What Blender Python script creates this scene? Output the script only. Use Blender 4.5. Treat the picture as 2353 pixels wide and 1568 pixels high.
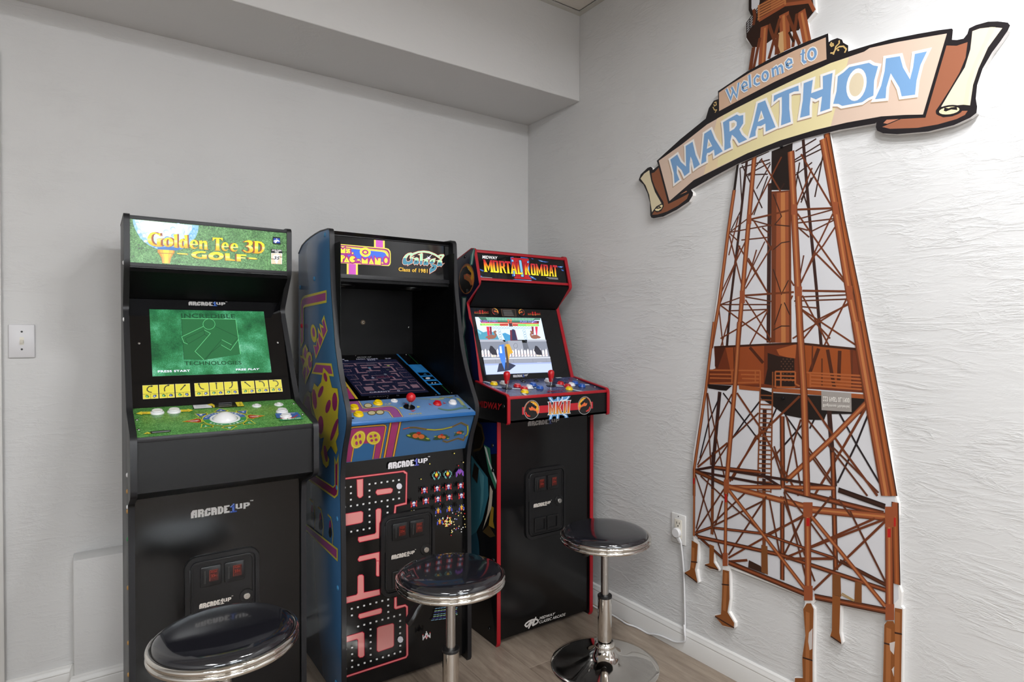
import bpy, bmesh, math, random
from math import sin, cos, pi, radians
from mathutils import Vector, Matrix
from mathutils.geometry import tessellate_polygon

# ------------------------------------------------------------------ camera, light, exposure
for o in list(bpy.data.objects): bpy.data.objects.remove(o)
SC = bpy.context.scene
COL = SC.collection
SC.view_settings.view_transform = 'Standard'
SC.view_settings.look = 'None'
SC.view_settings.gamma = 1.0
SC.view_settings.use_curve_mapping = False
SC.view_settings.exposure = 0.3
SC.cycles.use_denoising = True
SC.cycles.max_bounces = 8
SC.cycles.diffuse_bounces = 4
SC.cycles.glossy_bounces = 5
SC.cycles.caustics_reflective = False
SC.cycles.caustics_refractive = False
SC.cycles.sample_clamp_indirect = 6.0

cam = bpy.data.objects.new('camera', bpy.data.cameras.new('camera'))
COL.objects.link(cam)
SC.camera = cam
yaw, pitch, roll = 0.964104, -0.0128267, 0.0016024
fw = Vector((cos(pitch) * cos(yaw), cos(pitch) * sin(yaw), sin(pitch)))
r0 = Vector((sin(yaw), -cos(yaw), 0))
u0 = r0.cross(fw)
rt = r0 * cos(roll) + u0 * sin(roll)
up = -r0 * sin(roll) + u0 * cos(roll)
m = Matrix((rt, up, -fw)).transposed().to_4x4()
m.translation = Vector((-1.82729, -2.49212, 1.2))
cam.matrix_world = m
cam.data.sensor_width = 36.0
cam.data.lens = 36.0 * 1385.339 / 2353.0
cam.data.clip_start = 0.02

world = bpy.data.worlds.new('world')
SC.world = world
world.use_nodes = True
wn = world.node_tree.nodes
bg = wn['Background']
sky = wn.new('ShaderNodeTexSky')
sky.sky_type = 'NISHITA'
sky.sun_disc = False
sky.sun_elevation = radians(38)
sky.sun_rotation = radians(200)
world.node_tree.links.new(sky.outputs[0], bg.inputs[0])
bg.inputs[1].default_value = 0.12

def area_light(name, loc, rot, sx, sy, power, color):
    d = bpy.data.lights.new(name, 'AREA')
    d.shape = 'RECTANGLE'
    d.size, d.size_y = sx, sy
    d.energy = power
    d.color = color
    o = bpy.data.objects.new(name, d)
    o.location = loc
    o.rotation_euler = rot
    COL.objects.link(o)
    return o
CEIL = 2.646
SOFT_PANELS = [(-3.0, -3.3), (-1.35, -4.35)]  # unseen ceiling panels, added as large sources to soften the light
for lx, ly in SOFT_PANELS:
    area_light('added_panel_light', (lx, ly, CEIL - 0.03), (0, 0, 0), 0.56, 1.16, 42.0, (0.93, 0.97, 1.0))
# three round heads of the ceiling fixture
SPOTS = [(-0.95, -2.25), (-0.70, -2.32), (-0.46, -2.39)]
for lx, ly in SPOTS:
    d = area_light('fixture_head_light', (lx, ly, CEIL - 0.125), (0, 0, 0), 0.12, 0.12, 9.0, (0.97, 0.98, 1.0))
    d.data.shape = 'DISK'
# daylight entering through the two windows of the wall behind the photographer
for lx in (-3.0, -1.1):
    area_light('window_daylight', (lx, -5.28, 1.42), (radians(90), 0, 0), 1.3, 1.0, 42.0, (0.88, 0.95, 1.0))

# ------------------------------------------------------------------ materials
def lin(h):
    if not isinstance(h, str): return tuple(h)[:3]
    c = [int(h[i:i + 2], 16) / 255 for i in (0, 2, 4)]
    return tuple(x / 12.92 if x <= 0.04045 else ((x + 0.055) / 1.055) ** 2.4 for x in c)

def mat(name, col, rough=0.5, metal=0.0, spec=0.5, coat=0.0, coat_rough=0.05):
    m = bpy.data.materials.new(name)
    m.use_nodes = True
    b = m.node_tree.nodes['Principled BSDF']
    b.inputs['Base Color'].default_value = (*lin(col), 1)
    b.inputs['Roughness'].default_value = rough
    b.inputs['Metallic'].default_value = metal
    b.inputs['Specular IOR Level'].default_value = spec
    b.inputs['Coat Weight'].default_value = coat
    b.inputs['Coat Roughness'].default_value = coat_rough
    return m

def nd(m, t, **kw):
    n = m.node_tree.nodes.new(t)
    for k, v in kw.items(): setattr(n, k, v)
    return n

def lk(m, a, b): m.node_tree.links.new(a, b)

def bsdf(m): return m.node_tree.nodes['Principled BSDF']

def coords(m, scale=(1, 1, 1), rot=(0, 0, 0), kind='Object'):
    t = nd(m, 'ShaderNodeTexCoord')
    mp = nd(m, 'ShaderNodeMapping')
    mp.inputs['Scale'].default_value = scale
    mp.inputs['Rotation'].default_value = rot
    lk(m, t.outputs[kind], mp.inputs['Vector'])
    return mp.outputs[0]

def noise(m, vec, scale, detail=4, rough=0.55, dist=0.0):
    n = nd(m, 'ShaderNodeTexNoise')
    n.inputs['Scale'].default_value = scale
    n.inputs['Detail'].default_value = detail
    n.inputs['Roughness'].default_value = rough
    n.inputs['Distortion'].default_value = dist
    lk(m, vec, n.inputs['Vector'])
    return n.outputs['Fac']

def ramp(m, fac, stops):
    r = nd(m, 'ShaderNodeValToRGB')
    e = r.color_ramp.elements
    while len(e) < len(stops): e.new(0.5)
    for el, (p, c) in zip(e, stops):
        el.position = p
        el.color = (*lin(c), 1)
    lk(m, fac, r.inputs['Fac'])
    return r.outputs['Color']

def mth(m, op, a, b):
    n = nd(m, 'ShaderNodeMath', operation=op)
    for i, v in enumerate((a, b)):
        if hasattr(v, 'links') or hasattr(v, 'is_output'): lk(m, v, n.inputs[i])
        else: n.inputs[i].default_value = v
    return n.outputs[0]

def bump(m, h, strength, dist):
    n = nd(m, 'ShaderNodeBump')
    n.inputs['Strength'].default_value = strength
    n.inputs['Distance'].default_value = dist
    lk(m, h, n.inputs['Height'])
    lk(m, n.outputs[0], bsdf(m).inputs['Normal'])

def stucco(name, along, amount, col='d6d6d6', tilt=0.0):
    """skip-trowelled painted plaster; along = axis scales that stretch the trowel strokes"""
    m = mat(name, col, 0.55, spec=0.3)
    def ridges(scale, sc, rot, power, dist):
        v = coords(m, tuple(a * s for a, s in zip(along, sc)), rot)
        n = noise(m, v, scale, 7, 0.62, dist)
        r = mth(m, 'ABSOLUTE', mth(m, 'SUBTRACT', n, 0.5), 0)
        r = mth(m, 'MAXIMUM', mth(m, 'SUBTRACT', 1.0, mth(m, 'MULTIPLY', r, 5.0)), 0.0)
        return mth(m, 'POWER', r, power), n
    v1 = coords(m)
    def mask(scale, lo, hi):
        pm = nd(m, 'ShaderNodeMapRange')
        pm.inputs[1].default_value, pm.inputs[2].default_value = lo, hi
        lk(m, noise(m, v1, scale, 3, 0.55), pm.inputs[0])
        return pm.outputs[0]
    r1, n1 = ridges(5.0, (1, 1, 1), (tilt, tilt, 0), 5, 0.35)
    r2, n2 = ridges(13.0, (1, 1, .55), (-tilt, -tilt, 0), 4, 0.5)
    h = mth(m, 'MULTIPLY', mth(m, 'MULTIPLY', r1, mask(3.1, .42, .62)), 0.9)
    h = mth(m, 'ADD', h, mth(m, 'MULTIPLY', mth(m, 'MULTIPLY', r2, mask(4.3, .45, .68)), 0.75))
    h = mth(m, 'ADD', h, mth(m, 'MULTIPLY', n1, 0.8))
    h = mth(m, 'ADD', h, mth(m, 'MULTIPLY', noise(m, v1, 75, 3, 0.6), 0.10))
    bump(m, h, amount, 0.004)
    return m

M = {}
M['wall_back'] = stucco('plaster_back', (1.0, 1.0, 4.0), 0.32, tilt=.10)
M['wall_right'] = stucco('plaster_right', (1.0, 1.0, 4.6), 0.42, tilt=.16)
M['plaster_smooth'] = stucco('plaster_smooth', (1.2, 1.2, 2.4), 0.22)
M['wall_plain'] = mat('wall_plain', 'd6d6d6', 0.6, spec=0.3)
M['trim'] = mat('white_trim', 'dcdbd9', 0.35, spec=0.45)
M['ceil_trim'] = mat('ceiling_trim', 'c4c3bd', 0.5)
M['tile'] = mat('ceiling_tile', 'd8d3cb', 0.9, spec=0.1)
bump(M['tile'], noise(M['tile'], coords(M['tile']), 160, 4), 0.5, 0.003)
M['plank_gap'] = mat('plank_gap', '5a5148', 0.8)

def wood():
    m = mat('vinyl_plank', '97846f', 0.42, spec=0.35)
    oi = nd(m, 'ShaderNodeObjectInfo')
    t = nd(m, 'ShaderNodeTexCoord')
    add = nd(m, 'ShaderNodeVectorMath', operation='ADD')
    cmb = nd(m, 'ShaderNodeCombineXYZ')
    mul = mth(m, 'MULTIPLY', oi.outputs['Random'], 37.0)
    lk(m, mul, cmb.inputs[0]); lk(m, mul, cmb.inputs[1])
    lk(m, t.outputs['Object'], add.inputs[0]); lk(m, cmb.outputs[0], add.inputs[1])
    mp = nd(m, 'ShaderNodeMapping')
    mp.inputs['Scale'].default_value = (1, 0.09, 1)
    lk(m, add.outputs[0], mp.inputs['Vector'])
    g = noise(m, mp.outputs[0], 60, 8, 0.65, 0.4)
    mp2 = nd(m, 'ShaderNodeMapping')
    mp2.inputs['Scale'].default_value = (1, 0.28, 1)
    lk(m, add.outputs[0], mp2.inputs['Vector'])
    k = noise(m, mp2.outputs[0], 9, 4, 0.6, 2.2)
    f = mth(m, 'ADD', mth(m, 'MULTIPLY', g, 0.62), mth(m, 'MULTIPLY', k, 0.38))
    f = mth(m, 'ADD', f, mth(m, 'MULTIPLY', mth(m, 'SUBTRACT', oi.outputs['Random'], 0.5), 0.10))
    c = ramp(m, f, [(0.30, '6c5e52'), (0.46, '85776a'), (0.60, '968879'), (0.78, 'a89b8b')])
    lk(m, c, bsdf(m).inputs['Base Color'])
    bump(m, g, 0.12, 0.002)
    return m
M['plank'] = wood()

def laminate(name, col, rough, b=0.15, scale=260, spec=0.5):
    m = mat(name, col, rough, spec=spec)
    bump(m, noise(m, coords(m), scale, 3, 0.6), b, 0.0006)
    return m
M['black'] = laminate('black_laminate', '0c0c0e', 0.36, 0.2, spec=0.3)
M['black_gloss'] = laminate('black_gloss_panel', '0a0a0b', 0.17, 0.04, spec=0.4)
M['black_matte'] = laminate('black_inner_board', '060607', 0.45, 0.2, spec=0.15)
M['molding'] = laminate('black_t_molding', '1c1c1f', 0.42, 0.2, spec=0.35)
M['red_molding'] = laminate('red_t_molding', 'a5101f', 0.35, 0.1)
M['plastic'] = laminate('black_moulded_plastic', '0d0d0f', 0.36, 0.15, 500, spec=0.4)
M['mesh_black'] = mat('speaker_cloth', '08080a', 0.7)
M['acrylic'] = mat('black_acrylic', '060608', 0.05, spec=0.45)
M['blue_side'] = laminate('blue_laminate', '416c98', 0.22, 0.05)
M['blue_metal'] = mat('blue_metal_panel', '6286b4', 0.3, spec=0.5)
M['blue_edge'] = mat('blue_lip', '20609f', 0.35)
M['blue_apron'] = laminate('blue_apron', '3d6c9c', 0.3, 0.06)
M['white_plastic'] = mat('white_plastic', 'e2e2e4', 0.28)
M['yellow_plastic'] = mat('yellow_plastic', 'e8c40a', 0.28)
M['red_plastic'] = mat('red_plastic', 'c0141e', 0.28)
M['blue_plastic'] = mat('blue_plastic', '1650a8', 0.28)
M['black_plastic'] = mat('black_plastic', '0c0c0e', 0.35)
M['chrome'] = mat('chrome', 'd6d2cc', 0.06, 1.0)
M['brushed'] = mat('brushed_steel', 'b4b1ae', 0.24, 1.0)
M['steel'] = mat('steel', 'c2c0bd', 0.22, 1.0)
M['vinyl'] = mat('black_vinyl_seat', '1b1b20', 0.10, spec=0.6, coat=0.5, coat_rough=0.04)
bump(M['vinyl'], noise(M['vinyl'], coords(M['vinyl']), 40, 3), 0.03, 0.002)
M['rubber'] = mat('black_rubber', '0d0d0e', 0.5)
M['ivory'] = mat('ivory_plastic', 'd9d4c8', 0.35)
M['plate'] = mat('switch_plate_plastic', 'd4d3d6', 0.35)
M['dark'] = mat('dark_slot', '191715', 0.6)
M['cord_white'] = mat('white_cord', 'dcdcde', 0.4)
M['pvc'] = mat('white_pvc_edge', 'eceae8', 0.45)
M['cap_blue'] = mat('blue_screw_cap', '3f86b8', 0.3)
M['cap_brown'] = mat('brown_screw_cap', 'b98a44', 0.4)
M['cap_green'] = mat('green_screw_cap', '2f7a4a', 0.4)
M['amber'] = mat('red_coin_button', '3a0d08', 0.25)
M['glass'] = mat('window_glass', 'ffffff', 0.0)
bsdf(M['glass']).inputs['Transmission Weight'].default_value = 1.0
bsdf(M['glass']).inputs['IOR'].default_value = 1.05
M['lamp'] = mat('lamp_diffuser', 'ffffff', 0.5)
bsdf(M['lamp']).inputs['Emission Color'].default_value = (1, 0.955, 0.9, 1)
bsdf(M['lamp']).inputs['Emission Strength'].default_value = 6.0

def attr_mat(name, rough, spec=0.5, emit=0.0, base=1.0, coat=0.0):
    m = mat(name, 'ffffff', rough, spec=spec, coat=coat)
    a = nd(m, 'ShaderNodeVertexColor')
    a.layer_name = 'ink'
    if base > 0: lk(m, a.outputs['Color'], bsdf(m).inputs['Base Color'])
    else: bsdf(m).inputs['Base Color'].default_value = (0.01, 0.01, 0.012, 1)
    if emit:
        lk(m, a.outputs['Color'], bsdf(m).inputs['Emission Color'])
        bsdf(m).inputs['Emission Strength'].default_value = emit
    return m
M['ink'] = attr_mat('print_ink', 0.4)
M['ink_gloss'] = attr_mat('print_ink_gloss', 0.16)
M['ink_side'] = attr_mat('print_ink_side', 0.22)
M['ink_lit'] = attr_mat('print_ink_backlit', 0.12, emit=0.35)
M['ink_board'] = attr_mat('print_ink_board', 0.36, spec=0.4)
M['screen'] = attr_mat('screen_pixels', 0.12, emit=1.25, base=0.0)
M['screen_dim'] = attr_mat('screen_pixels_dim', 0.10, emit=0.45, base=0.0)

def grass(name, a, b, c, scale, emit=0.0, rough=0.25):
    m = mat(name, '4d8a45', rough)
    v = coords(m, (1, 1, 1))
    n1 = noise(m, v, scale, 3, 0.7, 1.2)
    n2 = noise(m, v, scale * 0.12, 3, 0.5)
    f = mth(m, 'ADD', mth(m, 'MULTIPLY', n1, 0.8), mth(m, 'MULTIPLY', n2, 0.2))
    col = ramp(m, f, [(0.36, a), (0.50, b), (0.64, c)])
    lk(m, col, bsdf(m).inputs['Base Color'])
    if emit:
        lk(m, col, bsdf(m).inputs['Emission Color'])
        bsdf(m).inputs['Emission Strength'].default_value = emit
    return m
M['grass'] = grass('printed_grass', '142a12', '4f8a48', '8cc47e', 260, 0.12)
M['grass_console'] = grass('printed_grass_console', '28501f', '4f8c44', '86bb70', 300)

def screen_turf():
    m = mat('screen_turf', '000000', 0.12)
    bsdf(m).inputs['Base Color'].default_value = (0.01, 0.01, 0.012, 1)
    v = coords(m)
    n1 = noise(m, v, 420, 2, 0.7)
    n2 = noise(m, v, 14, 3, 0.55)
    f = mth(m, 'ADD', mth(m, 'MULTIPLY', n1, 0.36), mth(m, 'MULTIPLY', n2, 0.64))
    col = ramp(m, f, [(0.36, '0f5a30'), (0.5, '2f8a52'), (0.60, '5aba88'), (0.72, 'b0f0d8')])
    lk(m, col, bsdf(m).inputs['Emission Color'])
    bsdf(m).inputs['Emission Strength'].default_value = 0.75
    return m
M['turf'] = screen_turf()

def granite():
    m = mat('printed_granite', '3a3f5c', 0.25)
    v = coords(m)
    f = noise(m, v, 330, 3, 0.7)
    f2 = noise(m, v, 14, 3, 0.5)
    f = mth(m, 'ADD', mth(m, 'MULTIPLY', f, 0.65), mth(m, 'MULTIPLY', f2, 0.35))
    lk(m, ramp(m, f, [(0.38, '16182a'), (0.5, '343a58'), (0.64, '7078a4')]), bsdf(m).inputs['Base Color'])
    return m
M['granite'] = granite()

# ------------------------------------------------------------------ building helpers
def empty(name, loc, label, cat, group=None):
    o = bpy.data.objects.new(name, None)
    o.empty_display_size = 0.1
    o.location = loc
    COL.objects.link(o)
    tag(o, label, cat, group)
    return o

def tag(o, label=None, cat=None, group=None, kind=None):
    for k, v in (('label', label), ('category', cat), ('group', group), ('kind', kind)):
        if v: o[k] = v
    return o

def origin_of(o):
    p = Vector((0, 0, 0))
    while o is not None:
        p += o.location
        o = o.parent
    return p

class MB:
    """collects shapes given in world coordinates and links them as ONE mesh object"""
    def __init__(s): s.bm = bmesh.new()
    def box(s, x0, x1, y0, y1, z0, z1, bev=0.0, seg=2):
        v = [s.bm.verts.new((x, y, z)) for x in (x0, x1) for y in (y0, y1) for z in (z0, z1)]
        f = [s.bm.faces.new([v[i] for i in q]) for q in ((0, 1, 3, 2), (4, 6, 7, 5), (0, 4, 5, 1), (2, 3, 7, 6), (0, 2, 6, 4), (1, 5, 7, 3))]
        if bev: s.bevel(f, bev, seg)
        return s
    def bevel(s, faces, w, seg=2):
        ed = list({e for f in faces for e in f.edges})
        bmesh.ops.bevel(s.bm, geom=ed, offset=w, segments=seg, affect='EDGES', profile=0.5, clamp_overlap=True)
    def prism(s, pts, vec, bev=0.0, seg=2):
        """polygon (3D points) swept along vec"""
        vec = Vector(vec)
        a = [s.bm.verts.new(p) for p in pts]
        b = [s.bm.verts.new(Vector(p) + vec) for p in pts]
        n = len(pts)
        fs = [s.bm.faces.new([a[i], a[(i + 1) % n], b[(i + 1) % n], b[i]]) for i in range(n)]
        fs += [s.bm.faces.new(list(reversed(a))), s.bm.faces.new(b)]
        bmesh.ops.recalc_face_normals(s.bm, faces=fs)
        if bev:
            ed = [e for e in fs[-1].edges] + [e for e in fs[-2].edges]
            bmesh.ops.bevel(s.bm, geom=ed, offset=bev, segments=seg, affect='EDGES', profile=0.5, clamp_overlap=True)
        return s
    def xprism(s, yz, x0, x1, bev=0.0):
        return s.prism([(x0, y, z) for y, z in yz], (x1 - x0, 0, 0), bev)
    def lathe(s, prof, c, axis=(0, 0, 1), n=40, close=True):
        ax = Vector(axis).normalized()
        a = ax.orthogonal().normalized()
        if abs(ax.z) > 0.9: a = Vector((1, 0, 0))
        a = (a - ax * a.dot(ax)).normalized()
        b = ax.cross(a)
        c = Vector(c)
        rings = []
        for r, h in prof:
            if r < 1e-6: rings.append([s.bm.verts.new(c + ax * h)])
            else: rings.append([s.bm.verts.new(c + ax * h + (a * cos(2 * pi * i / n) + b * sin(2 * pi * i / n)) * r) for i in range(n)])
        for p, q in zip(rings, rings[1:]):
            for i in range(n):
                j = (i + 1) % n
                if len(p) == 1 and len(q) == 1: continue
                if len(p) == 1: s.bm.faces.new([p[0], q[j], q[i]][::-1])
                elif len(q) == 1: s.bm.faces.new([p[i], p[j], q[0]])
                else: s.bm.faces.new([p[i], p[j], q[j], q[i]])
        return s
    def tube(s, path, r, n=10):
        path = [Vector(p) for p in path]
        rings = []
        prev = None
        for i, p in enumerate(path):
            t = (path[min(i + 1, len(path) - 1)] - path[max(i - 1, 0)]).normalized()
            a = prev - t * prev.dot(t) if prev is not None else t.orthogonal()
            a.normalize(); prev = a
            b = t.cross(a)
            rings.append([s.bm.verts.new(p + (a * cos(2 * pi * k / n) + b * sin(2 * pi * k / n)) * r) for k in range(n)])
        for p, q in zip(rings, rings[1:]):
            for k in range(n): s.bm.faces.new([p[k], p[(k + 1) % n], q[(k + 1) % n], q[k]])
        s.bm.faces.new(rings[0][::-1]); s.bm.faces.new(rings[-1])
        return s
    def build(s, name, material, parent=None, smooth=True, angle=35, loc=None):
        me = bpy.data.meshes.new(name)
        bmesh.ops.recalc_face_normals(s.bm, faces=s.bm.faces[:])
        org = origin_of(parent) if parent else Vector((0, 0, 0))
        off = Vector(loc) if loc is not None else Vector((0, 0, 0))
        bmesh.ops.translate(s.bm, verts=s.bm.verts[:], vec=-(org if parent else off))
        s.bm.to_mesh(me)
        s.bm.free()
        mm = material if isinstance(material, list) else [material]
        for k in mm: me.materials.append(M[k])
        if smooth:
            me.shade_smooth()
            me.set_sharp_from_angle(angle=radians(angle))
        o = bpy.data.objects.new(name, me)
        COL.objects.link(o)
        if parent: o.parent = parent
        elif loc is not None: o.location = off
        return o

def smooth_path(pts, sub=6):
    """Catmull-Rom through the given points"""
    p = [Vector(q) for q in pts]
    p = [p[0]] + p + [p[-1]]
    out = []
    for i in range(1, len(p) - 2):
        for k in range(sub):
            t = k / sub
            out.append(0.5 * ((2 * p[i]) + (p[i + 1] - p[i - 1]) * t + (2 * p[i - 1] - 5 * p[i] + 4 * p[i + 1] - p[i + 2]) * t * t + (3 * p[i] - p[i - 1] - 3 * p[i + 1] + p[i + 2]) * t ** 3))
    out.append(p[-2])
    return out

# ------------------------------------------------------------------ flat print
_glyph = {}
def text_mesh(txt, bold):
    k = (txt, bold)
    if k in _glyph: return _glyph[k]
    cu = bpy.data.curves.new('lettering', 'FONT')
    cu.body = txt
    cu.resolution_u = 3
    cu.offset = 0.022 if bold else 0.0
    cu.space_character = 1.06 if bold else 1.0
    ob = bpy.data.objects.new('lettering', cu)
    COL.objects.link(ob)
    bpy.context.view_layer.update()
    me = ob.evaluated_get(bpy.context.evaluated_depsgraph_get()).to_mesh()
    vs = [(v.co.x, v.co.y) for v in me.vertices]
    fs = [tuple(p.vertices) for p in me.polygons]
    ob.evaluated_get(bpy.context.evaluated_depsgraph_get()).to_mesh_clear()
    bpy.data.objects.remove(ob)
    bpy.data.curves.remove(cu)
    xs = [a for a, b in vs]; ys = [b for a, b in vs]
    x0, x1, y0, y1 = min(xs), max(xs), min(ys), max(ys)
    _glyph[k] = ([((a - x0) / (x1 - x0), (b - y0) / (y1 - y0)) for a, b in vs], fs)
    return _glyph[k]

def bil(q, s, t):
    (ax, ay), (bx, by), (cx, cy), (dx, dy) = q
    return ((ax * (1 - s) + bx * s) * (1 - t) + (dx * (1 - s) + cx * s) * t, (ay * (1 - s) + by * s) * (1 - t) + (dy * (1 - s) + cy * s) * t)

class Surf:
    def __init__(s, P0, U, V):
        s.P = Vector(P0); s.U = Vector(U).normalized(); s.V = Vector(V).normalized(); s.N = s.U.cross(s.V)
    def at(s, u, v, h=0.0): return s.P + s.U * u + s.V * v + s.N * h

def front(x0, a, b): return Surf((x0, a[0], a[1]), (1, 0, 0), (0, b[0] - a[0], b[1] - a[1]))
SURF = {
    'c1_marq': front(-1.7375, (-.371, 1.395), (-.371, 1.55)), 'c1_bez': front(-1.7375, (-.444, .979), (-.262, 1.318)),
    'c1_con': front(-1.7375, (-.664, .928), (-.437, .981)), 'c1_low': front(-1.7375, (-.526, 0), (-.526, 1)),
    'c2_marq': front(-1.1635, (-.461, 1.389), (-.453, 1.541)), 'c2_mon': front(-1.1635, (-.524, .970), (-.141, 1.112)),
    'c2_con': front(-1.1635, (-.652, .921), (-.524, .970)), 'c2_apr': front(-1.1635, (-.581, .778), (-.645, .905)),
    'c2_low': front(-1.1635, (-.580, 0), (-.580, 1)), 'c2_side': Surf((-1.178, -.10, 0), (0, -1, 0), (0, 0, 1)),
    'c3_marq': front(-.5565, (-.436, 1.411), (-.404, 1.537)), 'c3_bez': front(-.5565, (-.455, 1.003), (-.349, 1.318)),
    'c3_deck': front(-.5825, (-.666, .962), (-.452, 1.008)), 'c3_apr': front(-.5825, (-.664, .868), (-.664, 1)),
    'c3_low': front(-.5565, (-.575, 0), (-.575, 1)), 'c3_side': Surf((-.571, -.10, 0), (0, -1, 0), (0, 0, 1)),
    'c3_dside': Surf((-.5825, -.40, 0), (0, -1, 0), (0, 0, 1)), 'wall': Surf((-.014, 0, 0), (0, -1, 0), (0, 0, 1)),
}
GOLD = [(0, 'e8a52c'), (.3, 'f2c832'), (.5, 'f7ee9a'), (.58, 'f6e04a'), (1, 'f6e21e')]
FIRE = [(0, 'f0e030'), (.3, 'f0c428'), (.62, 'dc6a24'), (.85, 'b82430'), (1, 'a81c2c')]
FIRE2 = [(0, 'e0a030'), (.35, 'd8742c'), (.7, 'c8402c'), (1, 'b02028')]

class Print:
    """flat ink: coloured shapes in the (u, v) plane of a surface (metres), each a hair above the last"""
    STEP = 0.00003
    def __init__(s, surf, h=0.0003):
        s.f = surf; s.h = h; s.v = []; s.t = []; s.c = []
    def _up(s): s.h += s.STEP
    def tri(s, pts2, faces, cols):
        b = len(s.v)
        s.v += [s.f.at(u, v, s.h) for u, v in pts2]
        for f in faces:
            s.t.append(tuple(b + i for i in f))
            s.c.append([cols[i] for i in f] if isinstance(cols, list) else [cols] * len(f))
    def poly(s, pts, col, grad=None):
        s._up()
        if len(pts) < 3: return s
        tr = tessellate_polygon([[Vector((u, v, 0)) for u, v in pts]])
        if grad:
            bm = bmesh.new()
            vs = [bm.verts.new((u, v, 0)) for u, v in pts]
            for f in tr:
                try: bm.faces.new([vs[i] for i in f])
                except ValueError: pass
            lo = min(v for u, v in pts); hi = max(v for u, v in pts)
            for st, c in grad[1:-1]:
                bmesh.ops.bisect_plane(bm, geom=bm.verts[:] + bm.edges[:] + bm.faces[:], plane_co=(0, lo + (hi - lo) * st, 0), plane_no=(0, 1, 0))
            def gc(v):
                t = (v - lo) / max(hi - lo, 1e-9)
                for (a, ca), (b, cb) in zip(grad, grad[1:]):
                    if t <= b + 1e-6:
                        k = 0 if b <= a else min(1, max(0, (t - a) / (b - a)))
                        return tuple(x * (1 - k) + y * k for x, y in zip(lin(ca), lin(cb)))
                return lin(grad[-1][1])
            bm.verts.index_update()
            pts2 = [(v.co.x, v.co.y) for v in bm.verts]
            s.tri(pts2, [[v.index for v in f.verts] for f in bm.faces], [gc(v) for u, v in pts2])
            bm.free()
        else: s.tri(pts, tr, lin(col))
        return s
    def line(s, pts, w, col, closed=False):
        s._up()
        P = [Vector(p) for p in pts]
        n = len(P)
        if n < 2: return s
        L, R = [], []
        for i in range(n):
            a = P[i - 1] if (i > 0 or closed) else None
            b = P[(i + 1) % n] if (i < n - 1 or closed) else None
            d1 = (P[i] - a).normalized() if a is not None and (P[i] - a).length > 1e-7 else None
            d2 = (b - P[i]).normalized() if b is not None and (b - P[i]).length > 1e-7 else None
            d1 = d1 or d2 or Vector((1, 0)); d2 = d2 or d1
            n1 = Vector((-d1.y, d1.x)); n2 = Vector((-d2.y, d2.x))
            mm = n1 + n2
            if mm.length < 1e-3: mm = n1
            mm.normalize()
            k = min(2.2, 1 / max(0.3, mm.dot(n1)))
            L.append(P[i] + mm * (w / 2 * k)); R.append(P[i] - mm * (w / 2 * k))
        pts2 = [tuple(p) for p in L + R]
        fs = [(i, n + i, n + (i + 1) % n, (i + 1) % n) for i in range(n if closed else n - 1)]
        s.tri(pts2, fs, lin(col))
        return s
    def text(s, txt, quad, col, bold=False, grad=None):
        s._up()
        vs, fs = text_mesh(txt, bold)
        s.tri([bil(quad, a, b) for a, b in vs], fs, lin(col))
        return s
    def ellipse(s, cu, cv, ru, rv, col, n=24, rot=0.0):
        return s.poly([(cu + ru * cos(t) * cos(rot) - rv * sin(t) * sin(rot), cv + ru * cos(t) * sin(rot) + rv * sin(t) * cos(rot)) for t in [2 * pi * i / n for i in range(n)]], col)
    def rect(s, u0, v0, u1, v1, col): return s.poly([(u0, v0), (u1, v0), (u1, v1), (u0, v1)], col)
    def data(s, key):
        for kind, col, w, extra, pts in parse(key):
            if kind == 'p': s.poly(pts, col, GRADS[int(extra)] if extra else None)
            elif kind == 'l': s.line(pts, w, col, extra == '1')
            elif kind == 't': s.text(extra, pts, col, w > 0)
        return s
    def build(s, name, material, parent):
        me = bpy.data.meshes.new(name)
        org = origin_of(parent)
        me.from_pydata([tuple(v - org) for v in s.v], [], s.t)
        ca = me.color_attributes.new('ink', 'FLOAT_COLOR', 'CORNER')
        flat = []
        for c in s.c:
            for x in c: flat += [x[0], x[1], x[2], 1.0]
        ca.data.foreach_set('color', flat)
        me.materials.append(M[material])
        # every face looks along the surface normal
        bm = bmesh.new(); bm.from_mesh(me)
        rev = [f for f in bm.faces if f.normal.dot(s.f.N) < 0]
        if rev: bmesh.ops.reverse_faces(bm, faces=rev)
        bm.to_mesh(me); bm.free()
        o = bpy.data.objects.new(name, me)
        COL.objects.link(o)
        o.parent = parent
        return o

def sheet(surf, pts, h, name, material, parent):
    """thin flat sheet of one material lying on a surface"""
    mb = MB()
    mb.prism([surf.at(u, v, h - 0.0006) for u, v in pts], surf.N * 0.0006)
    return mb.build(name, material, parent, smooth=False)

def slab(surf, u0, v0, u1, v1, d0, d1, name, material, parent, bev=0.0):
    """box standing on a surface between depths d0 < d1"""
    mb = MB()
    mb.prism([surf.at(u, v, d0) for u, v in ((u0, v0), (u1, v0), (u1, v1), (u0, v1))], surf.N * (d1 - d0), bev)
    return mb.build(name, material, parent)

def parse(key):
    out = []
    for ln in DATA[key].strip().split('\n'):
        if not ln: continue
        if ln[0] == 't':
            _, col, b, txt, num = ln.split('|')
            nums = [int(x) for x in num.split()]
            out.append(('t', col, float(b), txt, unpack(nums)))
        else:
            h, num = ln.split(':')
            h = h.split(',')
            nums = [int(x) for x in num.split()]
            out.append((h[0], h[1], float(h[2] or 0) * 1e-4, h[3], unpack(nums)))
    return out

def unpack(n):
    p, x, y = [], 0, 0
    for i in range(0, len(n), 2):
        x += n[i]; y += n[i + 1]
        p.append((x * 1e-4, y * 1e-4))
    return p
def pts_of(key): return parse(key)[0][4]

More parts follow.
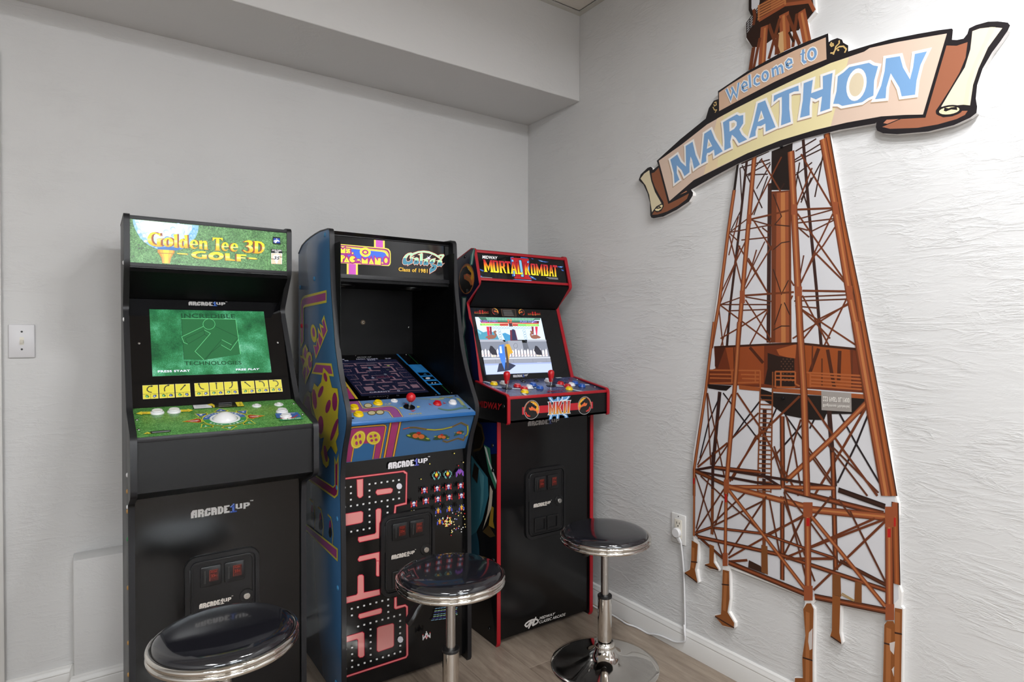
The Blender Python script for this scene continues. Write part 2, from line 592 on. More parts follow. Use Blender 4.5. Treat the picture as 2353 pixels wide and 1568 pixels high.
# measured artwork: shapes in each panel's own plane, tenths of a millimetre, first point then steps
GRADS = [GOLD] + [[(0, '3f8098'), (s, '3f8098'), (s + .001, 'a5d9b4'), (1, 'a5d9b4')] for s in (.46, .6, .38, .55, .76)]
DATA = {
'c1_marq': '''
p,8fc3e8,,:79 1424 8 -115 36 -136 63 -144 91 -153 92 -100 130 -97 112 -56 113 -40 162 -14 193 4 165 24 138 56 139 90 131 157 101 156 62 186 21 177
p,c9dcf0,,:124 1422 27 -128 81 -174 110 -151 139 -139 263 -86 287 13 244 99 188 139 140 204 72 215
p,e6e6f2,,:216 1425 45 -152 91 -141 149 -127 244 -64 288 70 214 109 138 147 60 149
p,a9cdea,,:252 1316 -9 -28 -24 -22 -32 -11 -32 4 -23 17 -8 26 8 28 24 22 32 11 32 -4 23 -17
p,eef0f8,,:242 1301 -7 -20 -17 -15 -23 -7 -23 2 -17 12 -6 18 6 20 17 15 23 8 24 -3 16 -12
p,b9d6ee,,:368 1371 -7 -25 -19 -20 -26 -9 -25 4 -18 16 -7 23 7 25 18 20 26 9 25 -4 19 -16
p,eef0f8,,:359 1358 -5 -18 -13 -14 -18 -6 -19 3 -13 11 -5 16 5 18 14 13 18 7 18 -3 14 -11
p,86b8e2,,:174 1243 -4 -38 -12 -29 -17 -12 -16 9 -12 26 -4 37 4 38 12 29 17 12 16 -9 12 -26
p,a9d0f2,,:169 1224 -3 -27 -9 -20 -12 -8 -12 5 -8 19 -3 26 3 26 9 21 12 8 11 -6 9 -18
p,b5cde9,,:283 1092 -7 -41 -19 -31 -25 -13 -25 8 -19 28 -6 40 7 41 18 31 26 13 25 -8 18 -28
p,eef0f8,,:275 1071 -5 -28 -14 -22 -18 -10 -18 6 -13 20 -5 27 5 29 13 22 19 9 18 -5 13 -20
p,cfdcee,,:380 1178 -7 -34 -21 -25 -27 -12 -28 6 -20 22 -8 32 8 33 20 25 28 12 28 -6 20 -22
p,eef0f8,,:371 1161 -5 -24 -15 -18 -20 -8 -20 4 -14 15 -5 23 5 23 15 18 20 8 20 -4 14 -15
p,b3cdea,,:417 986 -8 -38 -21 -30 -28 -13 -27 8 -20 26 -8 37 8 38 20 30 28 13 28 -8 20 -25
p,eef0f8,,:408 967 -6 -27 -15 -21 -20 -9 -20 5 -14 18 -6 26 6 27 15 21 20 9 20 -5 14 -18
p,8fbce6,,:328 935 -6 -33 -15 -25 -21 -11 -20 7 -15 22 -6 32 6 33 15 25 21 11 21 -7 15 -22
p,a9d0f2,,:321 918 -4 -23 -11 -18 -15 -7 -15 5 -10 15 -4 23 4 23 11 17 15 8 15 -5 11 -16
p,bcd2ec,,:510 1039 -8 -28 -20 -22 -28 -10 -28 5 -20 18 -8 26 8 28 20 22 28 9 28 -4 21 -18
p,eef0f8,,:501 1024 -6 -19 -14 -16 -21 -7 -20 4 -14 12 -6 19 6 19 15 15 20 7 20 -3 15 -12
p,a5c9ea,,:453 816 -8 -25 -20 -19 -28 -9 -28 4 -20 16 -8 23 8 25 20 20 28 9 28 -4 21 -16
p,eef0f8,,:444 803 -6 -17 -14 -14 -21 -6 -20 2 -14 12 -5 16 5 18 15 14 20 6 20 -3 15 -11
p,c3d4ec,,:967 1357 -8 -25 -21 -20 -29 -10 -29 4 -21 16 -7 24 8 25 21 20 28 10 29 -4 21 -16
p,eef0f8,,:957 1344 -5 -18 -15 -14 -21 -7 -21 3 -15 11 -5 17 5 17 15 15 21 6 21 -2 15 -11
p,bcd3f0,,:1327 1395 -8 -26 -22 -21 -29 -9 -30 3 -21 16 -8 25 8 25 22 21 29 10 29 -4 22 -16
p,eef0f8,,:1317 1381 -6 -18 -15 -14 -21 -7 -22 2 -15 12 -5 17 5 18 16 14 21 7 21 -3 16 -11
p,a8c8ee,,:1189 1259 -9 -32 -25 -25 -34 -11 -34 5 -25 19 -9 30 9 31 25 25 34 12 34 -5 25 -20
p,eef0f8,,:1178 1242 -7 -22 -18 -17 -24 -8 -25 3 -18 14 -6 20 7 22 18 18 24 8 25 -3 18 -14
p,b3cdf0,,:1009 1152 -10 -31 -26 -25 -36 -11 -36 4 -27 20 -9 29 10 31 26 25 36 12 36 -5 27 -19
p,eef0f8,,:997 1136 -7 -22 -19 -17 -26 -8 -26 3 -19 13 -6 21 7 22 19 17 26 8 26 -3 19 -13
p,d5daec,,:1375 1188 -8 -31 -22 -25 -29 -11 -30 5 -21 21 -8 29 8 32 22 24 29 11 30 -5 21 -20
p,eef0f8,,:1365 1172 -5 -22 -16 -18 -21 -7 -22 3 -15 15 -6 20 6 22 16 18 21 7 21 -3 16 -14
p,d8d6ea,,:1534 1327 -8 -35 -22 -26 -30 -12 -30 6 -21 22 -8 33 8 34 22 27 30 12 30 -6 21 -22
p,eef0f8,,:1525 1309 -6 -24 -16 -19 -22 -8 -21 4 -16 15 -5 23 6 24 15 19 22 9 21 -4 16 -16
p,c0c6ea,,:1644 1304 -6 -37 -17 -28 -22 -12 -23 7 -16 25 -6 36 6 37 17 29 22 12 23 -8 16 -25
p,eef0f8,,:1637 1285 -5 -26 -12 -20 -16 -8 -16 5 -12 18 -4 25 4 26 12 20 16 8 17 -5 11 -18
p,5fa3e6,,:1729 1256 -5 -37 -13 -28 -17 -11 -18 8 -13 25 -4 36 5 37 13 28 17 12 18 -8 13 -26
p,a9d0f2,,:1723 1237 -3 -26 -9 -19 -13 -8 -13 5 -9 18 -3 25 3 26 10 20 12 8 13 -5 9 -18
p,6fade8,,:1811 1242 -4 -35 -10 -25 -13 -11 -13 8 -9 24 -4 34 4 34 10 26 13 10 13 -8 10 -24
p,a9d0f2,,:1807 1224 -3 -24 -7 -18 -10 -7 -9 5 -7 17 -2 24 2 24 7 18 10 7 9 -5 7 -17
p,6aa9ea,,:1663 1104 -7 -29 -18 -23 -25 -9 -25 5 -18 19 -7 27 7 29 18 22 25 10 25 -5 18 -19
p,a9d0f2,,:1655 1089 -5 -20 -13 -16 -18 -7 -18 4 -13 13 -5 19 5 20 13 16 18 7 18 -4 13 -13
p,7cb4ea,,:1739 1111 -5 -29 -13 -22 -18 -9 -18 6 -12 19 -5 28 5 29 13 21 18 10 17 -6 13 -20
p,a9d0f2,,:1733 1096 -4 -20 -9 -15 -13 -7 -12 4 -10 14 -3 19 4 20 9 16 13 6 12 -4 10 -14
p,8fbcec,,:1207 1050 -9 -29 -25 -23 -34 -10 -34 4 -25 18 -9 27 10 28 24 23 35 11 34 -5 24 -18
p,a9d0f2,,:1196 1035 -6 -20 -18 -16 -25 -8 -24 3 -18 13 -7 19 7 20 18 15 25 8 24 -3 18 -13
p,5f9ade,,:1032 956 -9 -26 -25 -20 -33 -10 -34 4 -25 16 -8 24 9 25 24 21 34 9 34 -3 24 -16
p,a9d0f2,,:1021 942 -6 -17 -18 -15 -24 -7 -25 3 -17 11 -7 17 7 18 18 14 24 7 24 -3 18 -11
p,a5c0ee,,:1513 1145 -6 -39 -19 -31 -25 -13 -24 9 -18 26 -7 39 7 40 18 30 25 13 25 -8 18 -27
p,eef0f8,,:1505 1125 -5 -28 -13 -21 -18 -9 -17 6 -13 18 -5 27 5 28 13 21 18 10 18 -6 13 -19
p,3f76bc,,:1205 616 -9 -14 -25 -12 -34 -7 -34 1 -25 8 -9 14 9 14 25 12 34 7 34 -1 25 -8
p,a9d0f2,,:1194 609 -6 -11 -18 -8 -25 -5 -24 1 -18 6 -7 9 7 10 18 9 24 4 25 -1 18 -5
p,4e86c8,,:734 644 -9 -17 -24 -14 -33 -7 -33 2 -25 10 -8 15 9 17 24 14 33 8 33 -2 24 -10
p,a9d0f2,,:723 635 -6 -12 -18 -10 -24 -5 -23 1 -18 7 -6 11 6 12 18 10 24 5 24 -1 17 -7
p,7fb6ea,,:1725 1391 -6 -15 -15 -11 -20 -6 -20 2 -14 8 -6 14 6 14 14 12 21 6 20 -2 14 -8
p,a9d0f2,,:1718 1383 -4 -10 -10 -8 -15 -4 -14 1 -11 6 -4 9 4 11 11 8 14 4 15 -1 10 -6
p,5a9be0,,:1642 978 -5 -23 -15 -18 -20 -8 -20 5 -14 15 -6 22 6 23 15 17 20 8 20 -4 14 -15
p,a9d0f2,,:1636 966 -4 -16 -11 -13 -14 -5 -14 3 -11 10 -4 16 4 16 11 12 14 6 15 -3 10 -11
p,3a6fb4,,:705 631 326 60 351 -32 -128 -59 -175 -25 -193 -4 -162 14
p,f7efe6,,:842 1290 -17 -55 -48 -49 -71 -36 -83 -19 -83 2 -69 23 -46 39 -16 50 16 54 47 49 70 36 83 20 83 -2 70 -22 47 -40
p,ffffff,,:432 1226 51 92 132 52 104 -16 90 -73 -101 -92 -122 -34 -103 11
p,ffffff,,:1525 1203 -7 -27 -18 -18 -22 -3 -18 15 -7 26 7 27 18 18 22 2 18 -15
p,c98a2e,,:710 577 456 9 -5 -84 -25 -24 -68 -138 -30 -168 -202 -3 -23 164 -70 126 -29 25
p,e0b036,,:762 579 365 5 -10 -85 -29 -25 -69 -149 -20 -153 -125 -2 -18 166 -56 127
p,f2d93c,,:857 578 154 3 0 -91 -20 -45 -10 -166 -20 -108 -58 -1 -4 169 -33 140
p,a8702c,,:724 479 437 17 -23 -21 -391 -18
p,8a4a2e,,:836 1089 9 -109 -42 51 -76 31 -57 -11 -47 -48 -19 -78 8 -87 38 -73 56 -39 43 -7 5 143 -14 51 119 11 68 3 -73 -45 0 -154 43 -21 -39 -28 -114 -6 -113 20 -75 48 -42 67 -14 85 24 79 52 86 66 39 66 1 76 -25
p,9c5a38,,:808 1082 9 -109 -43 51 -76 31 -56 -11 -48 -48 -19 -78 9 -86 37 -73 57 -39 42 -7 6 142 -14 52 119 10 67 3 -72 -45 -1 -153 43 -21 -39 -28 -114 -7 -113 20 -75 48 -41 67 -14 86 24 78 52 87 66 39 66 0 75 -25
p,8a4a2e,,:1183 842 -8 -50 -24 -46 -37 -36 -45 -21 -48 -4 -45 13 -36 30 -23 41 -8 49 8 51 24 46 37 35 44 22 48 4 45 -13 36 -29 24 -42 8 -50 -105 -14 -2 35 -7 31 -11 23 -13 11 -14 -1 -13 -14 -11 -24 -7 -32 -3 -36 2 -36 7 -31 11 -22 13 -12 14 1 14 14 10 24 8 33 2 36
p,9c5a38,,:1157 836 -9 -51 -24 -46 -37 -35 -45 -22 -47 -3 -45 13 -36 30 -23 41 -8 49 8 51 24 45 36 36 45 21 48 5 45 -13 36 -30 24 -42 8 -49 -105 -15 -2 36 -7 31 -11 23 -13 11 -14 -1 -13 -14 -11 -24 -7 -33 -3 -36 2 -35 7 -31 11 -23 13 -11 14 1 13 14 11 24 7 32 3 36
p,8a4a2e,,:1172 1076 112 24 3 -413 25 -15 -137 22 24 19 2 322
p,9c5a38,,:1148 1070 113 24 3 -413 24 -15 -137 22 25 19 1 322
p,8a4a2e,,:1498 833 -6 -50 -16 -46 -25 -34 -29 -20 -32 -2 -30 14 -24 31 -15 42 -5 49 5 50 16 45 25 35 29 20 32 3 30 -15 24 -30 15 -43 6 -49 -37 -9 -2 34 -5 29 -8 21 -9 11 -11 -1 -9 -13 -8 -22 -6 -30 -2 -34 2 -33 5 -30 8 -21 9 -11 11 1 10 13 8 22 5 30 2 34
p,9c5a38,,:1478 827 -5 -50 -16 -45 -25 -35 -30 -19 -31 -3 -30 15 -24 30 -15 42 -5 50 5 50 16 44 25 35 29 20 32 3 29 -15 24 -30 16 -43 5 -49 -36 -9 -2 34 -5 29 -8 21 -9 11 -11 -1 -9 -12 -8 -23 -6 -30 -2 -34 2 -33 5 -29 8 -22 9 -10 11 0 9 13 8 23 6 30 2 33
p,8a4a2e,,:1452 1081 100 18 8 -395 40 -5 -125 -19 2 358
p,9c5a38,,:1433 1075 99 18 8 -395 40 -5 -124 -19 2 358
p,8a4a2e,,:1837 816 -1 38 -17 58 -37 41 -49 17 -52 -9 -45 -35 -30 -54 -10 -62 12 -60 32 -47 46 -24 51 2 49 28 35 50 4 8 -61 -45 -48 -1 -42 62 -4 15
p,9c5a38,,:1825 811 -1 38 -18 58 -36 41 -49 17 -52 -10 -45 -34 -30 -54 -10 -62 12 -60 32 -47 46 -24 51 2 48 28 36 50 4 8 -61 -45 -48 -1 -42 62 -4 15
p,8a4a2e,,:1841 947 92 14 5 -39 51 39 61 -1 31 -60 4 -193 26 -27 -134 1 21 30 1 171 -31 20 -31 -31 0 -159 20 -27 -122 13 20 19 1 198
p,9c5a38,,:1835 943 91 14 5 -40 52 39 61 0 31 -60 4 -194 26 -26 -134 0 21 31 1 170 -31 20 -31 -31 -1 -159 21 -26 -122 12 20 19 1 198
p,8a4a2e,,:2214 1081 293 8 -1 -99 -39 46 -62 19 4 -347 34 -34 -175 -8 34 34 13 347 -51 -17 -51 -66
p,9c5a38,,:2220 1080 293 8 0 -99 -40 46 -62 19 4 -346 34 -35 -175 -8 34 34 13 347 -51 -17 -50 -66
p,8a4a2e,,:2676 810 -1 37 -16 57 -33 40 -43 17 -47 -9 -40 -33 -27 -52 -9 -61 10 -59 29 -45 41 -25 47 2 43 27 32 48 3 8 -54 -43 -44 -1 -37 61 -4 14
p,9c5a38,,:2686 810 -1 37 -16 56 -33 41 -44 17 -46 -9 -40 -34 -28 -52 -9 -61 11 -58 29 -46 41 -24 46 1 43 28 32 48 4 7 -55 -43 -43 -1 -38 62 -3 14
p,8a4a2e,,:2935 807 -1 36 -18 55 -35 40 -47 17 -49 -10 -43 -33 -29 -51 -10 -60 12 -57 30 -45 44 -23 50 1 46 27 34 48 4 7 -59 -43 -46 0 -40 60 -4 13
p,9c5a38,,:2954 807 -1 36 -17 56 -35 39 -47 17 -50 -9 -43 -34 -29 -51 -10 -60 12 -57 31 -45 44 -23 49 2 46 27 34 47 4 7 -58 -42 -47 -1 -40 60 -3 14
p,8a4a2e,,:3099 1004 41 42 107 41 83 -12 45 -53 -16 -65 -48 -55 60 -46 20 -75 -33 -73 -89 -42 -107 8 -88 56 29 37 59 -43 59 -20 48 42 3 63 -38 48 -71 13 18 25 65 33 12 64 -41 35 -65 -12
p,9c5a38,,:3122 1005 41 41 107 41 83 -11 45 -54 -15 -65 -48 -55 59 -46 20 -75 -32 -72 -90 -43 -107 8 -88 57 30 36 58 -42 60 -21 47 42 3 64 -38 48 -71 13 18 24 65 34 12 64 -41 35 -65 -12
p,8a4a2e,,:3401 1069 126 11 109 -16 85 -70 18 -102 -31 -118 -74 -76 -109 -31 -138 3 36 30 8 339 -30 30 132 -40 -5 -310 34 -1 67 50 30 79 -6 90 -42 67 -78 25
p,9c5a38,,:3428 1070 126 11 109 -16 85 -70 18 -102 -31 -118 -73 -77 -110 -30 -138 2 36 31 7 339 -29 30 132 -40 -5 -310 34 -2 67 51 30 79 -5 90 -43 67 -78 25
p,f6dc22,,0:779 1075 9 -109 -43 51 -75 31 -57 -10 -47 -48 -19 -78 9 -87 37 -73 56 -38 43 -8 5 143 -14 51 119 11 67 3 -72 -45 -1 -154 43 -20 -38 -29 -114 -6 -113 20 -75 48 -42 67 -13 86 24 78 51 86 66 39 66 1 76 -26
p,f6dc22,,0:1130 830 -8 -51 -24 -46 -37 -36 -45 -21 -47 -4 -45 14 -36 29 -23 42 -8 49 8 50 24 46 36 36 45 21 47 4 45 -13 37 -29 23 -42 8 -49 -104 -15 -3 36 -6 31 -11 22 -13 11 -14 -1 -14 -13 -10 -25 -8 -32 -2 -36 2 -35 7 -31 11 -23 13 -11 14 1 13 14 11 24 7 32 3 36
p,f6dc22,,0:1125 1064 112 24 3 -413 24 -15 -136 22 24 19 2 321
p,f6dc22,,0:1459 821 -5 -50 -17 -45 -24 -34 -30 -20 -31 -3 -30 15 -24 31 -15 42 -5 49 5 50 16 45 25 34 29 20 32 3 29 -15 24 -30 16 -42 5 -50 -36 -8 -2 33 -5 29 -8 22 -10 10 -10 0 -10 -13 -7 -23 -6 -30 -2 -33 2 -34 5 -29 8 -21 9 -11 11 1 9 12 8 23 6 30 2 34
p,f6dc22,,0:1414 1069 99 18 8 -395 40 -4 -124 -19 1 358
p,f6dc22,,0:1813 806 -1 38 -18 58 -37 41 -48 17 -52 -10 -45 -35 -30 -53 -10 -62 12 -60 31 -47 46 -24 52 2 48 28 35 50 5 7 -61 -44 -49 -1 -42 62 -3 14
p,f6dc22,,0:1829 938 91 14 5 -39 51 38 62 0 31 -60 4 -193 25 -27 -133 1 21 30 0 171 -30 20 -31 -31 -1 -159 21 -27 -122 13 20 18 1 198
p,f6dc22,,0:2226 1079 294 9 -1 -100 -39 46 -63 20 5 -347 33 -35 -174 -7 33 33 13 347 -50 -16 -51 -67
p,f6dc22,,0:2696 809 -1 37 -16 57 -33 40 -44 18 -46 -9 -41 -34 -27 -52 -9 -61 10 -59 29 -45 42 -25 46 2 43 27 32 48 4 8 -55 -43 -44 -1 -37 61 -3 14
p,f6dc22,,0:2974 807 -1 37 -17 55 -36 40 -47 16 -49 -9 -43 -33 -30 -51 -9 -60 11 -58 31 -44 44 -24 50 2 46 27 34 47 4 8 -59 -43 -46 -1 -40 60 -4 14
p,f6dc22,,0:3145 1005 41 42 107 41 84 -11 45 -54 -16 -65 -48 -55 60 -46 20 -75 -33 -73 -90 -42 -107 8 -88 56 30 37 59 -42 59 -21 48 42 2 64 -38 47 -71 14 18 24 66 33 12 65 -42 34 -65 -12
p,f6dc22,,0:3454 1071 127 11 109 -16 85 -70 18 -102 -31 -118 -73 -77 -109 -30 -139 2 36 31 7 339 -30 30 133 -40 -5 -311 34 -1 67 50 31 80 -6 90 -42 67 -79 25
p,4d7a3a,,:1656 828 18 72 36 17 33 -82
p,4d7a3a,,:2554 832 17 70 33 17 29 -81
p,4d7a3a,,:2823 829 17 69 35 17 31 -79
p,8a4a2e,,:2055 616 -21 -47 -133 -4 -101 -31 -41 -54 40 -42 92 -16 45 9 1 80 138 4 -6 -131 -179 -10 -152 20 -90 50 -15 61 56 60 111 40 132 15
p,8a4a2e,,:2539 511 -14 -47 -39 -43 -61 -34 -74 -22 -78 -5 -73 11 -59 25 -38 37 -13 45 13 46 39 43 59 34 73 22 79 6 73 -10 60 -26 40 -37 13 -45 -128 -19 -6 19 -16 16 -24 10 -30 5 -32 -2 -30 -9 -25 -15 -16 -18 -5 -20 5 -19 16 -16 24 -11 30 -4 32 2 30 9 25 14 16 19 6 20
p,8a4a2e,,:2561 600 138 10 5 -168 155 -33 0 -31 -282 -7
p,8a4a2e,,:2887 600 293 3 0 -45 -171 -6 6 -40 141 -2 0 -36 -141 -6 0 -98 -129 3
p,8a4a2e,,:1248 514 286 0 10 -39 -178 -2 -108 9
p,8a4a2e,,:3232 518 209 2 78 -39 -91 -19 -184 12
p,f6dc22,,0:2036 615 -20 -47 -133 -5 -102 -30 -40 -54 40 -42 91 -16 46 9 0 79 139 5 -6 -131 -179 -10 -152 20 -90 49 -15 61 56 61 111 40 132 15
p,f6dc22,,0:2546 511 -14 -47 -40 -43 -60 -34 -74 -21 -78 -6 -73 11 -60 26 -38 37 -13 44 13 47 39 42 60 35 73 21 78 6 74 -10 60 -25 39 -38 14 -45 -129 -19 -5 19 -16 16 -25 11 -30 4 -32 -2 -30 -9 -25 -15 -16 -18 -5 -20 5 -19 16 -16 25 -10 30 -5 32 2 30 9 24 15 17 18 5 20
p,f6dc22,,0:2580 601 138 11 5 -169 156 -33 0 -31 -283 -7
p,f6dc22,,0:2926 603 294 3 0 -45 -171 -6 6 -40 141 -2 0 -36 -142 -6 0 -99 -129 4
p,f6dc22,,0:1224 512 286 0 10 -38 -178 -3 -108 9
p,f6dc22,,0:3285 522 210 2 78 -39 -91 -19 -185 12
p,14161c,,:4047 1275 238 -7 5 -235 -237 0
p,2a4aa8,,:4070 1222 202 10 6 -161 -209 -8
p,dfe4ee,,:4147 1210 25 15 22 -13 -22 -28
p,dfe4ee,,:4066 1131 74 46 17 -16 -75 -61
p,dfe4ee,,:4165 1173 44 10 65 -46 -34 -26 -37 26 -67 -79 -39 30
p,f0f0ee,,:3990 729 356 12 -7 -372 -344 -10
p,14161c,,:3990 859 357 2 -1 -124 -356 -15
p,e8a544,,:4006 698 317 13 0 -17 -317 -13
p,e8a544,,:4006 659 317 13 0 -17 -317 -13
p,e8a544,,:4005 620 318 13 0 -17 -318 -13
p,e8a544,,:4005 581 318 12 0 -17 -318 -12
p,e8a544,,:4005 542 318 12 0 -17 -318 -12
p,e8a544,,:4005 503 318 12 0 -17 -318 -12
p,e8a544,,:4005 464 318 12 0 -18 -318 -11
p,e8a544,,:4005 425 318 11 0 -17 -318 -11
p,e8a544,,:4005 386 317 11 0 -17 -317 -11
p,f0f0ee,,:4276 597 -8 -42 -25 -37 -37 -25 -43 -12 -43 6 -36 20 -24 33 -9 40 9 42 24 36 37 26 43 11 43 -5 37 -20 24 -33
p,f0f0ee,,:4107 504 113 1 -38 -127 -32 1
t|f0f0ee|1|GOLDEN|4006 792 305 4 23 54 -307 -4
t|f0f0ee|1|TEE|4095 737 132 0 12 48 -131 0
p,14161c,,:4239 615 109 3 0 -19 -116 -2
p,14161c,,:3993 532 114 0 0 -15 -114 -2
t|14161c|1|35|4070 511 168 -5 39 114 -176 0
''',
'c1_con': '''
p,e8d63c,,:70 1814 152 157 -3 -52 223 -21 7 -204 -231 35 -3 -57
t|a03020|0|TURN LEFT|204 1749 149 1 5 121 -149 5
p,e8d63c,,:1518 1794 -138 151 -8 -72 -208 35 -40 -189 250 -20 1 -36
t|a03020|0|TURN RIGHT|1212 1742 202 -16 8 115 -202 18
p,141414,,:1542 2273 772 16 11 -370 -789 -19
p,dfe0e4,,:1556 2225 407 -1 64 -147 14 -173 -488 0
p,e0c83a,,:1939 2210 136 88 56 -166 -14 -207 -54 -26 10 149 -60 51
p,141414,,:2249 2324 689 -9 2 -475 -711 25
p,e0cf3a,,:2743 2276 195 4 -6 -417 -190 10
l,6a5a1a,16,:2753 2007 163 52
l,6a5a1a,14,:2868 2220 -44 -313
l,c8ccd4,18,:2270 2255 373 2
l,c8ccd4,18,:2248 2111 370 0
l,c8ccd4,18,:2227 1969 367 -1
l,8f9098,12,:1623 2169 287 -10
l,8f9098,12,:1614 2096 286 -11
l,8f9098,12,:1605 2022 285 -11
p,141414,,:319 325 472 0 -4 -121 -468 -20
p,e8d63c,,:158 173 95 130 79 -131
p,141414,,:254 222 -5 -28 -8 -10 -7 14 -2 29 5 29 9 10 7 -14
l,c8ccd4,14,:360 251 406 10
l,c8ccd4,14,:357 204 405 10
p,3760a0,,:3649 1004 663 -26 1 -447 -713 67
p,2f8a50,,:3619 515 699 34 -1 -198 -660 2
p,b02c28,,:3685 578 386 -11 185 198 2 -41 -181 -238 -386 12
p,e6e6e6,,:3724 530 158 10 -17 -121 -114 7
p,e6e6e6,,:3900 508 105 3 -9 -84 -100 -35
t|e6e6e6|0|RETRY|4050 873 161 4 12 80 -162 -5
t|e6e6e6|0|HIT TO RETRY|4011 384 255 -1 12 116 -257 0
''',
'c1_scr': '''
p,1f5c33,,:1418 3020 1602 -1 15 -1312 -1067 -180 -559 35
l,0f3a20,12,:1418 3020 -9 -1458
l,0f3a20,12,:1482 2293 560 316
l,0f3a20,12,:1543 2096 496 345
l,0f3a20,12,:2042 2609 5 -168 87 -67
l,0f3a20,12,:2530 2250 -562 -723
l,0f3a20,12,:2814 2054 -51 -195
l,0f3a20,12,:3048 2333 -234 -279
l,0f3a20,12,:2498 2061 -305 -265 -184 -270
l,0f3a20,12,:1482 2293 61 -197
l,0f3a20,12,:2380 2739 668 -406
l,6fd08a,9,:3020 3019 32 -1312
l,6fd08a,9,:1390 2359 635 377
l,6fd08a,9,:2042 2609 175 -126 -488 -647 239 -309
l,6fd08a,9,:2530 2250 284 -196
l,6fd08a,9,:2498 2061 265 -202 268 389
l,6fd08a,9,:1390 2359 44 -205 109 -58
l,6fd08a,9,:1418 3020 1602 -1
l,5fbf7a,10,1:2378 2825 -14 -61 -29 -55 -43 -44 -51 -28 -56 -10 -54 9 -47 28 -36 42 -21 55 -4 60 12 61 29 55 42 44 52 29 55 11 55 -9 48 -28 36 -43 21 -55
t|0f3f22|1|INCREDIBLE|1411 3045 1603 2 -3 171 -1599 -8
t|0f3f22|1|TECHNOLOGIES|1413 1354 1640 -22 -5 135 -1642 25
t|e8e6ff|1|PRESS START|690 1137 860 -4 -2 68 -862 7
t|e8e6ff|1|FREE PLAY|2865 1122 693 -1 24 62 -718 5
''',
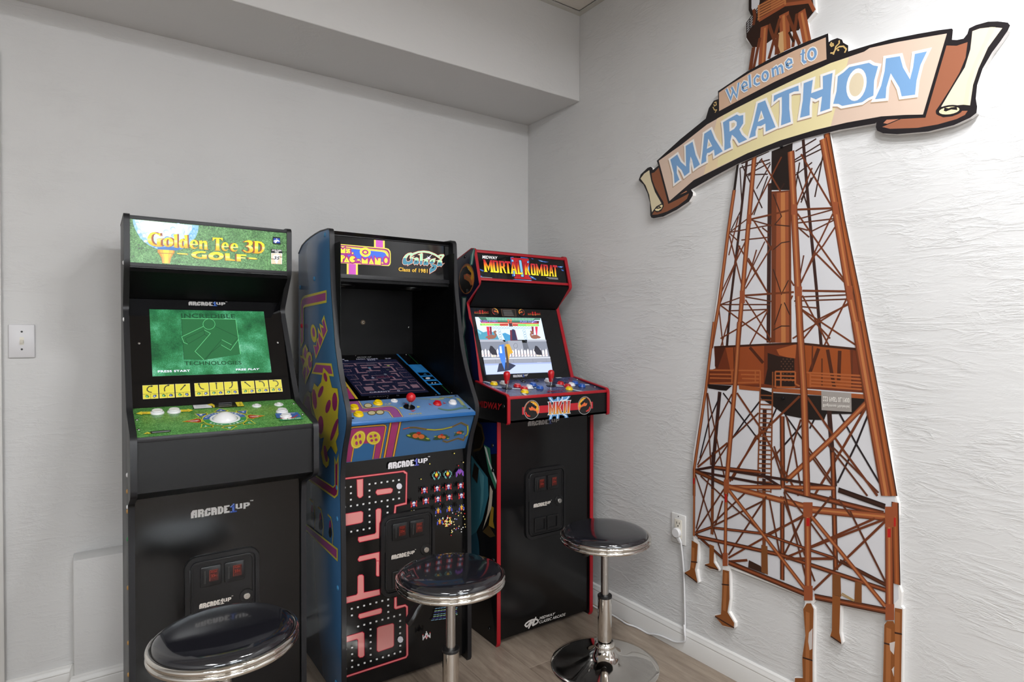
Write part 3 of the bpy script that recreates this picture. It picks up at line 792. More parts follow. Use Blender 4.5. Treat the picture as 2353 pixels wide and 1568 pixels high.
'c2_marq': '''
p,ecd95a,,:1549 1418 402 3 -6 -275 -402 6
p,ecd95a,,:540 512 395 -3 -8 -377 -395 0
p,c455b8,,:1613 1418 270 2 -6 -260 -269 -2
p,c455b8,,:609 516 257 -2 -8 -380 -257 -1
p,ecd95a,,:277 1164 1716 -2 100 -24 62 -75 14 -90 -8 -331 -29 -83 -54 -41 -1815 -18 -85 25 -52 53 -13 66 7 381 21 68 58 52
p,8e1f6c,,:305 1137 1655 -8 100 -24 62 -75 14 -79 -6 -282 -29 -82 -54 -41 -1754 -15 -86 25 -52 53 -13 66 7 328 20 64 59 52
p,ecd95a,,:348 1098 1564 -18 99 -24 62 -75 15 -62 -5 -208 -29 -82 -54 -41 -1663 -11 -86 25 -52 53 -13 66 5 248 20 58 59 53
p,7a6a20,,:367 1080 1523 -21 100 -24 62 -76 14 -55 -4 -174 -28 -82 -54 -42 -1623 -8 -86 24 -52 53 -13 66 4 214 20 55 59 52
p,ecd95a,,:373 1074 1510 -23 99 -24 62 -75 15 -53 -4 -163 -29 -82 -53 -41 -1609 -8 -86 24 -52 54 -13 65 4 202 20 54 59 52
p,3f68d8,,:410 1041 1432 -31 99 -24 62 -75 15 -40 -3 -99 -28 -82 -54 -42 -1531 -4 -87 24 -52 54 -13 65 3 135 20 48 59 53
p,a82a80,,:300 1121 110 -82 108 71 11 -52 184 -4 2 -140 55 14 34 -40 -6 -54 -40 -18 -187 -4 -282 7
p,a82a80,,:270 808 222 -2 50 42 66 -110 60 52 80 30 89 -27 67 -92 -50 -42 49 -45 -62 -82 -90 -23 -88 6 -399 -5
p,a82a80,,:895 710 130 0 -4 -176 -130 1
p,a82a80,,:1051 770 46 38 99 -86 103 67 71 -54 54 122 88 -171 9 178 21 2 106 -101 12 45 162 2 -12 -294 -765 -6
p,f2ec4c,,:323 1041 85 -74 84 79 2 -187 -170 -4
p,f2ec4c,,:524 1020 144 2 -5 -44 -50 -9 54 -25 -7 -72 -139 -6 3 43 49 9 -53 29
p,f2ec4c,,:782 878 -4 -15 -11 -11 -13 -5 -14 3 -10 10 -4 14 4 15 11 11 14 5 14 -3 9 -10
p,f2ec4c,,:298 781 126 5 53 -39 -6 -58 -69 -34 -7 -110 -102 -2
p,f2ec4c,,:540 737 102 -188 -205 -1
p,f2ec4c,,:747 777 59 -10 37 -43 -88 -58 86 -52 -49 -42 -59 -14 -69 29 -30 66 23 69 40 41
p,f2ec4c,,:919 683 85 1 -1 -49 -85 -1
p,f2ec4c,,:1080 733 115 -84 95 90 4 -191 -218 -5
p,f2ec4c,,:1423 749 102 -202 -192 -1
p,f2ec4c,,:1566 798 111 -140 8 108 99 7 -11 -232 -212 2
p,7a2050,,:575 985 -5 -12 -11 -6 -11 4 -4 12 5 12 11 6 11 -4
p,7a2050,,:627 901 -4 -13 -12 -6 -11 4 -4 12 5 13 11 6 11 -4
p,7a2050,,:429 729 -5 -12 -11 -6 -11 4 -5 12 5 12 11 6 11 -4
p,7a2050,,:548 599 -5 -13 -11 -6 -11 4 -5 12 5 13 11 6 11 -5
p,7a2050,,:1439 597 -5 -13 -12 -6 -11 5 -5 12 5 13 12 6 12 -5
p,f2ec4c,,:1412 930 -24 -56 -45 -47 -61 -32 -69 -14 -69 7 -61 26 -45 42 -24 53 -1 58 23 55 45 47 60 33 69 14 69 -6 62 -26 45 -42 25 -54
p,a82a80,,:1331 937 -19 -37 -40 -27 -51 -13 -54 5 -44 22 -27 33 -4 40 20 37 39 27 51 13 53 -5 45 -21 27 -34
p,f2ec4c,,:1271 943 -12 -22 -26 -14 -31 -4 -28 9 -19 19 -3 23 12 22 25 14 31 4 29 -9 19 -19
p,a82a80,,:2104 718 -11 -66 -29 -57 -42 -40 -49 -16 -48 10 -40 34 -27 53 -8 64 12 65 28 58 42 39 49 17 48 -9 41 -34 26 -54
p,f2ec4c,,:2040 713 -9 -45 -24 -35 -32 -14 -32 10 -22 31 -7 44 9 46 24 35 32 14 32 -10 22 -31
l,7a1a10,45,1:3017 1040 238 96 228 39 230 -8 231 -66 133 -63 113 53 131 10 17 -38 -124 -168 -52 22 110 135 -77 -8 -78 -35 70 -48 -25 -35 -231 122 -231 66 -218 9 -228 -35 -193 -85 -136 -108 -23 -27 48 136 -101 -38 -80 -118 -8 -87 60 -37 78 23 54 58 -35 64 164 71 -76 -106 10 -50 17 -86 -154 -75 -68 -48 19 68 -67 -35 -99 -2 -45 48 -1 91 41 115 91 109 100 64 112 29
l,7a1a10,45,1:3035 847 158 57 67 -31 6 -123 49 3 -116 -121 -29 31 -85 -37 -27 48 20 104 79 47
l,7a1a10,45,1:3252 1017 155 64 26 -19 -20 -385 -81 -59 -24 42 23 342
l,7a1a10,45,1:3435 844 179 55 38 -71 3 -104 40 3 -89 -100 -45 29 -92 -29 -24 42 28 116 70 36
l,7a1a10,45,1:3727 823 36 45 193 61 -27 -133 -54 -57 -71 -46 140 1 72 -40 -17 -85 -61 -88 -230 -134 1 162 129 123 -81 16 25 62 -81 7
l,7a1a10,45,1:3983 841 202 57 52 -60 -4 -117 97 44 -141 -136 -34 32 -107 -38 -32 42 37 139 59 31
l,f0c4a8,25,1:3017 1040 238 96 228 39 230 -8 231 -66 133 -63 113 53 131 10 17 -38 -124 -168 -52 22 110 135 -77 -8 -78 -35 70 -48 -25 -35 -231 122 -231 66 -218 9 -228 -35 -193 -85 -136 -108 -23 -27 48 136 -101 -38 -80 -118 -8 -87 60 -37 78 23 54 58 -35 64 164 71 -76 -106 10 -50 17 -86 -154 -75 -68 -48 19 68 -67 -35 -99 -2 -45 48 -1 91 41 115 91 109 100 64 112 29
l,f0c4a8,25,1:3035 847 158 57 67 -31 6 -123 49 3 -116 -121 -29 31 -85 -37 -27 48 20 104 79 47
l,f0c4a8,25,1:3252 1017 155 64 26 -19 -20 -385 -81 -59 -24 42 23 342
l,f0c4a8,25,1:3435 844 179 55 38 -71 3 -104 40 3 -89 -100 -45 29 -92 -29 -24 42 28 116 70 36
l,f0c4a8,25,1:3727 823 36 45 193 61 -27 -133 -54 -57 -71 -46 140 1 72 -40 -17 -85 -61 -88 -230 -134 1 162 129 123 -81 16 25 62 -81 7
l,f0c4a8,25,1:3983 841 202 57 52 -60 -4 -117 97 44 -141 -136 -34 32 -107 -38 -32 42 37 139 59 31
p,3f8098,,1:3017 1040 238 96 228 39 230 -8 231 -66 133 -63 113 53 131 10 17 -38 -124 -168 -52 22 110 135 -77 -8 -78 -35 70 -48 -25 -35 -231 122 -231 66 -218 9 -228 -35 -193 -85 -136 -108 -23 -27 48 136 -101 -38 -80 -118 -8 -87 60 -37 78 23 54 58 -35 64 164 71 -76 -106 10 -50 17 -86 -154 -75 -68 -48 19 68 -67 -35 -99 -2 -45 48 -1 91 41 115 91 109 100 64 112 29
p,3f8098,,2:3035 847 158 57 67 -31 6 -123 49 3 -116 -121 -29 31 -85 -37 -27 48 20 104 79 47
p,3f8098,,3:3252 1017 155 64 26 -19 -20 -385 -81 -59 -24 42 23 342
p,3f8098,,4:3435 844 179 55 38 -71 3 -104 40 3 -89 -100 -45 29 -92 -29 -24 42 28 116 70 36
p,3f8098,,5:3727 823 36 45 193 61 -27 -133 -54 -57 -71 -46 140 1 72 -40 -17 -85 -61 -88 -230 -134 1 162 129 123 -81 16 25 62 -81 7
p,3f8098,,2:3983 841 202 57 52 -60 -4 -117 97 44 -141 -136 -34 32 -107 -38 -32 42 37 139 59 31
p,141214,,:3134 782 56 14 -24 -74 -29 -12
p,141214,,:3530 789 46 8 -19 -69 -28 -7
p,141214,,:3796 828 71 16 -49 -67 -29 -7
p,141214,,:3788 530 72 83 46 -18 -48 -61
p,141214,,:4099 776 53 14 -19 -65 -30 -7
p,f0ecff,,:3838 1088 -131 -162 69 -5 -59 -25 -25 -65 -33 61 -97 19 87 27 -39 54 68 -42
t|f0b840|1|Class of 1981|2449 355 1164 -3 7 151 -1166 -7
''',
'c2_side': '''
p,e0ce48,,:3565 13451 -3 -423 -2587 -66 -136 -45 -12 -1224 -394 -284 17 1641 84 194 204 106 281 48
p,a8478c,,:3480 13373 -2 -265 -2463 -56 -224 -72 -45 -1276 -229 -189 15 1532 108 192 282 63
p,e0ce48,,:3296 12615 370 -532 -1314 -1013 -285 495 325 -16 73 217 177 88 -32 343 378 -246 -217 384 422 -100 -167 171
p,a8478c,,:3275 12496 300 -409 -365 -261 -254 379 290 -44 -139 212
p,a8478c,,:2699 12036 437 -259 -275 -273 -206 221
p,a8478c,,:2139 11544 288 -27 130 250 207 -297 -375 -301
p,e0ce48,,:2451 11993 15 -124 -38 -107 -87 -75 -123 -31 -141 19 -139 66 -113 104 -71 125 -17 128 41 109 90 75 127 28 142 -22 136 -69 110 -103
p,a8478c,,:2266 12031 8 -88 -36 -65 -71 -26 -88 20 -81 62 -51 87 -9 88 37 66 73 25 88 -21 79 -62
p,e0ce48,,:1080 11582 310 -186 37 -89 266 -5 164 -95 95 -173 -99 -314 -166 -142 -622 -512 -396 434 84 236 -405 426 328 -37 43 255
p,a8478c,,:1040 11513 232 -256 -198 -233 -236 175
p,a8478c,,:471 11072 365 -45 159 -74 -242 -194
p,a8478c,,:1579 11188 151 -29 51 -154 -106 -15 15 -77 210 119 -47 -246 -203 -87 -189 92 -36 268
p,a8478c,,:993 10747 196 -82 -202 -525 -237 365
p,a8478c,,:1268 10827 358 -241 -401 -237
p,a8478c,,:1954 11232 110 80 0 -77 -104 -91
p,a8478c,,:1312 11349 116 25 -1 -90 -77 -36
p,e0ce48,,:2337 10944 1752 43 232 -418 -2485 -38
p,a8478c,,:2386 10876 1609 30 185 -265 -2158 -45
l,33301a,14,1:3219 10811 557 -169 358 -457 541 16 133 -366 -100 -514 71 -595 -267 -266 151 -256 -154 -177 -508 201 -451 -308 286 -162 -83 -225 -248 -130 -337 78 -214 341 306 586 -389 -96 -282 110 -24 381 -639 541 -90 442 331 418 408 -109 399 192
p,e3cf35,,:3219 10811 557 -169 358 -457 541 16 133 -366 -100 -514 71 -595 -267 -266 151 -256 -154 -177 -508 201 -451 -308 286 -162 -83 -225 -248 -130 -337 78 -214 341 306 586 -389 -96 -282 110 -24 381 -639 541 -90 442 331 418 408 -109 399 192
p,9c2a68,,:3623 10514 27 -77 -27 -63 -76 -32 -103 8 -105 46 -76 72 -28 78 28 63 78 32 104 -9 103 -47
p,9c2a68,,:3139 9952 -147 -110 -166 -80 -141 -28 -76 33 11 85 93 114 150 111 166 78 137 25 73 -34 -10 -83
p,9c2a68,,:2463 9668 27 -153 -29 -129 -78 -80 -113 -16 -127 53 -115 113 -79 149 -28 156 29 131 81 80 115 12 127 -56 112 -113
p,9c2a68,,:4665 9771 -26 -134 -73 -113 -105 -70 -117 -13 -106 49 -74 99 -26 132 28 137 75 114 107 68 117 10 104 -51 71 -99
p,9c2a68,,:3229 8832 -31 -143 -87 -124 -125 -80 -140 -19 -127 45 -88 103 -31 139 33 147 90 125 128 78 140 15 124 -48 85 -102
p,9c2a68,,:4550 8826 -175 -179 -180 -148 -150 -85 -88 -3 -8 79 76 145 141 182 178 179 179 143 144 79 83 1 7 -77 -71 -139
p,9c2a68,,:3648 7918 38 -138 -21 -112 -73 -55 -107 15 -114 84 -88 129 -39 141 21 113 75 55 109 -18 112 -85
p,9c2a68,,:3963 9530 -120 -124 -153 -93 -144 -37 -97 30 -22 90 59 124 124 125 153 91 142 34 94 -31 21 -88
p,8c8a4a,,:1403 9865 338 -58 138 -468 461 -342 -46 -88 -1548 404 156 337
p,7a4a5e,,:1303 9684 292 -32 188 -436 140 -182 -1024 294
p,e0ce48,,:4362 7959 191 -196 230 350 -30 -1185 -54 -189 -307 -176 -2961 2 901 371 1906 -16 156 98
p,96205f,,:4461 7797 92 -98 138 151 -29 -941 -77 -170 -232 -115 -2727 18 614 240 1997 -8 219 118
p,e0ce48,,:1068 4867 3620 122 -18 -425 -3655 41
p,a8478c,,:1067 4809 3514 110 -2 -294 -3543 29
l,c9b23a,60,:3668 5850 324 -24 158 -219 61 -294 -65 -355
p,96205f,,:4022 5469 -16 -147 -42 -117 -57 -55 -56 23 -41 95 -15 141 17 148 42 117 57 53 56 -24 41 -94
p,101014,,:4085 5356 -22 -97 -59 -83 -81 -47 -81 2 -59 51 -21 86 22 98 60 84 82 46 80 -3 58 -51
l,c9b23a,60,:2594 5858 354 -24 171 -229 66 -306 -71 -371
p,96205f,,:2979 5461 -17 -154 -46 -121 -62 -57 -61 24 -44 98 -16 147 18 155 46 122 62 56 61 -26 44 -98
p,101014,,:3048 5344 -24 -102 -64 -86 -88 -50 -88 2 -64 53 -24 90 25 103 66 87 88 48 87 -3 63 -53
l,c9b23a,60,:1619 5912 380 -26 184 -238 71 -317 -77 -384
p,96205f,,:2033 5499 -19 -159 -49 -126 -66 -59 -67 25 -47 102 -17 152 19 161 50 126 67 58 66 -26 47 -103
p,101014,,:2107 5377 -26 -105 -69 -90 -95 -51 -94 2 -70 55 -24 94 26 106 71 90 95 50 94 -3 67 -56
''',
'c2_con': '''
p,8d4b84,,:325 1387 355 -14 -42 -539 45 -51 937 28 104 -98 44 -189 -38 -482 -290 6 -12 395 -77 79 -1197 103
l,5a3030,60,:713 1378 -30 -506 35 -50 919 32 125 -101 46 -213 -51 -502
l,c9b070,34,:713 1378 -30 -506 35 -50 919 32 125 -101 46 -213 -51 -502
l,5a3030,60,:154 595 1206 -52 76 -79 -16 -413
l,c9b070,34,:154 595 1206 -52 76 -79 -16 -413
p,5a4a20,,:1054 974 -42 -73 -63 -53 -70 -24 -64 10 -46 41 -19 66 12 76 42 73 62 55 71 25 66 -10 46 -42 19 -67
p,b9b08a,,:1026 978 -40 -62 -60 -41 -65 -8 -52 26 -26 53 8 67 39 63 60 41 65 9 53 -26 26 -55
p,5a4a20,,:985 448 -41 -69 -61 -50 -69 -22 -63 10 -45 41 -18 63 12 73 40 70 61 51 69 23 64 -10 46 -41 18 -65
p,b9b08a,,:957 453 -39 -59 -59 -38 -63 -7 -51 25 -25 52 7 64 38 59 59 39 64 8 52 -26 25 -53
p,5a4a20,,:1272 446 -43 -69 -62 -51 -70 -22 -64 10 -45 41 -18 64 12 74 42 69 62 52 71 24 65 -11 46 -41 18 -65
p,b9b08a,,:1243 451 -40 -60 -60 -38 -64 -7 -52 26 -25 52 8 64 40 60 60 39 65 8 52 -26 25 -53
t|b9b060|1|MOVE|2018 148 481 -34 23 100 -457 15
t|c9c080|0|1UP|1491 932 238 11 32 135 -228 -13
p,b9b95a,,:1881 689 145 24 -30 -124
p,b9b95a,,:2681 637 -104 77 -55 -147
p,a04a60,,:2199 434 212 -11 -163 -111
p,a04a60,,:2199 958 122 16 -60 -86
p,a04a60,,:3094 862 60 -178 -90 38
p,a04a60,,:3686 874 57 -131 -126 -30
l,7a8a70,40,:2803 1269 455 -112 381 -28
l,a8a870,70,:3300 1141 323 -44 210 21
l,9aa070,130,:4373 1079 5 -279 -54 -290
l,5a7a72,110,:4348 507 -17 -217 -209 32 -288 -75 -276 -13 -176 84 -108 120
t|8a8a50|1|Galaga|3616 1133 613 -34 64 171 -549 22
''',
'c2_apr': '''
p,a5386e,,:0 1235 82 99 1042 -16 54 -56 30 -1243 -184 9 -35 649 -751 -37 -12 -613 -159 3
p,34689a,,:242 718 705 -36 19 -656 -703 15
l,3a1408,66,:-13 1281 28 66 58 38 1018 -16 81 -28 36 -69 3 -79 20 -1173
l,c47a1c,50,:-13 1281 28 66 58 38 1018 -16 81 -28 36 -69 3 -79 20 -1173
l,e8c04a,20,:-13 1281 28 66 58 38 1018 -16 81 -28 36 -69 3 -79 20 -1173
l,3a1408,52,:231 615 7 -590
l,c47a1c,40,:231 615 7 -590
l,e8c04a,16,:231 615 7 -590
l,3a1408,52,:957 628 21 -603
l,c47a1c,40,:957 628 21 -603
l,e8c04a,16,:957 628 21 -603
p,a5386e,,:1392 1495 237 -10 26 -1461 -223 4
l,3a1408,85,:1340 1491 44 -1463
l,c47a1c,65,:1340 1491 44 -1463
l,e8c04a,26,:1340 1491 44 -1463
l,3a1408,85,:1683 1484 29 -1458
l,c47a1c,65,:1683 1484 29 -1458
l,e8c04a,26,:1683 1484 29 -1458
p,d8c43c,,:539 739 -44 -90 -61 -67 -70 -36 -74 -2 -69 31 -58 62 -42 86 -21 102 1 108 24 103 43 88 59 66 69 36 73 4 69 -29 59 -60 43 -86 22 -102 0 -109
p,f0e070,,:518 755 -40 -82 -54 -60 -64 -32 -66 -3 -62 29 -53 55 -37 78 -19 92 1 96 21 93 39 80 53 59 63 33 65 3 62 -26 53 -55 39 -76 20 -92 0 -98
p,d9c338,,:505 764 -37 -76 -51 -56 -59 -31 -61 -2 -59 27 -49 51 -35 73 -17 85 1 91 19 86 37 75 50 55 58 31 61 3 58 -25 49 -51 36 -71 19 -86 0 -91
p,a5386e,,:474 775 -1 -49 -18 -28 -30 4 -29 34 -17 51 0 49 19 28 29 -4 29 -33
p,a5386e,,:346 747 0 -49 -19 -28 -29 4 -29 33 -17 51 1 49 18 28 29 -4 29 -33
p,a5386e,,:281 990 -1 -49 -18 -27 -29 3 -28 33 -17 51 0 48 19 28 29 -4 28 -33
p,a5386e,,:408 1019 -1 -48 -19 -28 -29 4 -28 33 -18 50 1 49 19 27 29 -3 28 -33
p,d8c43c,,:1080 913 17 -85 -9 -78 -32 -65 -53 -45 -68 -19 -77 8 -77 33 -71 56 -57 72 -38 82 -15 84 9 77 32 64 51 43 67 20 76 -6 77 -32 71 -54 58 -72
p,f0e070,,:1057 911 14 -76 -7 -71 -29 -58 -48 -40 -61 -18 -69 7 -70 30 -63 50 -52 65 -34 74 -13 76 8 69 28 57 47 40 60 18 68 -6 69 -29 64 -49 52 -65
p,d9c338,,:1043 910 13 -71 -7 -66 -27 -55 -44 -37 -57 -16 -65 6 -65 28 -59 47 -48 61 -32 69 -13 70 8 65 26 53 44 37 56 17 64 -6 64 -26 60 -46 49 -61
p,a5386e,,:1004 807 -4 -34 -23 -18 -34 4 -31 25 -16 36 4 33 23 19 33 -4 32 -25
p,a5386e,,:856 794 -4 -34 -23 -18 -34 4 -30 25 -17 36 4 33 23 18 34 -4 30 -24
p,a5386e,,:797 965 -4 -33 -23 -19 -33 4 -31 25 -16 35 4 34 23 18 33 -4 31 -24
p,a5386e,,:944 979 -4 -33 -23 -19 -33 4 -31 25 -16 35 4 34 23 18 33 -4 31 -24
l,c0502a,40,:1838 1140 218 39
l,c0502a,62,:2056 1179 219 -23 467 -129 311 -54 304 -4 372 59 324 148 320 -168 72 -223 13 -171 -66 -60 -29 -167 -262 107 -416 -110 -191 82
l,3f6030,42,:2056 1179 219 -23 467 -129 311 -54 304 -4 372 59 324 148 320 -168 72 -223 13 -171 -66 -60 -29 -167 -262 107 -416 -110 -191 82
l,94b62e,42,:2742 1027 311 -54 304 -4 372 59
l,94b62e,46,:4373 1008 72 -223 13 -171 -66 -60
p,35502c,,:3007 536 -51 -17 -144 20 -208 55 -227 77 -202 83 -139 74 -49 50 48 17 137 -19 201 -52 227 -75 208 -84 146 -77
p,35502c,,:2845 668 -36 -43 -103 -10 -150 26 -165 56 -148 74 -101 77 -37 66 35 42 99 10 146 -24 164 -54 151 -74 105 -78
p,d06a34,,:2485 791 -5 -48 -36 -31 -57 -6 -63 20 -51 41 -26 51 5 47 36 31 56 7 63 -20 51 -41
p,d06a34,,:2719 731 -5 -48 -36 -31 -58 -6 -64 20 -52 42 -27 51 6 48 36 31 57 7 63 -21 53 -41
p,a82420,,:2550 896 -10 -33 -40 -17 -55 7 -50 26 -24 37 9 32 40 17 55 -6 50 -27
p,a8b83a,,:2186 825 -22 -15 -53 9 -53 27 -22 29 21 14 53 -8 54 -27
p,a8b83a,,:2940 607 -23 -15 -55 9 -57 28 -23 31 22 15 55 -10 57 -28
p,35502c,,:3759 606 -24 -26 -88 -24 -134 -16 -151 -5 -140 7 -100 17 -43 24 25 26 85 24 131 16 151 5 142 -6 103 -17
p,35502c,,:3651 661 -10 -41 -57 -35 -93 -22 -110 -3 -106 14 -79 30 -39 40 10 41 56 34 92 22 109 4 106 -14 81 -30
p,d06a34,,:3413 651 -3 -33 -25 -22 -41 -4 -45 14 -38 29 -19 36 3 33 25 22 41 4 45 -14 37 -29
p,d06a34,,:3581 609 -3 -34 -25 -21 -42 -5 -45 15 -38 29 -20 36 3 34 26 21 41 5 45 -15 38 -29
p,a82420,,:3458 725 -6 -23 -29 -12 -40 5 -35 19 -19 25 7 23 28 12 40 -5 36 -19
p,a8b83a,,:3194 696 -9 -17 -34 -8 -38 5 -20 16 8 17 34 8 38 -6
p,a8b83a,,:3736 542 -10 -17 -34 -8 -40 5 -21 17 9 17 34 8 40 -6
p,35502c,,:4297 778 -10 -23 -48 -33 -77 -36 -90 -31 -85 -21 -64 -6 -29 9 10 23 47 33 76 35 90 32 85 21 65 7
p,35502c,,:4231 798 2 -31 -28 -36 -52 -32 -65 -23 -66 -9 -53 7 -31 21 -1 31 28 35 51 32 65 23 66 9 54 -6
p,d06a34,,:4092 746 -2 -23 -17 -15 -28 -2 -31 9 -26 20 -14 24 2 22 17 15 28 3 31 -10 26 -19
p,d06a34,,:4207 718 -2 -23 -17 -15 -28 -3 -31 10 -27 20 -13 24 1 22 18 15 28 3 31 -10 26 -19
p,a82420,,:4122 795 -4 -16 -20 -7 -27 3 -25 12 -12 18 4 15 19 8 28 -3 25 -13
p,a8b83a,,:3936 784 -2 -13 -19 -12 -24 -3 -15 7 2 14 19 12 24 3
p,a8b83a,,:4308 683 -2 -14 -19 -12 -25 -4 -16 8 3 14 19 12 24 3
''',
'c2_mon': '''
l,2f86c8,70,:3813 4119 -12 -1205
l,0a1420,16,:3813 4119 -12 -1205
l,2f86c8,70,:3820 923 28 -818
l,0a1420,16,:3820 923 28 -818
l,1a4a26,40,:4302 4027 -22 -1046
l,1a4a26,40,:4299 907 -12 -769
p,2a7cc0,,:3783 2934 594 -11 -10 -2012 -603 19
p,06080c,,:3849 2123 483 -25 -4 -279 -484 5
p,06080c,,:3842 1706 482 -18 -8 -265 -471 9
p,06080c,,:3836 1300 488 -23 -14 -257 -471 13
p,2a6a9a,,:3997 1899 144 137 35 -154
p,d8dce4,,:4146 1540 -44 -50 -66 -27 -62 6 -34 38 5 54 44 51 66 27 62 -6 35 -38
p,d8dce4,,:4050 1100 -25 -29 -30 -10 -19 15 5 32 25 29 30 10 19 -15
p,d8dce4,,:4180 1097 -25 -29 -31 -10 -19 15 5 32 25 29 31 10 19 -15
l,5aa8dc,12,:3898 2767 444 -8
l,5aa8dc,12,:3906 2653 438 -9
l,5aa8dc,12,:3915 2540 430 -9
l,5aa8dc,12,:3923 2428 424 -10
l,5aa8dc,12,:3931 2317 418 -11
l,c9a83a,90,:733 1581 -11 -701 -22 -727
p,a5386e,,:576 1000 113 11 -60 -858 -260 27
t|c8c8c8|1|ARCADE 1UP|1953 3755 601 11 48 95 -599 0
''',
'c2_low': '''
l,c01838,40,1:29 7258 2059 -26 52 -55 64 -32 -26 -1005 -398 -32 -31 -304 43 -7 18 282 394 20 19 1068 -109 86 -2085 28
p,d98c88,,:29 7258 2059 -26 52 -55 64 -32 -26 -1005 -398 -32 -31 -304 43 -7 18 282 394 20 19 1068 -109 86 -2085 28
l,c01838,40,1:448 7171 189 -3 -1 -541 -59 -48 -59 -2 -55 65
p,d98c88,,:448 7171 189 -3 -1 -541 -59 -48 -59 -2 -55 65
l,c01838,40,1:1144 6737 472 -11 68 -45 -10 -70 -46 -40 -472 5 -54 73 5 46
p,d98c88,,:1144 6737 472 -11 68 -45 -10 -70 -46 -40 -472 5 -54 73 5 46
l,c01838,40,1:15 6107 561 1 59 -44 -7 -287 -48 -33 -565 -5
p,d98c88,,:15 6107 561 1 59 -44 -7 -287 -48 -33 -565 -5
l,c01838,40,1:1101 6067 67 35 86 -19 19 -69 -20 -324 -44 -86 -18 -488 -664 -6 -47 74 12 78 564 8 49 49
p,d98c88,,:1101 6067 67 35 86 -19 19 -69 -20 -324 -44 -86 -18 -488 -664 -6 -47 74 12 78 564 8 49 49
l,c01838,40,1:490 4573 36 50 677 3 -1 -391 -74 16 -24 180 -49 46 -541 -1 -40 55
p,d98c88,,:490 4573 36 50 677 3 -1 -391 -74 16 -24 180 -49 46 -541 -1 -40 55
l,c01838,40,1:1113 4347 82 -18 0 -495 -55 7 -33 39
p,d98c88,,:1113 4347 82 -18 0 -495 -55 7 -33 39
l,c01838,40,1:470 3974 40 37 98 -12 47 -54 5 -554 548 -30 13 -165 -1181 6 -7 179 384 -7 47 52
p,d98c88,,:470 3974 40 37 98 -12 47 -54 5 -554 548 -30 13 -165 -1181 6 -7 179 384 -7 47 52
l,c01838,40,1:508 2711 754 3 27 -54 -13 -88 -42 -15 -700 14 -45 68
p,d98c88,,:508 2711 754 3 27 -54 -13 -88 -42 -15 -700 14 -45 68
l,c01838,40,1:1138 2074 54 23 487 -16 42 -43 -1 -711 -42 -36 -500 -13 -47 53
p,d98c88,,:1138 2074 54 23 487 -16 42 -43 -1 -711 -42 -36 -500 -13 -47 53
l,c01838,40,1:38 2090 574 2 54 -54 6 -737 -48 -36 -92 15 -53 68 -4 527 -48 52 -381 1
p,d98c88,,:38 2090 574 2 54 -54 6 -737 -48 -36 -92 15 -53 68 -4 527 -48 52 -381 1
l,c01838,40,1:1764 2947 57 -1 8 -321 321 -16 87 -89 14 -1687 -67 -74 -2141 12 0 33 2129 -9 35 51 -5 1656 -52 62 -343 -7 -51 47
p,d98c88,,:1764 2947 57 -1 8 -321 321 -16 87 -89 14 -1687 -67 -74 -2141 12 0 33 2129 -9 35 51 -5 1656 -52 62 -343 -7 -51 47
p,d8d8d8,,:-1 7007 59 0 0 -54 -59 0
p,d8d8d8,,:202 7005 60 0 0 -54 -60 -1
p,d8d8d8,,:201 6794 61 0 0 -55 -61 0
p,d8d8d8,,:201 6583 61 -1 -1 -54 -60 0
p,d8d8d8,,:201 6373 60 0 0 -55 -60 1
p,d8d8d8,,:2 6374 60 -1 0 -54 -60 1
p,d8d8d8,,:418 6370 61 0 0 -55 -61 0
p,d8d8d8,,:624 6372 62 -1 0 -55 -62 0
p,d8d8d8,,:836 6999 62 1 0 -56 -62 0
p,d8d8d8,,:835 6789 63 0 0 -56 -63 0
p,d8d8d8,,:835 6581 63 -1 0 -55 -63 0
p,d8d8d8,,:835 6370 62 0 0 -56 -62 1
p,d8d8d8,,:834 6160 63 -1 0 -56 -63 1
p,d8d8d8,,:836 5951 63 -2 0 -55 -63 1
p,d8d8d8,,:836 5740 63 -2 0 -55 -63 2
p,d8d8d8,,:836 5532 63 -2 0 -56 -63 2
p,d8d8d8,,:1044 7000 63 1 0 -56 -63 -1
p,d8d8d8,,:1255 6999 64 0 0 -56 -64 0
p,d8d8d8,,:1466 6998 65 0 0 -57 -65 0
p,d8d8d8,,:1677 6999 65 1 0 -57 -65 -1
p,d8d8d8,,:1885 6997 66 0 0 -57 -66 -1
p,d8d8d8,,:1890 6577 66 -1 0 -57 -66 0
p,d8d8d8,,:1889 6364 67 0 0 -58 -67 1
p,d8d8d8,,:1678 6366 66 0 0 -57 -66 0
p,d8d8d8,,:1470 6366 65 -1 0 -57 -65 1
p,d8d8d8,,:1470 6158 65 -1 0 -56 -65 1
p,d8d8d8,,:1470 5949 65 -2 0 -56 -66 1
p,d8d8d8,,:1259 6368 64 0 0 -57 -64 1
p,d8d8d8,,:1046 6372 63 -1 0 -56 -63 1
p,d8d8d8,,:627 5531 62 -2 0 -56 -62 3
p,d8d8d8,,:419 5533 61 -3 0 -55 -61 3
p,d8d8d8,,:208 5535 61 -2 0 -55 -61 3
p,d8d8d8,,:3 5535 59 -2 0 -54 -59 2
p,d8d8d8,,:221 3001 62 -6 0 -56 -63 6
p,d8d8d8,,:429 2998 63 -6 0 -57 -63 7
p,d8d8d8,,:640 2995 64 -7 0 -56 -64 6
p,d8d8d8,,:854 2994 65 -6 0 -57 -65 6
p,d8d8d8,,:1065 2995 66 -6 0 -58 -66 6
p,d8d8d8,,:1276 2994 66 -7 0 -57 -66 6
p,d8d8d8,,:1487 2988 67 -6 -1 -58 -67 6
p,d8d8d8,,:1486 2780 67 -7 0 -58 -67 7
p,d8d8d8,,:1489 2563 67 -7 0 -58 -67 7
p,d8d8d8,,:1489 2355 67 -7 0 -58 -67 7
p,d8d8d8,,:1278 2357 66 -8 0 -57 -66 7
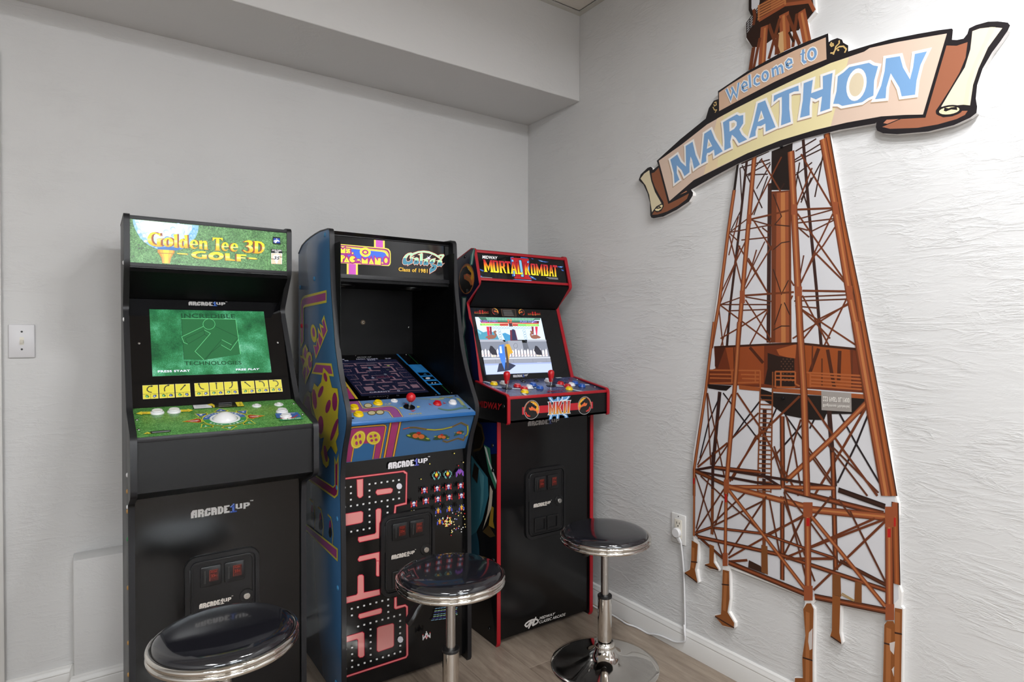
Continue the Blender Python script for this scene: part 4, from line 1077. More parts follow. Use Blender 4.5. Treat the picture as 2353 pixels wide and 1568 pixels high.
p,d8d8d8,,:1067 2356 66 -7 -1 -57 -65 7
p,d8d8d8,,:856 2357 65 -7 0 -58 -65 8
p,d8d8d8,,:642 2359 64 -8 0 -56 -64 7
p,d8d8d8,,:433 2360 64 -7 -1 -57 -63 8
p,d8d8d8,,:1702 2353 68 -7 0 -58 -68 7
p,d8d8d8,,:1915 2353 68 -8 0 -59 -68 8
p,d8d8d8,,:1920 2138 69 -8 0 -59 -69 8
p,d8d8d8,,:1920 1927 69 -8 0 -59 -69 8
p,d8d8d8,,:1920 1714 68 -9 0 -59 -68 9
p,d8d8d8,,:1925 1285 69 -10 0 -59 -69 10
p,d8d8d8,,:1925 1077 69 -10 0 -59 -69 10
p,d8d8d8,,:858 2144 65 -8 0 -57 -65 8
p,d8d8d8,,:861 1933 64 -8 0 -57 -64 8
p,d8d8d8,,:860 1718 65 -8 0 -57 -65 8
p,d8d8d8,,:860 1506 65 -9 0 -57 -65 9
p,d8d8d8,,:862 1293 65 -10 0 -57 -65 10
p,d8d8d8,,:865 1082 65 -10 0 -57 -65 10
p,d8d8d8,,:651 1084 64 -10 0 -57 -64 10
p,d8d8d8,,:439 1083 63 -9 0 -57 -63 10
p,d8d8d8,,:227 1083 63 -9 0 -56 -63 9
p,d8d8d8,,:18 1088 62 -9 0 -56 -62 10
p,d8d8d8,,:228 1297 62 -9 0 -56 -62 9
p,d8d8d8,,:226 1509 62 -9 0 -56 -63 9
p,d8d8d8,,:226 1723 62 -9 0 -56 -62 9
p,d8d8d8,,:17 1724 62 -8 -1 -56 -61 9
p,d8d8d8,,:1076 1079 66 -10 0 -57 -66 10
p,d8d8d8,,:1290 1079 67 -10 -1 -58 -66 10
p,d8d8d8,,:1501 1077 67 -9 0 -59 -67 10
p,d8d8d8,,:1712 1077 68 -10 0 -58 -68 10
p,d8d8d8,,:220 2785 62 -6 0 -56 -62 6
p,d4d4dc,,:2031 6742 -32 -73 -76 -21 -76 43 -31 82 31 73 76 21 76 -43
p,d4d4dc,,:2069 1433 -32 -74 -78 -12 -76 57 -32 92 32 74 77 12 77 -57
p,f0e060,,:3750 5211 41 -3 0 -37 -41 4
p,e8e8e8,,:3698 5265 40 -3 0 -37 -40 4
p,e8e8e8,,:3589 5180 40 -3 0 -36 -40 3
p,d03030,,:3770 5122 41 -3 0 -36 -41 3
p,d03030,,:3779 5433 40 -3 0 -36 -40 3
p,d03030,,:3789 5068 41 -4 0 -36 -41 4
p,d03030,,:3769 5330 41 -3 0 -36 -41 3
p,d03030,,:3699 5092 41 -3 0 -36 -41 3
p,f0e060,,:3875 5163 41 -4 0 -36 -41 3
p,f0e060,,:3673 5278 41 -3 0 -36 -41 3
p,e8e8e8,,:3709 5079 40 -4 0 -36 -40 4
p,d03030,,:3751 5271 41 -4 0 -36 -41 3
p,e8e8e8,,:3576 5374 41 -3 0 -36 -41 3
p,d03030,,:3787 5143 40 -4 0 -36 -40 3
p,d03030,,:3684 5245 40 -3 0 -36 -40 3
p,e8e8e8,,:3735 5090 40 -4 0 -36 -40 4
p,d03030,,:3893 5193 41 -3 0 -37 -41 4
p,d03030,,:3590 5308 41 -3 0 -36 -41 3
p,e8e8e8,,:3844 5120 41 -3 0 -37 -41 4
p,f0e060,,:3679 5234 40 -3 0 -36 -40 3
p,e8e8e8,,:3727 5159 41 -3 0 -36 -41 3
p,d03030,,:3684 5146 41 -3 0 -37 -41 4
p,f0e060,,:3776 5235 41 -3 0 -36 -41 3
p,f0e060,,:3720 5124 41 -3 0 -36 -41 3
p,d03030,,:3887 5104 41 -4 0 -36 -41 3
p,e8e8e8,,:3716 5260 40 -3 0 -36 -40 3
p,d03030,,:3903 5355 41 -3 0 -37 -41 3
p,f0e060,,:3842 5235 41 -3 0 -37 -41 4
p,e8e8e8,,:3764 5376 41 -3 0 -37 -41 4
p,e8e8e8,,:3727 5305 40 -3 0 -36 -40 3
p,f0e060,,:3790 5140 41 -4 0 -36 -41 3
p,f0e060,,:3745 5115 41 -3 0 -36 -41 3
p,e8e8e8,,:3739 5253 41 -3 0 -36 -41 3
p,d03030,,:3639 5251 40 -4 0 -36 -40 4
p,f0e060,,:3891 5240 41 -3 0 -37 -41 4
p,f0e060,,:3866 5256 41 -4 0 -36 -41 3
p,f0e060,,:3774 5233 41 -3 0 -37 -41 4
p,e8e8e8,,:3581 5402 40 -3 0 -36 -40 3
p,f0e060,,:3874 5207 41 -4 0 -36 -41 3
p,e8e8e8,,:3733 5240 41 -3 0 -36 -41 3
p,f0e060,,:3691 5079 41 -3 0 -36 -41 3
p,f0e060,,:3660 5266 40 -3 0 -36 -40 3
p,f0e060,,:3664 5273 40 -3 0 -36 -40 3
p,f0e060,,:3747 5075 41 -3 0 -36 -41 3
p,d03030,,:3720 5267 40 -3 0 -36 -40 3
p,f0e060,,:3742 5127 41 -4 0 -36 -40 4
p,d03030,,:3667 5232 40 -3 0 -36 -40 3
p,e8e8e8,,:3931 5169 41 -3 0 -37 -41 4
p,e8e8e8,,:3853 5147 41 -3 0 -36 -41 3
p,f0e060,,:3696 5270 41 -4 0 -36 -41 3
p,f0e060,,:3877 5301 41 -3 0 -36 -41 3
p,d03030,,:3664 5144 40 -3 0 -37 -40 4
p,d03030,,:3800 5379 41 -3 0 -36 -41 3
p,f0e060,,:3684 5176 41 -3 0 -36 -41 3
p,f0e060,,:3925 5142 41 -3 0 -37 -41 4
p,f0e060,,:3930 5178 41 -3 0 -37 -41 4
p,e8e8e8,,:3755 5352 41 -3 0 -36 -41 3
p,f0e060,,:3857 5361 41 -3 0 -37 -41 3
p,f0e060,,:3591 5360 40 -3 0 -36 -40 3
p,f0e060,,:3747 5256 40 -3 0 -36 -40 3
p,e8e8e8,,:3934 5214 41 -3 0 -36 -41 3
p,f0e060,,:3608 5183 40 -4 0 -36 -40 4
p,f0e060,,:3848 5343 41 -3 0 -37 -41 3
p,e8e8e8,,:3825 5122 41 -4 0 -36 -41 4
p,e8e8e8,,:3764 5386 41 -3 0 -36 -41 3
p,e8e8e8,,:3704 5254 41 -3 0 -37 -41 4
p,d03030,,:3855 5151 41 -4 0 -36 -41 4
p,d03030,,:3697 5310 41 -3 0 -37 -41 4
p,e8e8e8,,:3911 5144 41 -3 0 -37 -41 4
p,e8e8e8,,:3714 5167 41 -4 0 -36 -41 3
p,e8e8e8,,:3973 5515 41 -3 0 -36 -41 3
p,8080d0,,:4157 5545 41 -3 0 -36 -41 3
p,f0d890,,:4231 5502 41 -3 0 -36 -41 3
p,f0d890,,:4326 5452 42 -3 0 -37 -42 3
p,f0e060,,:4424 5552 42 -3 0 -37 -42 3
p,d03030,,:4473 5404 43 -3 0 -37 -43 4
p,f0d890,,:4427 5306 42 -3 0 -37 -42 3
p,f0e060,,:4478 5205 43 -3 0 -37 -43 3
p,f0d890,,:4478 5011 43 -4 0 -37 -43 4
p,f0d890,,:4507 4909 42 -3 0 -37 -42 4
p,e8e8e8,,:4403 4910 43 -4 0 -37 -43 4
p,e8e8e8,,:4336 4861 42 -4 0 -36 -42 3
p,e8e8e8,,:4336 4761 42 -4 0 -36 -42 3
p,8080d0,,:4212 4912 42 -3 0 -37 -42 4
p,d03030,,:4134 4935 41 -4 0 -36 -41 3
p,8080d0,,:4106 4887 42 -4 0 -36 -42 4
p,f0d890,,:4037 4936 41 -3 0 -37 -41 4
p,f0d890,,:4236 4983 41 -3 0 -37 -41 4
p,f0d890,,:3934 4891 41 -4 0 -36 -41 3
p,e8e8e8,,:3961 4841 42 -4 0 -36 -42 4
p,f0e060,,:3934 4814 41 -4 0 -36 -41 4
p,d03030,,:3911 4713 41 -4 0 -36 -41 4
p,f0d890,,:4037 5082 41 -4 0 -36 -41 3
p,f0d890,,:4009 5184 42 -3 0 -37 -42 3
p,e8e8e8,,:4060 5284 41 -3 0 -36 -41 3
p,8080d0,,:4134 5259 41 -3 0 -37 -41 4
p,f0e060,,:4208 5378 41 -3 0 -36 -41 3
p,d03030,,:4099 5456 41 -3 0 -37 -41 3
p,f0e060,,:2712 6914 39 -2 0 -35 -39 1
p,f0e060,,:3053 7406 39 -1 0 -35 -39 0
p,f0e060,,:4036 7667 41 0 0 -37 -41 1
p,d03030,,:4214 7199 41 -1 0 -36 -41 1
p,f0d890,,:4411 7297 42 -1 0 -36 -42 1
p,d03030,,:3570 6495 40 -1 0 -36 -40 2
p,d03030,,:3460 5926 40 -2 0 -36 -40 2
p,8080d0,,:4396 6091 42 -3 0 -36 -42 2
p,e8e8e8,,:3270 5535 39 -3 0 -36 -39 3
p,f0e060,,:2347 5857 38 -3 0 -34 -38 2
p,e8e8e8,,:2442 5857 38 -3 0 -35 -38 3
l,7aa8c8,26,:3281 2196 94 -6
l,7aa8c8,26,:3391 2180 94 -6
l,7aa8c8,26,:3502 2164 94 -6
l,7aa8c8,26,:3613 2149 95 -6
l,a8d0a8,26,:3251 2116 100 -6
l,a8d0a8,26,:3368 2099 101 -6
l,a8d0a8,26,:3486 2082 101 -6
l,a8d0a8,26,:3605 2065 101 -7
l,4a4a9a,26,:3239 2070 102 -6
l,4a4a9a,26,:3359 2053 103 -7
l,4a4a9a,26,:3480 2035 104 -7
l,4a4a9a,26,:3602 2017 104 -7
l,7aa8c8,26,:3215 1995 107 -7
l,7aa8c8,26,:3341 1976 108 -7
l,7aa8c8,26,:3468 1957 108 -7
l,7aa8c8,26,:3596 1938 109 -7
l,a8d0a8,26,:3203 1932 109 -7
l,a8d0a8,26,:3332 1913 110 -8
l,a8d0a8,26,:3462 1893 111 -7
l,a8d0a8,26,:3593 1874 112 -8
l,4a4a9a,26,:3166 1877 118 -9
l,4a4a9a,26,:3304 1856 118 -9
l,4a4a9a,26,:3443 1835 119 -9
l,4a4a9a,26,:3583 1813 120 -8
l,7aa8c8,26,:3118 1824 127 -9
l,7aa8c8,26,:3268 1801 128 -9
l,7aa8c8,26,:3419 1778 129 -9
l,7aa8c8,26,:3571 1755 130 -10
l,7aa8c8,26,:4114 2009 64 2
l,a8d0a8,26,:4095 1959 64 1
l,4a4a9a,26,:4101 1884 64 1
l,7aa8c8,26,:4108 1815 63 1
l,a8d0a8,26,:4121 1762 63 1
''',
'c2_bugs': '''
p,000000,,:3323 6927 447 -15 488 2
p,000000,,:2832 6485 493 -10 447 1 491 -24 -1403 -334 467 -4 448 1 488 -20 -1888 9
p,000000,,:3307 5721 440 -3 495 -31 -891 -351
p,000000,,:2825 1460
''',
'c3_marq': '''
p,3a5ea8,,:1663 1122 158 13 -61 -849 -149 -27
p,3a5ea8,,:2504 1041 117 -10 -93 -701 -36 -20
p,3a5ea8,,:1566 115 171 36 887 -6 -52 -48
p,3a5ea8,,:2531 349 164 -45 178 -100 -70 -22 -245 77
p,3a5ea8,,:3104 1104 283 -35 310 -24 -209 -34 -306 34
p,3a5ea8,,:4098 875 377 25 -86 -82 -160 18
p,3a5ea8,,:4330 757 134 -29 0 -57 -102 12
p,3a5ea8,,:58 496 184 -57 -47 -55 -109 45
p,3a5ea8,,:16 218 111 -28 -28 -53 -74 13
p,3a5ea8,,:2720 1158 148 -25 -28 -30
p,3a5ea8,,:2184 1163 384 -7 -5 -28 -366 -10
p,8fc4e8,,:1717 1009 61 -4 -18 -719 -52 -3
p,8fc4e8,,:2516 987 46 -6 -49 -615 -36 -21
p,8fc4e8,,:2571 333 143 -47 -29 -38
p,8fc4e8,,:3168 1090 194 -32 -49 -22
p,8fc4e8,,:4261 876 117 8 -31 -40
p,8fc4e8,,:1588 125 992 18 -25 -20
p,a81c28,,:1680 1097 934 16 -26 -88 -94 -18 -10 -707 103 -57 3 -69 -880 -2 -11 60 89 37 2 740 -97 7
p,141018,,:2056 1035 170 3 8 -775 -186 -6
p,7db8dc,,:2077 1009 119 5 8 -730 -128 -7
t|f2f0f0|1|MIDWAY|251 946 713 12 43 131 -725 -4
l,b8b8c0,14,:24 147 308 -5 263 -2
l,b8b8c0,16,:3424 318 635 7
l,b8b8c0,16,:3527 273 534 0
''',
'c3_mk': '''
p,000000,,:271 380 3776 1 57 522 -3820 4
''',
'c3_bez': '''
t|b02820|1|MORTAL KOMBAT|190 2943 702 15 3 86 -698 -16
t|c02020|1|II|440 2920 185 3 11 172 -185 -4
l,b8a050,14,:190 2943 702 15
t|b02820|1|MORTAL KOMBAT|2920 2932 707 18 9 83 -708 -21
t|c02020|1|II|3159 2905 209 4 15 176 -209 -5
l,b8a050,14,:2920 2932 707 18
p,5a4030,,:1543 3171 763 9 -13 -337 -747 2
p,0c0a0a,,:1582 3151 689 7 -15 -294 -677 2
l,8a8a8a,12,:1638 3109 454 5
l,8a8a8a,12,:1642 3071 462 4
l,8a8a8a,12,:1646 3032 469 5
l,8a8a8a,12,:1650 2994 476 4
l,8a8a8a,12,:1654 2956 484 3
l,8a8a8a,12,:1658 2917 491 4
l,8a8a8a,12,:1662 2879 498 3
''',
'c3_emb_bez': '''
p,000000,,:1226 3036 1373 -6
''',
'c3_scr': '''
p,c8e0f4,,:189 2784 3412 5 16 -1013 -3405 17
p,4a90a8,,:190 2261 267 -142 338 73 300 -134 87 -259 -980 5
p,3f8cb8,,:1379 2058 153 42 242 -105 -56 -314 -228 2
p,78b4c8,,:204 2220 158 -122 -39 -81 -120 81
p,c8304a,,:656 2367 140 1 -69 -567 -92 0
p,c8304a,,:3178 2387 156 1 -195 -599 0 0
p,7a2030,,:807 2368 105 1 -60 -352 -70 0
p,7a2030,,:2985 2386 116 0 -75 -369 -76 0
p,3a6a58,,:348 2781 3226 3 -47 -85 -288 -4 -216 -145 -2347 -28 -227 132
p,6fa890,,:703 2772 2554 1 -130 -113 -2358 -22
l,3a6a58,8,:818 2764 -18 -146
l,3a6a58,8,:982 2767 -18 -147
l,3a6a58,8,:1148 2770 -19 -148
l,3a6a58,8,:1315 2772 -19 -148
l,3a6a58,8,:1483 2775 -19 -148
l,3a6a58,8,:1653 2778 -20 -149
l,3a6a58,8,:1823 2781 -20 -150
l,3a6a58,8,:1996 2784 -21 -150
l,3a6a58,8,:2169 2787 -21 -151
l,3a6a58,8,:2344 2790 -22 -152
l,3a6a58,8,:2520 2793 -22 -152
l,3a6a58,8,:2698 2796 -23 -153
l,3a6a58,8,:2877 2799 -23 -153
l,3a6a58,8,:3057 2802 -23 -154
p,5a2a34,,:380 2653 340 -26 72 -103 -357 2
p,5a2a34,,:3176 2650 301 4 -59 -133 -346 18
l,d03a30,40,:449 2540 2959 -8
l,3f4a60,10,1:1039 2314 -37 -44 -56 0 -19 43 37 43 56 1
l,3f4a60,10,1:1176 2315 -37 -44 -57 0 -19 43 37 43 57 1
l,3f4a60,10,1:1314 2315 -37 -43 -57 -1 -20 44 38 43 57 1
l,3f4a60,10,1:1453 2316 -38 -44 -57 0 -20 44 38 44 57 0
l,3f4a60,10,1:1593 2317 -39 -44 -58 0 -19 44 38 44 58 0
l,3f4a60,10,1:1733 2318 -39 -44 -58 0 -19 43 38 45 58 0
l,3f4a60,10,1:1874 2319 -39 -44 -58 0 -20 43 39 45 59 0
l,3f4a60,10,1:2017 2320 -40 -44 -59 -1 -19 44 39 45 59 0
l,3f4a60,10,1:2160 2321 -40 -44 -59 -1 -20 44 40 45 59 0
l,3f4a60,10,1:2304 2322 -40 -45 -60 0 -20 44 40 45 60 1
l,3f4a60,10,1:2449 2323 -40 -45 -60 0 -20 44 40 45 60 1
l,3f4a60,10,1:2595 2324 -41 -45 -60 0 -20 44 40 45 61 1
l,3f4a60,10,1:2741 2325 -40 -45 -61 0 -20 44 41 45 60 1
l,3f4a60,10,1:2889 2326 -41 -45 -61 -1 -20 45 41 46 61 0
l,3f4a60,10,1:3038 2327 -41 -45 -62 -1 -20 45 41 46 62 0
l,3f4a60,10,1:1339 2184 -48 -48 -76 0 -28 47 48 47 76 1
l,3f4a60,10,1:2614 2188 -52 -48 -80 0 -29 48 51 48 81 1
l,3f4a60,10,1:1335 2075 -48 -47 -76 0 -28 47 48 47 76 0
l,3f4a60,10,1:2618 2077 -51 -49 -80 0 -29 48 51 49 80 0
l,3f4a60,10,1:1331 1966 -48 -46 -76 0 -28 47 48 46 76 0
l,3f4a60,10,1:2623 1965 -51 -48 -81 0 -29 48 51 48 81 0
l,3f4a60,10,1:1327 1858 -48 -46 -75 0 -28 47 47 46 76 0
l,3f4a60,10,1:2627 1854 -51 -48 -80 0 -29 48 51 48 80 0
l,3f4a60,10,1:1323 1750 -47 -46 -76 1 -28 46 48 47 75 -1
l,3f4a60,10,1:2632 1743 -51 -48 -80 0 -29 48 51 48 80 0
p,72c46a,,:361 2498 991 -4 -18 -84 -975 -4
p,b02c28,,:1340 2494 435 5 -13 -91 -429 -4
p,b02c28,,:1994 2495 283 -4 -7 -85 -284 -3
p,72c46a,,:2274 2498 1127 5 1 -103 -1140 1
p,4a2a34,,:1804 2525 184 2 -8 -150 -183 -1
l,d8c83a,8,1:361 2498 1423 10 -6 -107 -1421 -2
l,d8c83a,8,1:1983 2501 1425 9 -6 -112 -1422 1
t|d8e84a|0|SUBZERO|446 2410 604 2 5 79 -605 -2
t|d8e84a|0|SCORPION|2709 2405 591 1 -2 81 -582 0
t|8a7ad0|1|PUSH START|392 2540 876 10 -1 106 -878 -13
t|8a7ad0|1|PUSH START|2413 2543 909 10 0 110 -897 -12
t|e04a30|1|99|1737 2550 245 2 9 157 -233 -4
p,8a5a48,,:1018 1913 -30 -40 -64 -32 -88 -18 -93 1 -80 18 -51 32 -12 40 29 40 64 32 87 18 93 0 80 -18 52 -33
l,8a5a48,90,:994 1913 45 104 -49 103 103 42
l,8a5a48,50,:627 1934 -77 -40 84 -41
p,8a5a48,,:3284 1908 -33 -43 -73 -33 -97 -19 -103 1 -87 19 -56 34 -13 42 33 42 71 34 97 18 103 0 89 -19 56 -34
l,8a5a48,90,:2848 1909 0 108 101 108 -92 43
l,8a5a48,50,:3263 1930 68 -44 -114 -43
p,7a7f8c,,:208 1798 1113 -14 74 -100 204 61 709 -1 2 -99 249 -2 32 138 1026 -5 17 -781 -3419 35
p,a2a6b2,,:208 1798 1113 -14 7 -79 -1123 -2
p,a2a6b2,,:2591 1781 1027 -1 12 -81 -1029 -3
p,9296a2,,:1587 1745 721 -1 12 -489 -728 12
p,5f636e,,:2310 1645 261 -2 42 -309 -299 5
l,62666f,16,1:2038 1511 -27 -58 -46 -41 -55 -15 -47 16 -28 43 -1 57 26 57 47 42 54 15 48 -16 28 -43
p,6a2a3a,,:1798 2217 270 1 31 -466 -389 2
p,2a2a4a,,:1903 2249 123 1 39 -487 -256 1
p,e8e4ea,,:200 1320 51 30 39 -31 -14 -250 -100 -8
l,b0503a,14,:188 1101 85 88
l,5a4440,10,:322 1369 -33 -280
p,e8e4ea,,:344 1318 63 90 27 -91 -14 -251 -101 -8
l,b0503a,14,:332 1098 85 88
l,5a4440,10,:467 1367 -34 -281
p,e8e4ea,,:489 1316 51 29 40 -31 -15 -251 -101 -8
l,b0503a,14,:476 1095 87 88
l,5a4440,10,:613 1364 -34 -282
p,e8e4ea,,:635 1313 64 91 27 -92 -14 -253 -103 -7
l,b0503a,14,:622 1092 87 89
l,5a4440,10,:760 1362 -35 -283
p,e8e4ea,,:782 1311 52 30 40 -31 -15 -254 -104 -8
l,b0503a,14,:768 1089 88 89
l,5a4440,10,:908 1360 -36 -284
p,e8e4ea,,:930 1309 65 91 28 -93 -16 -254 -104 -8
l,b0503a,14,:916 1085 88 90
l,5a4440,10,:1057 1358 -37 -285
p,e8e4ea,,:1079 1306 53 30 40 -31 -16 -255 -105 -8
l,b0503a,14,:1064 1082 90 90
l,5a4440,10,:1206 1356 -37 -286
p,e8e4ea,,:1229 1304 66 91 28 -93 -17 -256 -106 -7
l,b0503a,14,:1214 1079 90 90
l,5a4440,10,:1357 1353 -37 -286
p,e8e4ea,,:1379 1301 55 30 40 -31 -17 -257 -106 -8
l,b0503a,14,:1364 1076 91 90
l,5a4440,10,:1509 1351 -38 -288
p,e8e4ea,,:1532 1299 67 92 28 -94 -18 -257 -107 -8
l,b0503a,14,:1516 1073 91 90
l,5a4440,10,:1662 1349 -39 -289
p,e8e4ea,,:1685 1297 54 30 42 -32 -19 -259 -107 -7
l,b0503a,14,:1668 1069 93 92
l,5a4440,10,:1816 1346 -39 -289
p,e8e4ea,,:1839 1294 69 93 28 -95 -19 -259 -109 -8
l,b0503a,14,:1822 1066 93 92
l,5a4440,10,:1971 1344 -40 -290
p,e8e4ea,,:1994 1292 56 30 41 -32 -19 -260 -109 -8
l,b0503a,14,:1977 1063 94 92
l,5a4440,10,:2128 1342 -42 -292
p,e8e4ea,,:2150 1289 70 93 28 -95 -20 -261 -110 -8
l,b0503a,14,:2133 1060 94 92
l,5a4440,10,:2285 1339 -42 -292
p,e8e4ea,,:2307 1286 57 31 42 -32 -20 -262 -111 -8
l,b0503a,14,:2289 1056 96 93
l,5a4440,10,:2443 1337 -43 -294
p,e8e4ea,,:2466 1284 72 94 27 -96 -21 -263 -111 -8
l,b0503a,14,:2447 1053 97 93
l,5a4440,10,:2603 1335 -44 -295
p,e8e4ea,,:2625 1281 58 31 43 -32 -22 -264 -112 -8
l,b0503a,14,:2606 1050 98 93
l,5a4440,10,:2763 1332 -44 -295
p,e8e4ea,,:2786 1279 73 94 28 -96 -22 -265 -113 -8
l,b0503a,14,:2767 1046 98 93
l,5a4440,10,:2925 1330 -45 -297
p,e8e4ea,,:2948 1276 58 31 44 -32 -23 -266 -114 -8
l,b0503a,14,:2928 1043 99 93
l,5a4440,10,:3088 1327 -46 -297
p,e8e4ea,,:3111 1274 74 95 28 -97 -23 -267 -115 -8
l,b0503a,14,:3090 1039 100 94
l,5a4440,10,:3252 1325 -47 -299
p,e8e4ea,,:3275 1271 59 31 44 -33 -24 -267 -115 -9
l,b0503a,14,:3254 1036 101 94
l,5a4440,10,:3417 1322 -47 -299
p,e8e4ea,,:3440 1268 76 96 28 -97 -24 -269 -117 -8
l,b0503a,14,:3419 1032 101 95
l,5a4440,10,:3584 1320 -49 -301
p,2a2a34,,:660 1526 87 -21 148 -186 27 -203 -272 25 -100 184
p,d0ccc0,,:623 1122 207 -4 29 -304 -255 -13
l,3a3a40,12,:715 1120 -18 -312
l,3a3a40,12,:784 1119 4 -313
p,2a2a34,,:2955 1500 97 -22 159 -195 25 -215 -300 28 -107 193
p,d0ccc0,,:2905 1075 229 -5 25 -319 -283 -13
l,3a3a40,12,:3007 1073 -28 -328
l,3a3a40,12,:3083 1071 -3 -328
p,8a8e9a,,:208 1031 3429 -25 1 -257 -3427 13
p,c6cad4,,:207 991 3435 -17 -3 -43 -3433 10
l,6a6e7a,10,:771 947 6 -171
l,6a6e7a,10,:1661 925 5 -174
l,6a6e7a,10,:2662 901 3 -178
l,6a6e7a,10,:3398 883 2 -181
p,b2c0e4,,:211 762 3425 -20 -21 -451 -3405 18
p,9aa8d0,,:211 762 3425 -20 2 -68 -3428 19
p,2a3048,,:749 397 167 355 432 49 395 -155 -352 -192 -219 -32
p,3f78d0,,:1077 1521 248 60 -37 -616 -154 -502 -100 407 -53 305
p,c8e0f4,,:1092 1480 98 20 -18 -308 -117 2
p,c89a30,,:1420 1580 191 -2 111 -375 -181 -59 -105 -264 -90 23
p,4a3a30,,:1351 1477 94 -1 -31 -698 -112 -300 -1 324
''',
'c3_apr': '''
p,b8202c,,:704 556 3545 -21 11 -274 -3552 11
p,5a94cc,,:1921 852 207 -5 70 -114 123 34 52 72 123 -3 54 -83 71 81 178 -6 108 7 163 -5 -72 -77 -108 -90 -709 -17 -121 1
p,5a94cc,,:1975 176 312 -10 515 -11 90 -48 64 -116 -181 0 -27 71 -143 67 -106 -6 -17 -136 -141 4 -18 104 -158 -1 -34 -93 -164 -21 42 126
l,e6eef4,40,:2007 840 157 -173 35 -16
l,e6eef4,40,:2408 837 18 -145
l,e6eef4,40,:2656 829 -17 -95 -107 -63
l,e6eef4,40,:2980 827 -126 -120 -215 -29
l,e6eef4,40,:2096 154 -52 -146
l,e6eef4,40,:2411 143 -9 -150
l,e6eef4,40,:2694 136 144 -67 18 -71
''',
'c3_mk2': '''
p,000000,,:1957 191 1070 -18 26 473 -1106 8
''',
'c3_emb_apr': '''
p,000000,,:1143 426 2660 -16
''',
'c3_dside': '''
t|b01c20|1|MIDWAY|698 9090 1535 41 119 248 -1699 -29
''',
'c3_deck': '''
l,8fa8bc,150,:315 2255 132 -261 35 -342
l,dfe8ec,60,:315 2255 132 -261 35 -342
l,8fa8bc,150,:169 1418 397 -111 202 -158
l,dfe8ec,60,:169 1418 397 -111 202 -158
l,8fa8bc,150,:224 1246 17 -438
l,dfe8ec,60,:224 1246 17 -438
l,8fa8bc,150,:944 1037 505 -132 438 4
l,dfe8ec,60,:944 1037 505 -132 438 4
l,8fa8bc,150,:1247 620 -245 -267 -22 -226
l,dfe8ec,60,:1247 620 -245 -267 -22 -226
l,8fa8bc,150,:2047 1047 46 -258
l,dfe8ec,60,:2047 1047 46 -258
l,8fa8bc,150,:3247 1182 309 -9 355 -192 235 48
l,dfe8ec,60,:3247 1182 309 -9 355 -192 235 48
l,8fa8bc,150,:3126 1029 300 -96
l,dfe8ec,60,:3126 1029 300 -96
l,8fa8bc,150,:3453 544 200 -288 232 -210
l,dfe8ec,60,:3453 544 200 -288 232 -210
l,8fa8bc,150,:4519 966 320 -55
l,dfe8ec,60,:4519 966 320 -55
l,8fa8bc,150,:3196 1724 412 537
l,dfe8ec,60,:3196 1724 412 537
l,8fa8bc,150,:3980 2110 313 20
l,dfe8ec,60,:3980 2110 313 20
t|9a2030|1|MIDWAY|2158 330 734 -57 116 143 -742 55
t|9a3020|1|MORTAL KOMBAT|431 2125 587 -34 96 125 -575 39
''',
'c3_low': '''
l,dcd8d4,67,:1349 361 -60 33 -40 59 49 51 130 46 141 15 142 -14 102 -24 82 -63 -10 -63 -71 -38 -204 -34
l,dcd8d4,73,:1349 361 160 126 55 42
l,dcd8d4,64,:1564 529 -55 -107 -95 -157
l,dcd8d4,59,:1414 265 115 152 192 119 71 95
l,dcd8d4,88,:1711 530 -50 -101 -51 -100
t|dcd8d4|1|MIDWAY|1962 466 749 -14 74 106 -798 25
t|dcd8d4|1|CLASSIC ARCADE|1942 311 1352 -32 33 114 -1370 29
''',
'c3_side': '''
p,0e1030,,:1673 15042 1436 385 437 -1491 -974 -682 1024 -3198 -347 -70 -1284 1770
p,101a4a,,:2800 12597 269 -372 353 -1363 131 -764 -481 60 -180 1145
p,2a7a70,,:2797 14724 89 453 267 245 88 -101 -176 -575
p,b8d8d0,,:2887 14762 107 403 141 214 -114 -583
p,3a6a62,,:2153 13508 418 -21 -137 -789 93 -469 -138 -375 231 -558 274 -1195 -365 725 -422 1027 94 850
p,c4ccc8,,:2247 13456 260 -12 -166 -744 112 -424 -157 -422 214 -701 65 -278 -401 931 92 896
p,0a1c50,,:3534 8469 1301 130 3 -1170 -909 -209
p,4a3a20,,:3363 8508 397 -130 223 -502 -221 -477 -629 -191
p,1c1408,,:3248 8373 456 -121 168 -392 -189 -384 -550 -177
p,3a7a8c,,:2958 7057 408 -232 838 -436 56 -690 -438 -1047 -452 -599 -467 -311
p,285a70,,:2903 3742 467 311 173 -373 57 -583 -696 -91
p,5a9aa8,,:3481 6665 449 -272 -53 -1016 -279 -783 110 1220
p,101214,,:3365 7125 563 507 437 -804 320 -689 -52 -588 -267 695
p,3a7a60,,:3906 7629 457 -75 109 -707 369 -504 -104 -308 -479 598
p,d8e0dc,,:3928 7574 329 -591 532 -708 41 123 -465 604 -272 538
p,d0c4b0,,:4366 6130 193 -191 -84 -656 -376 -620 -276 -427 330 735 161 623
p,9a7a2a,,:4475 5341 159 -20 -52 -533 106 -261 -426 3
p,4a3a20,,:3823 4177 439 382 479 -305 -370 -161
p,2a2018,,:3192 6794 346 -178 -114 -622 -406 220
''',
'c3_emb_side': '''
p,000000,,:2570 14224
''',
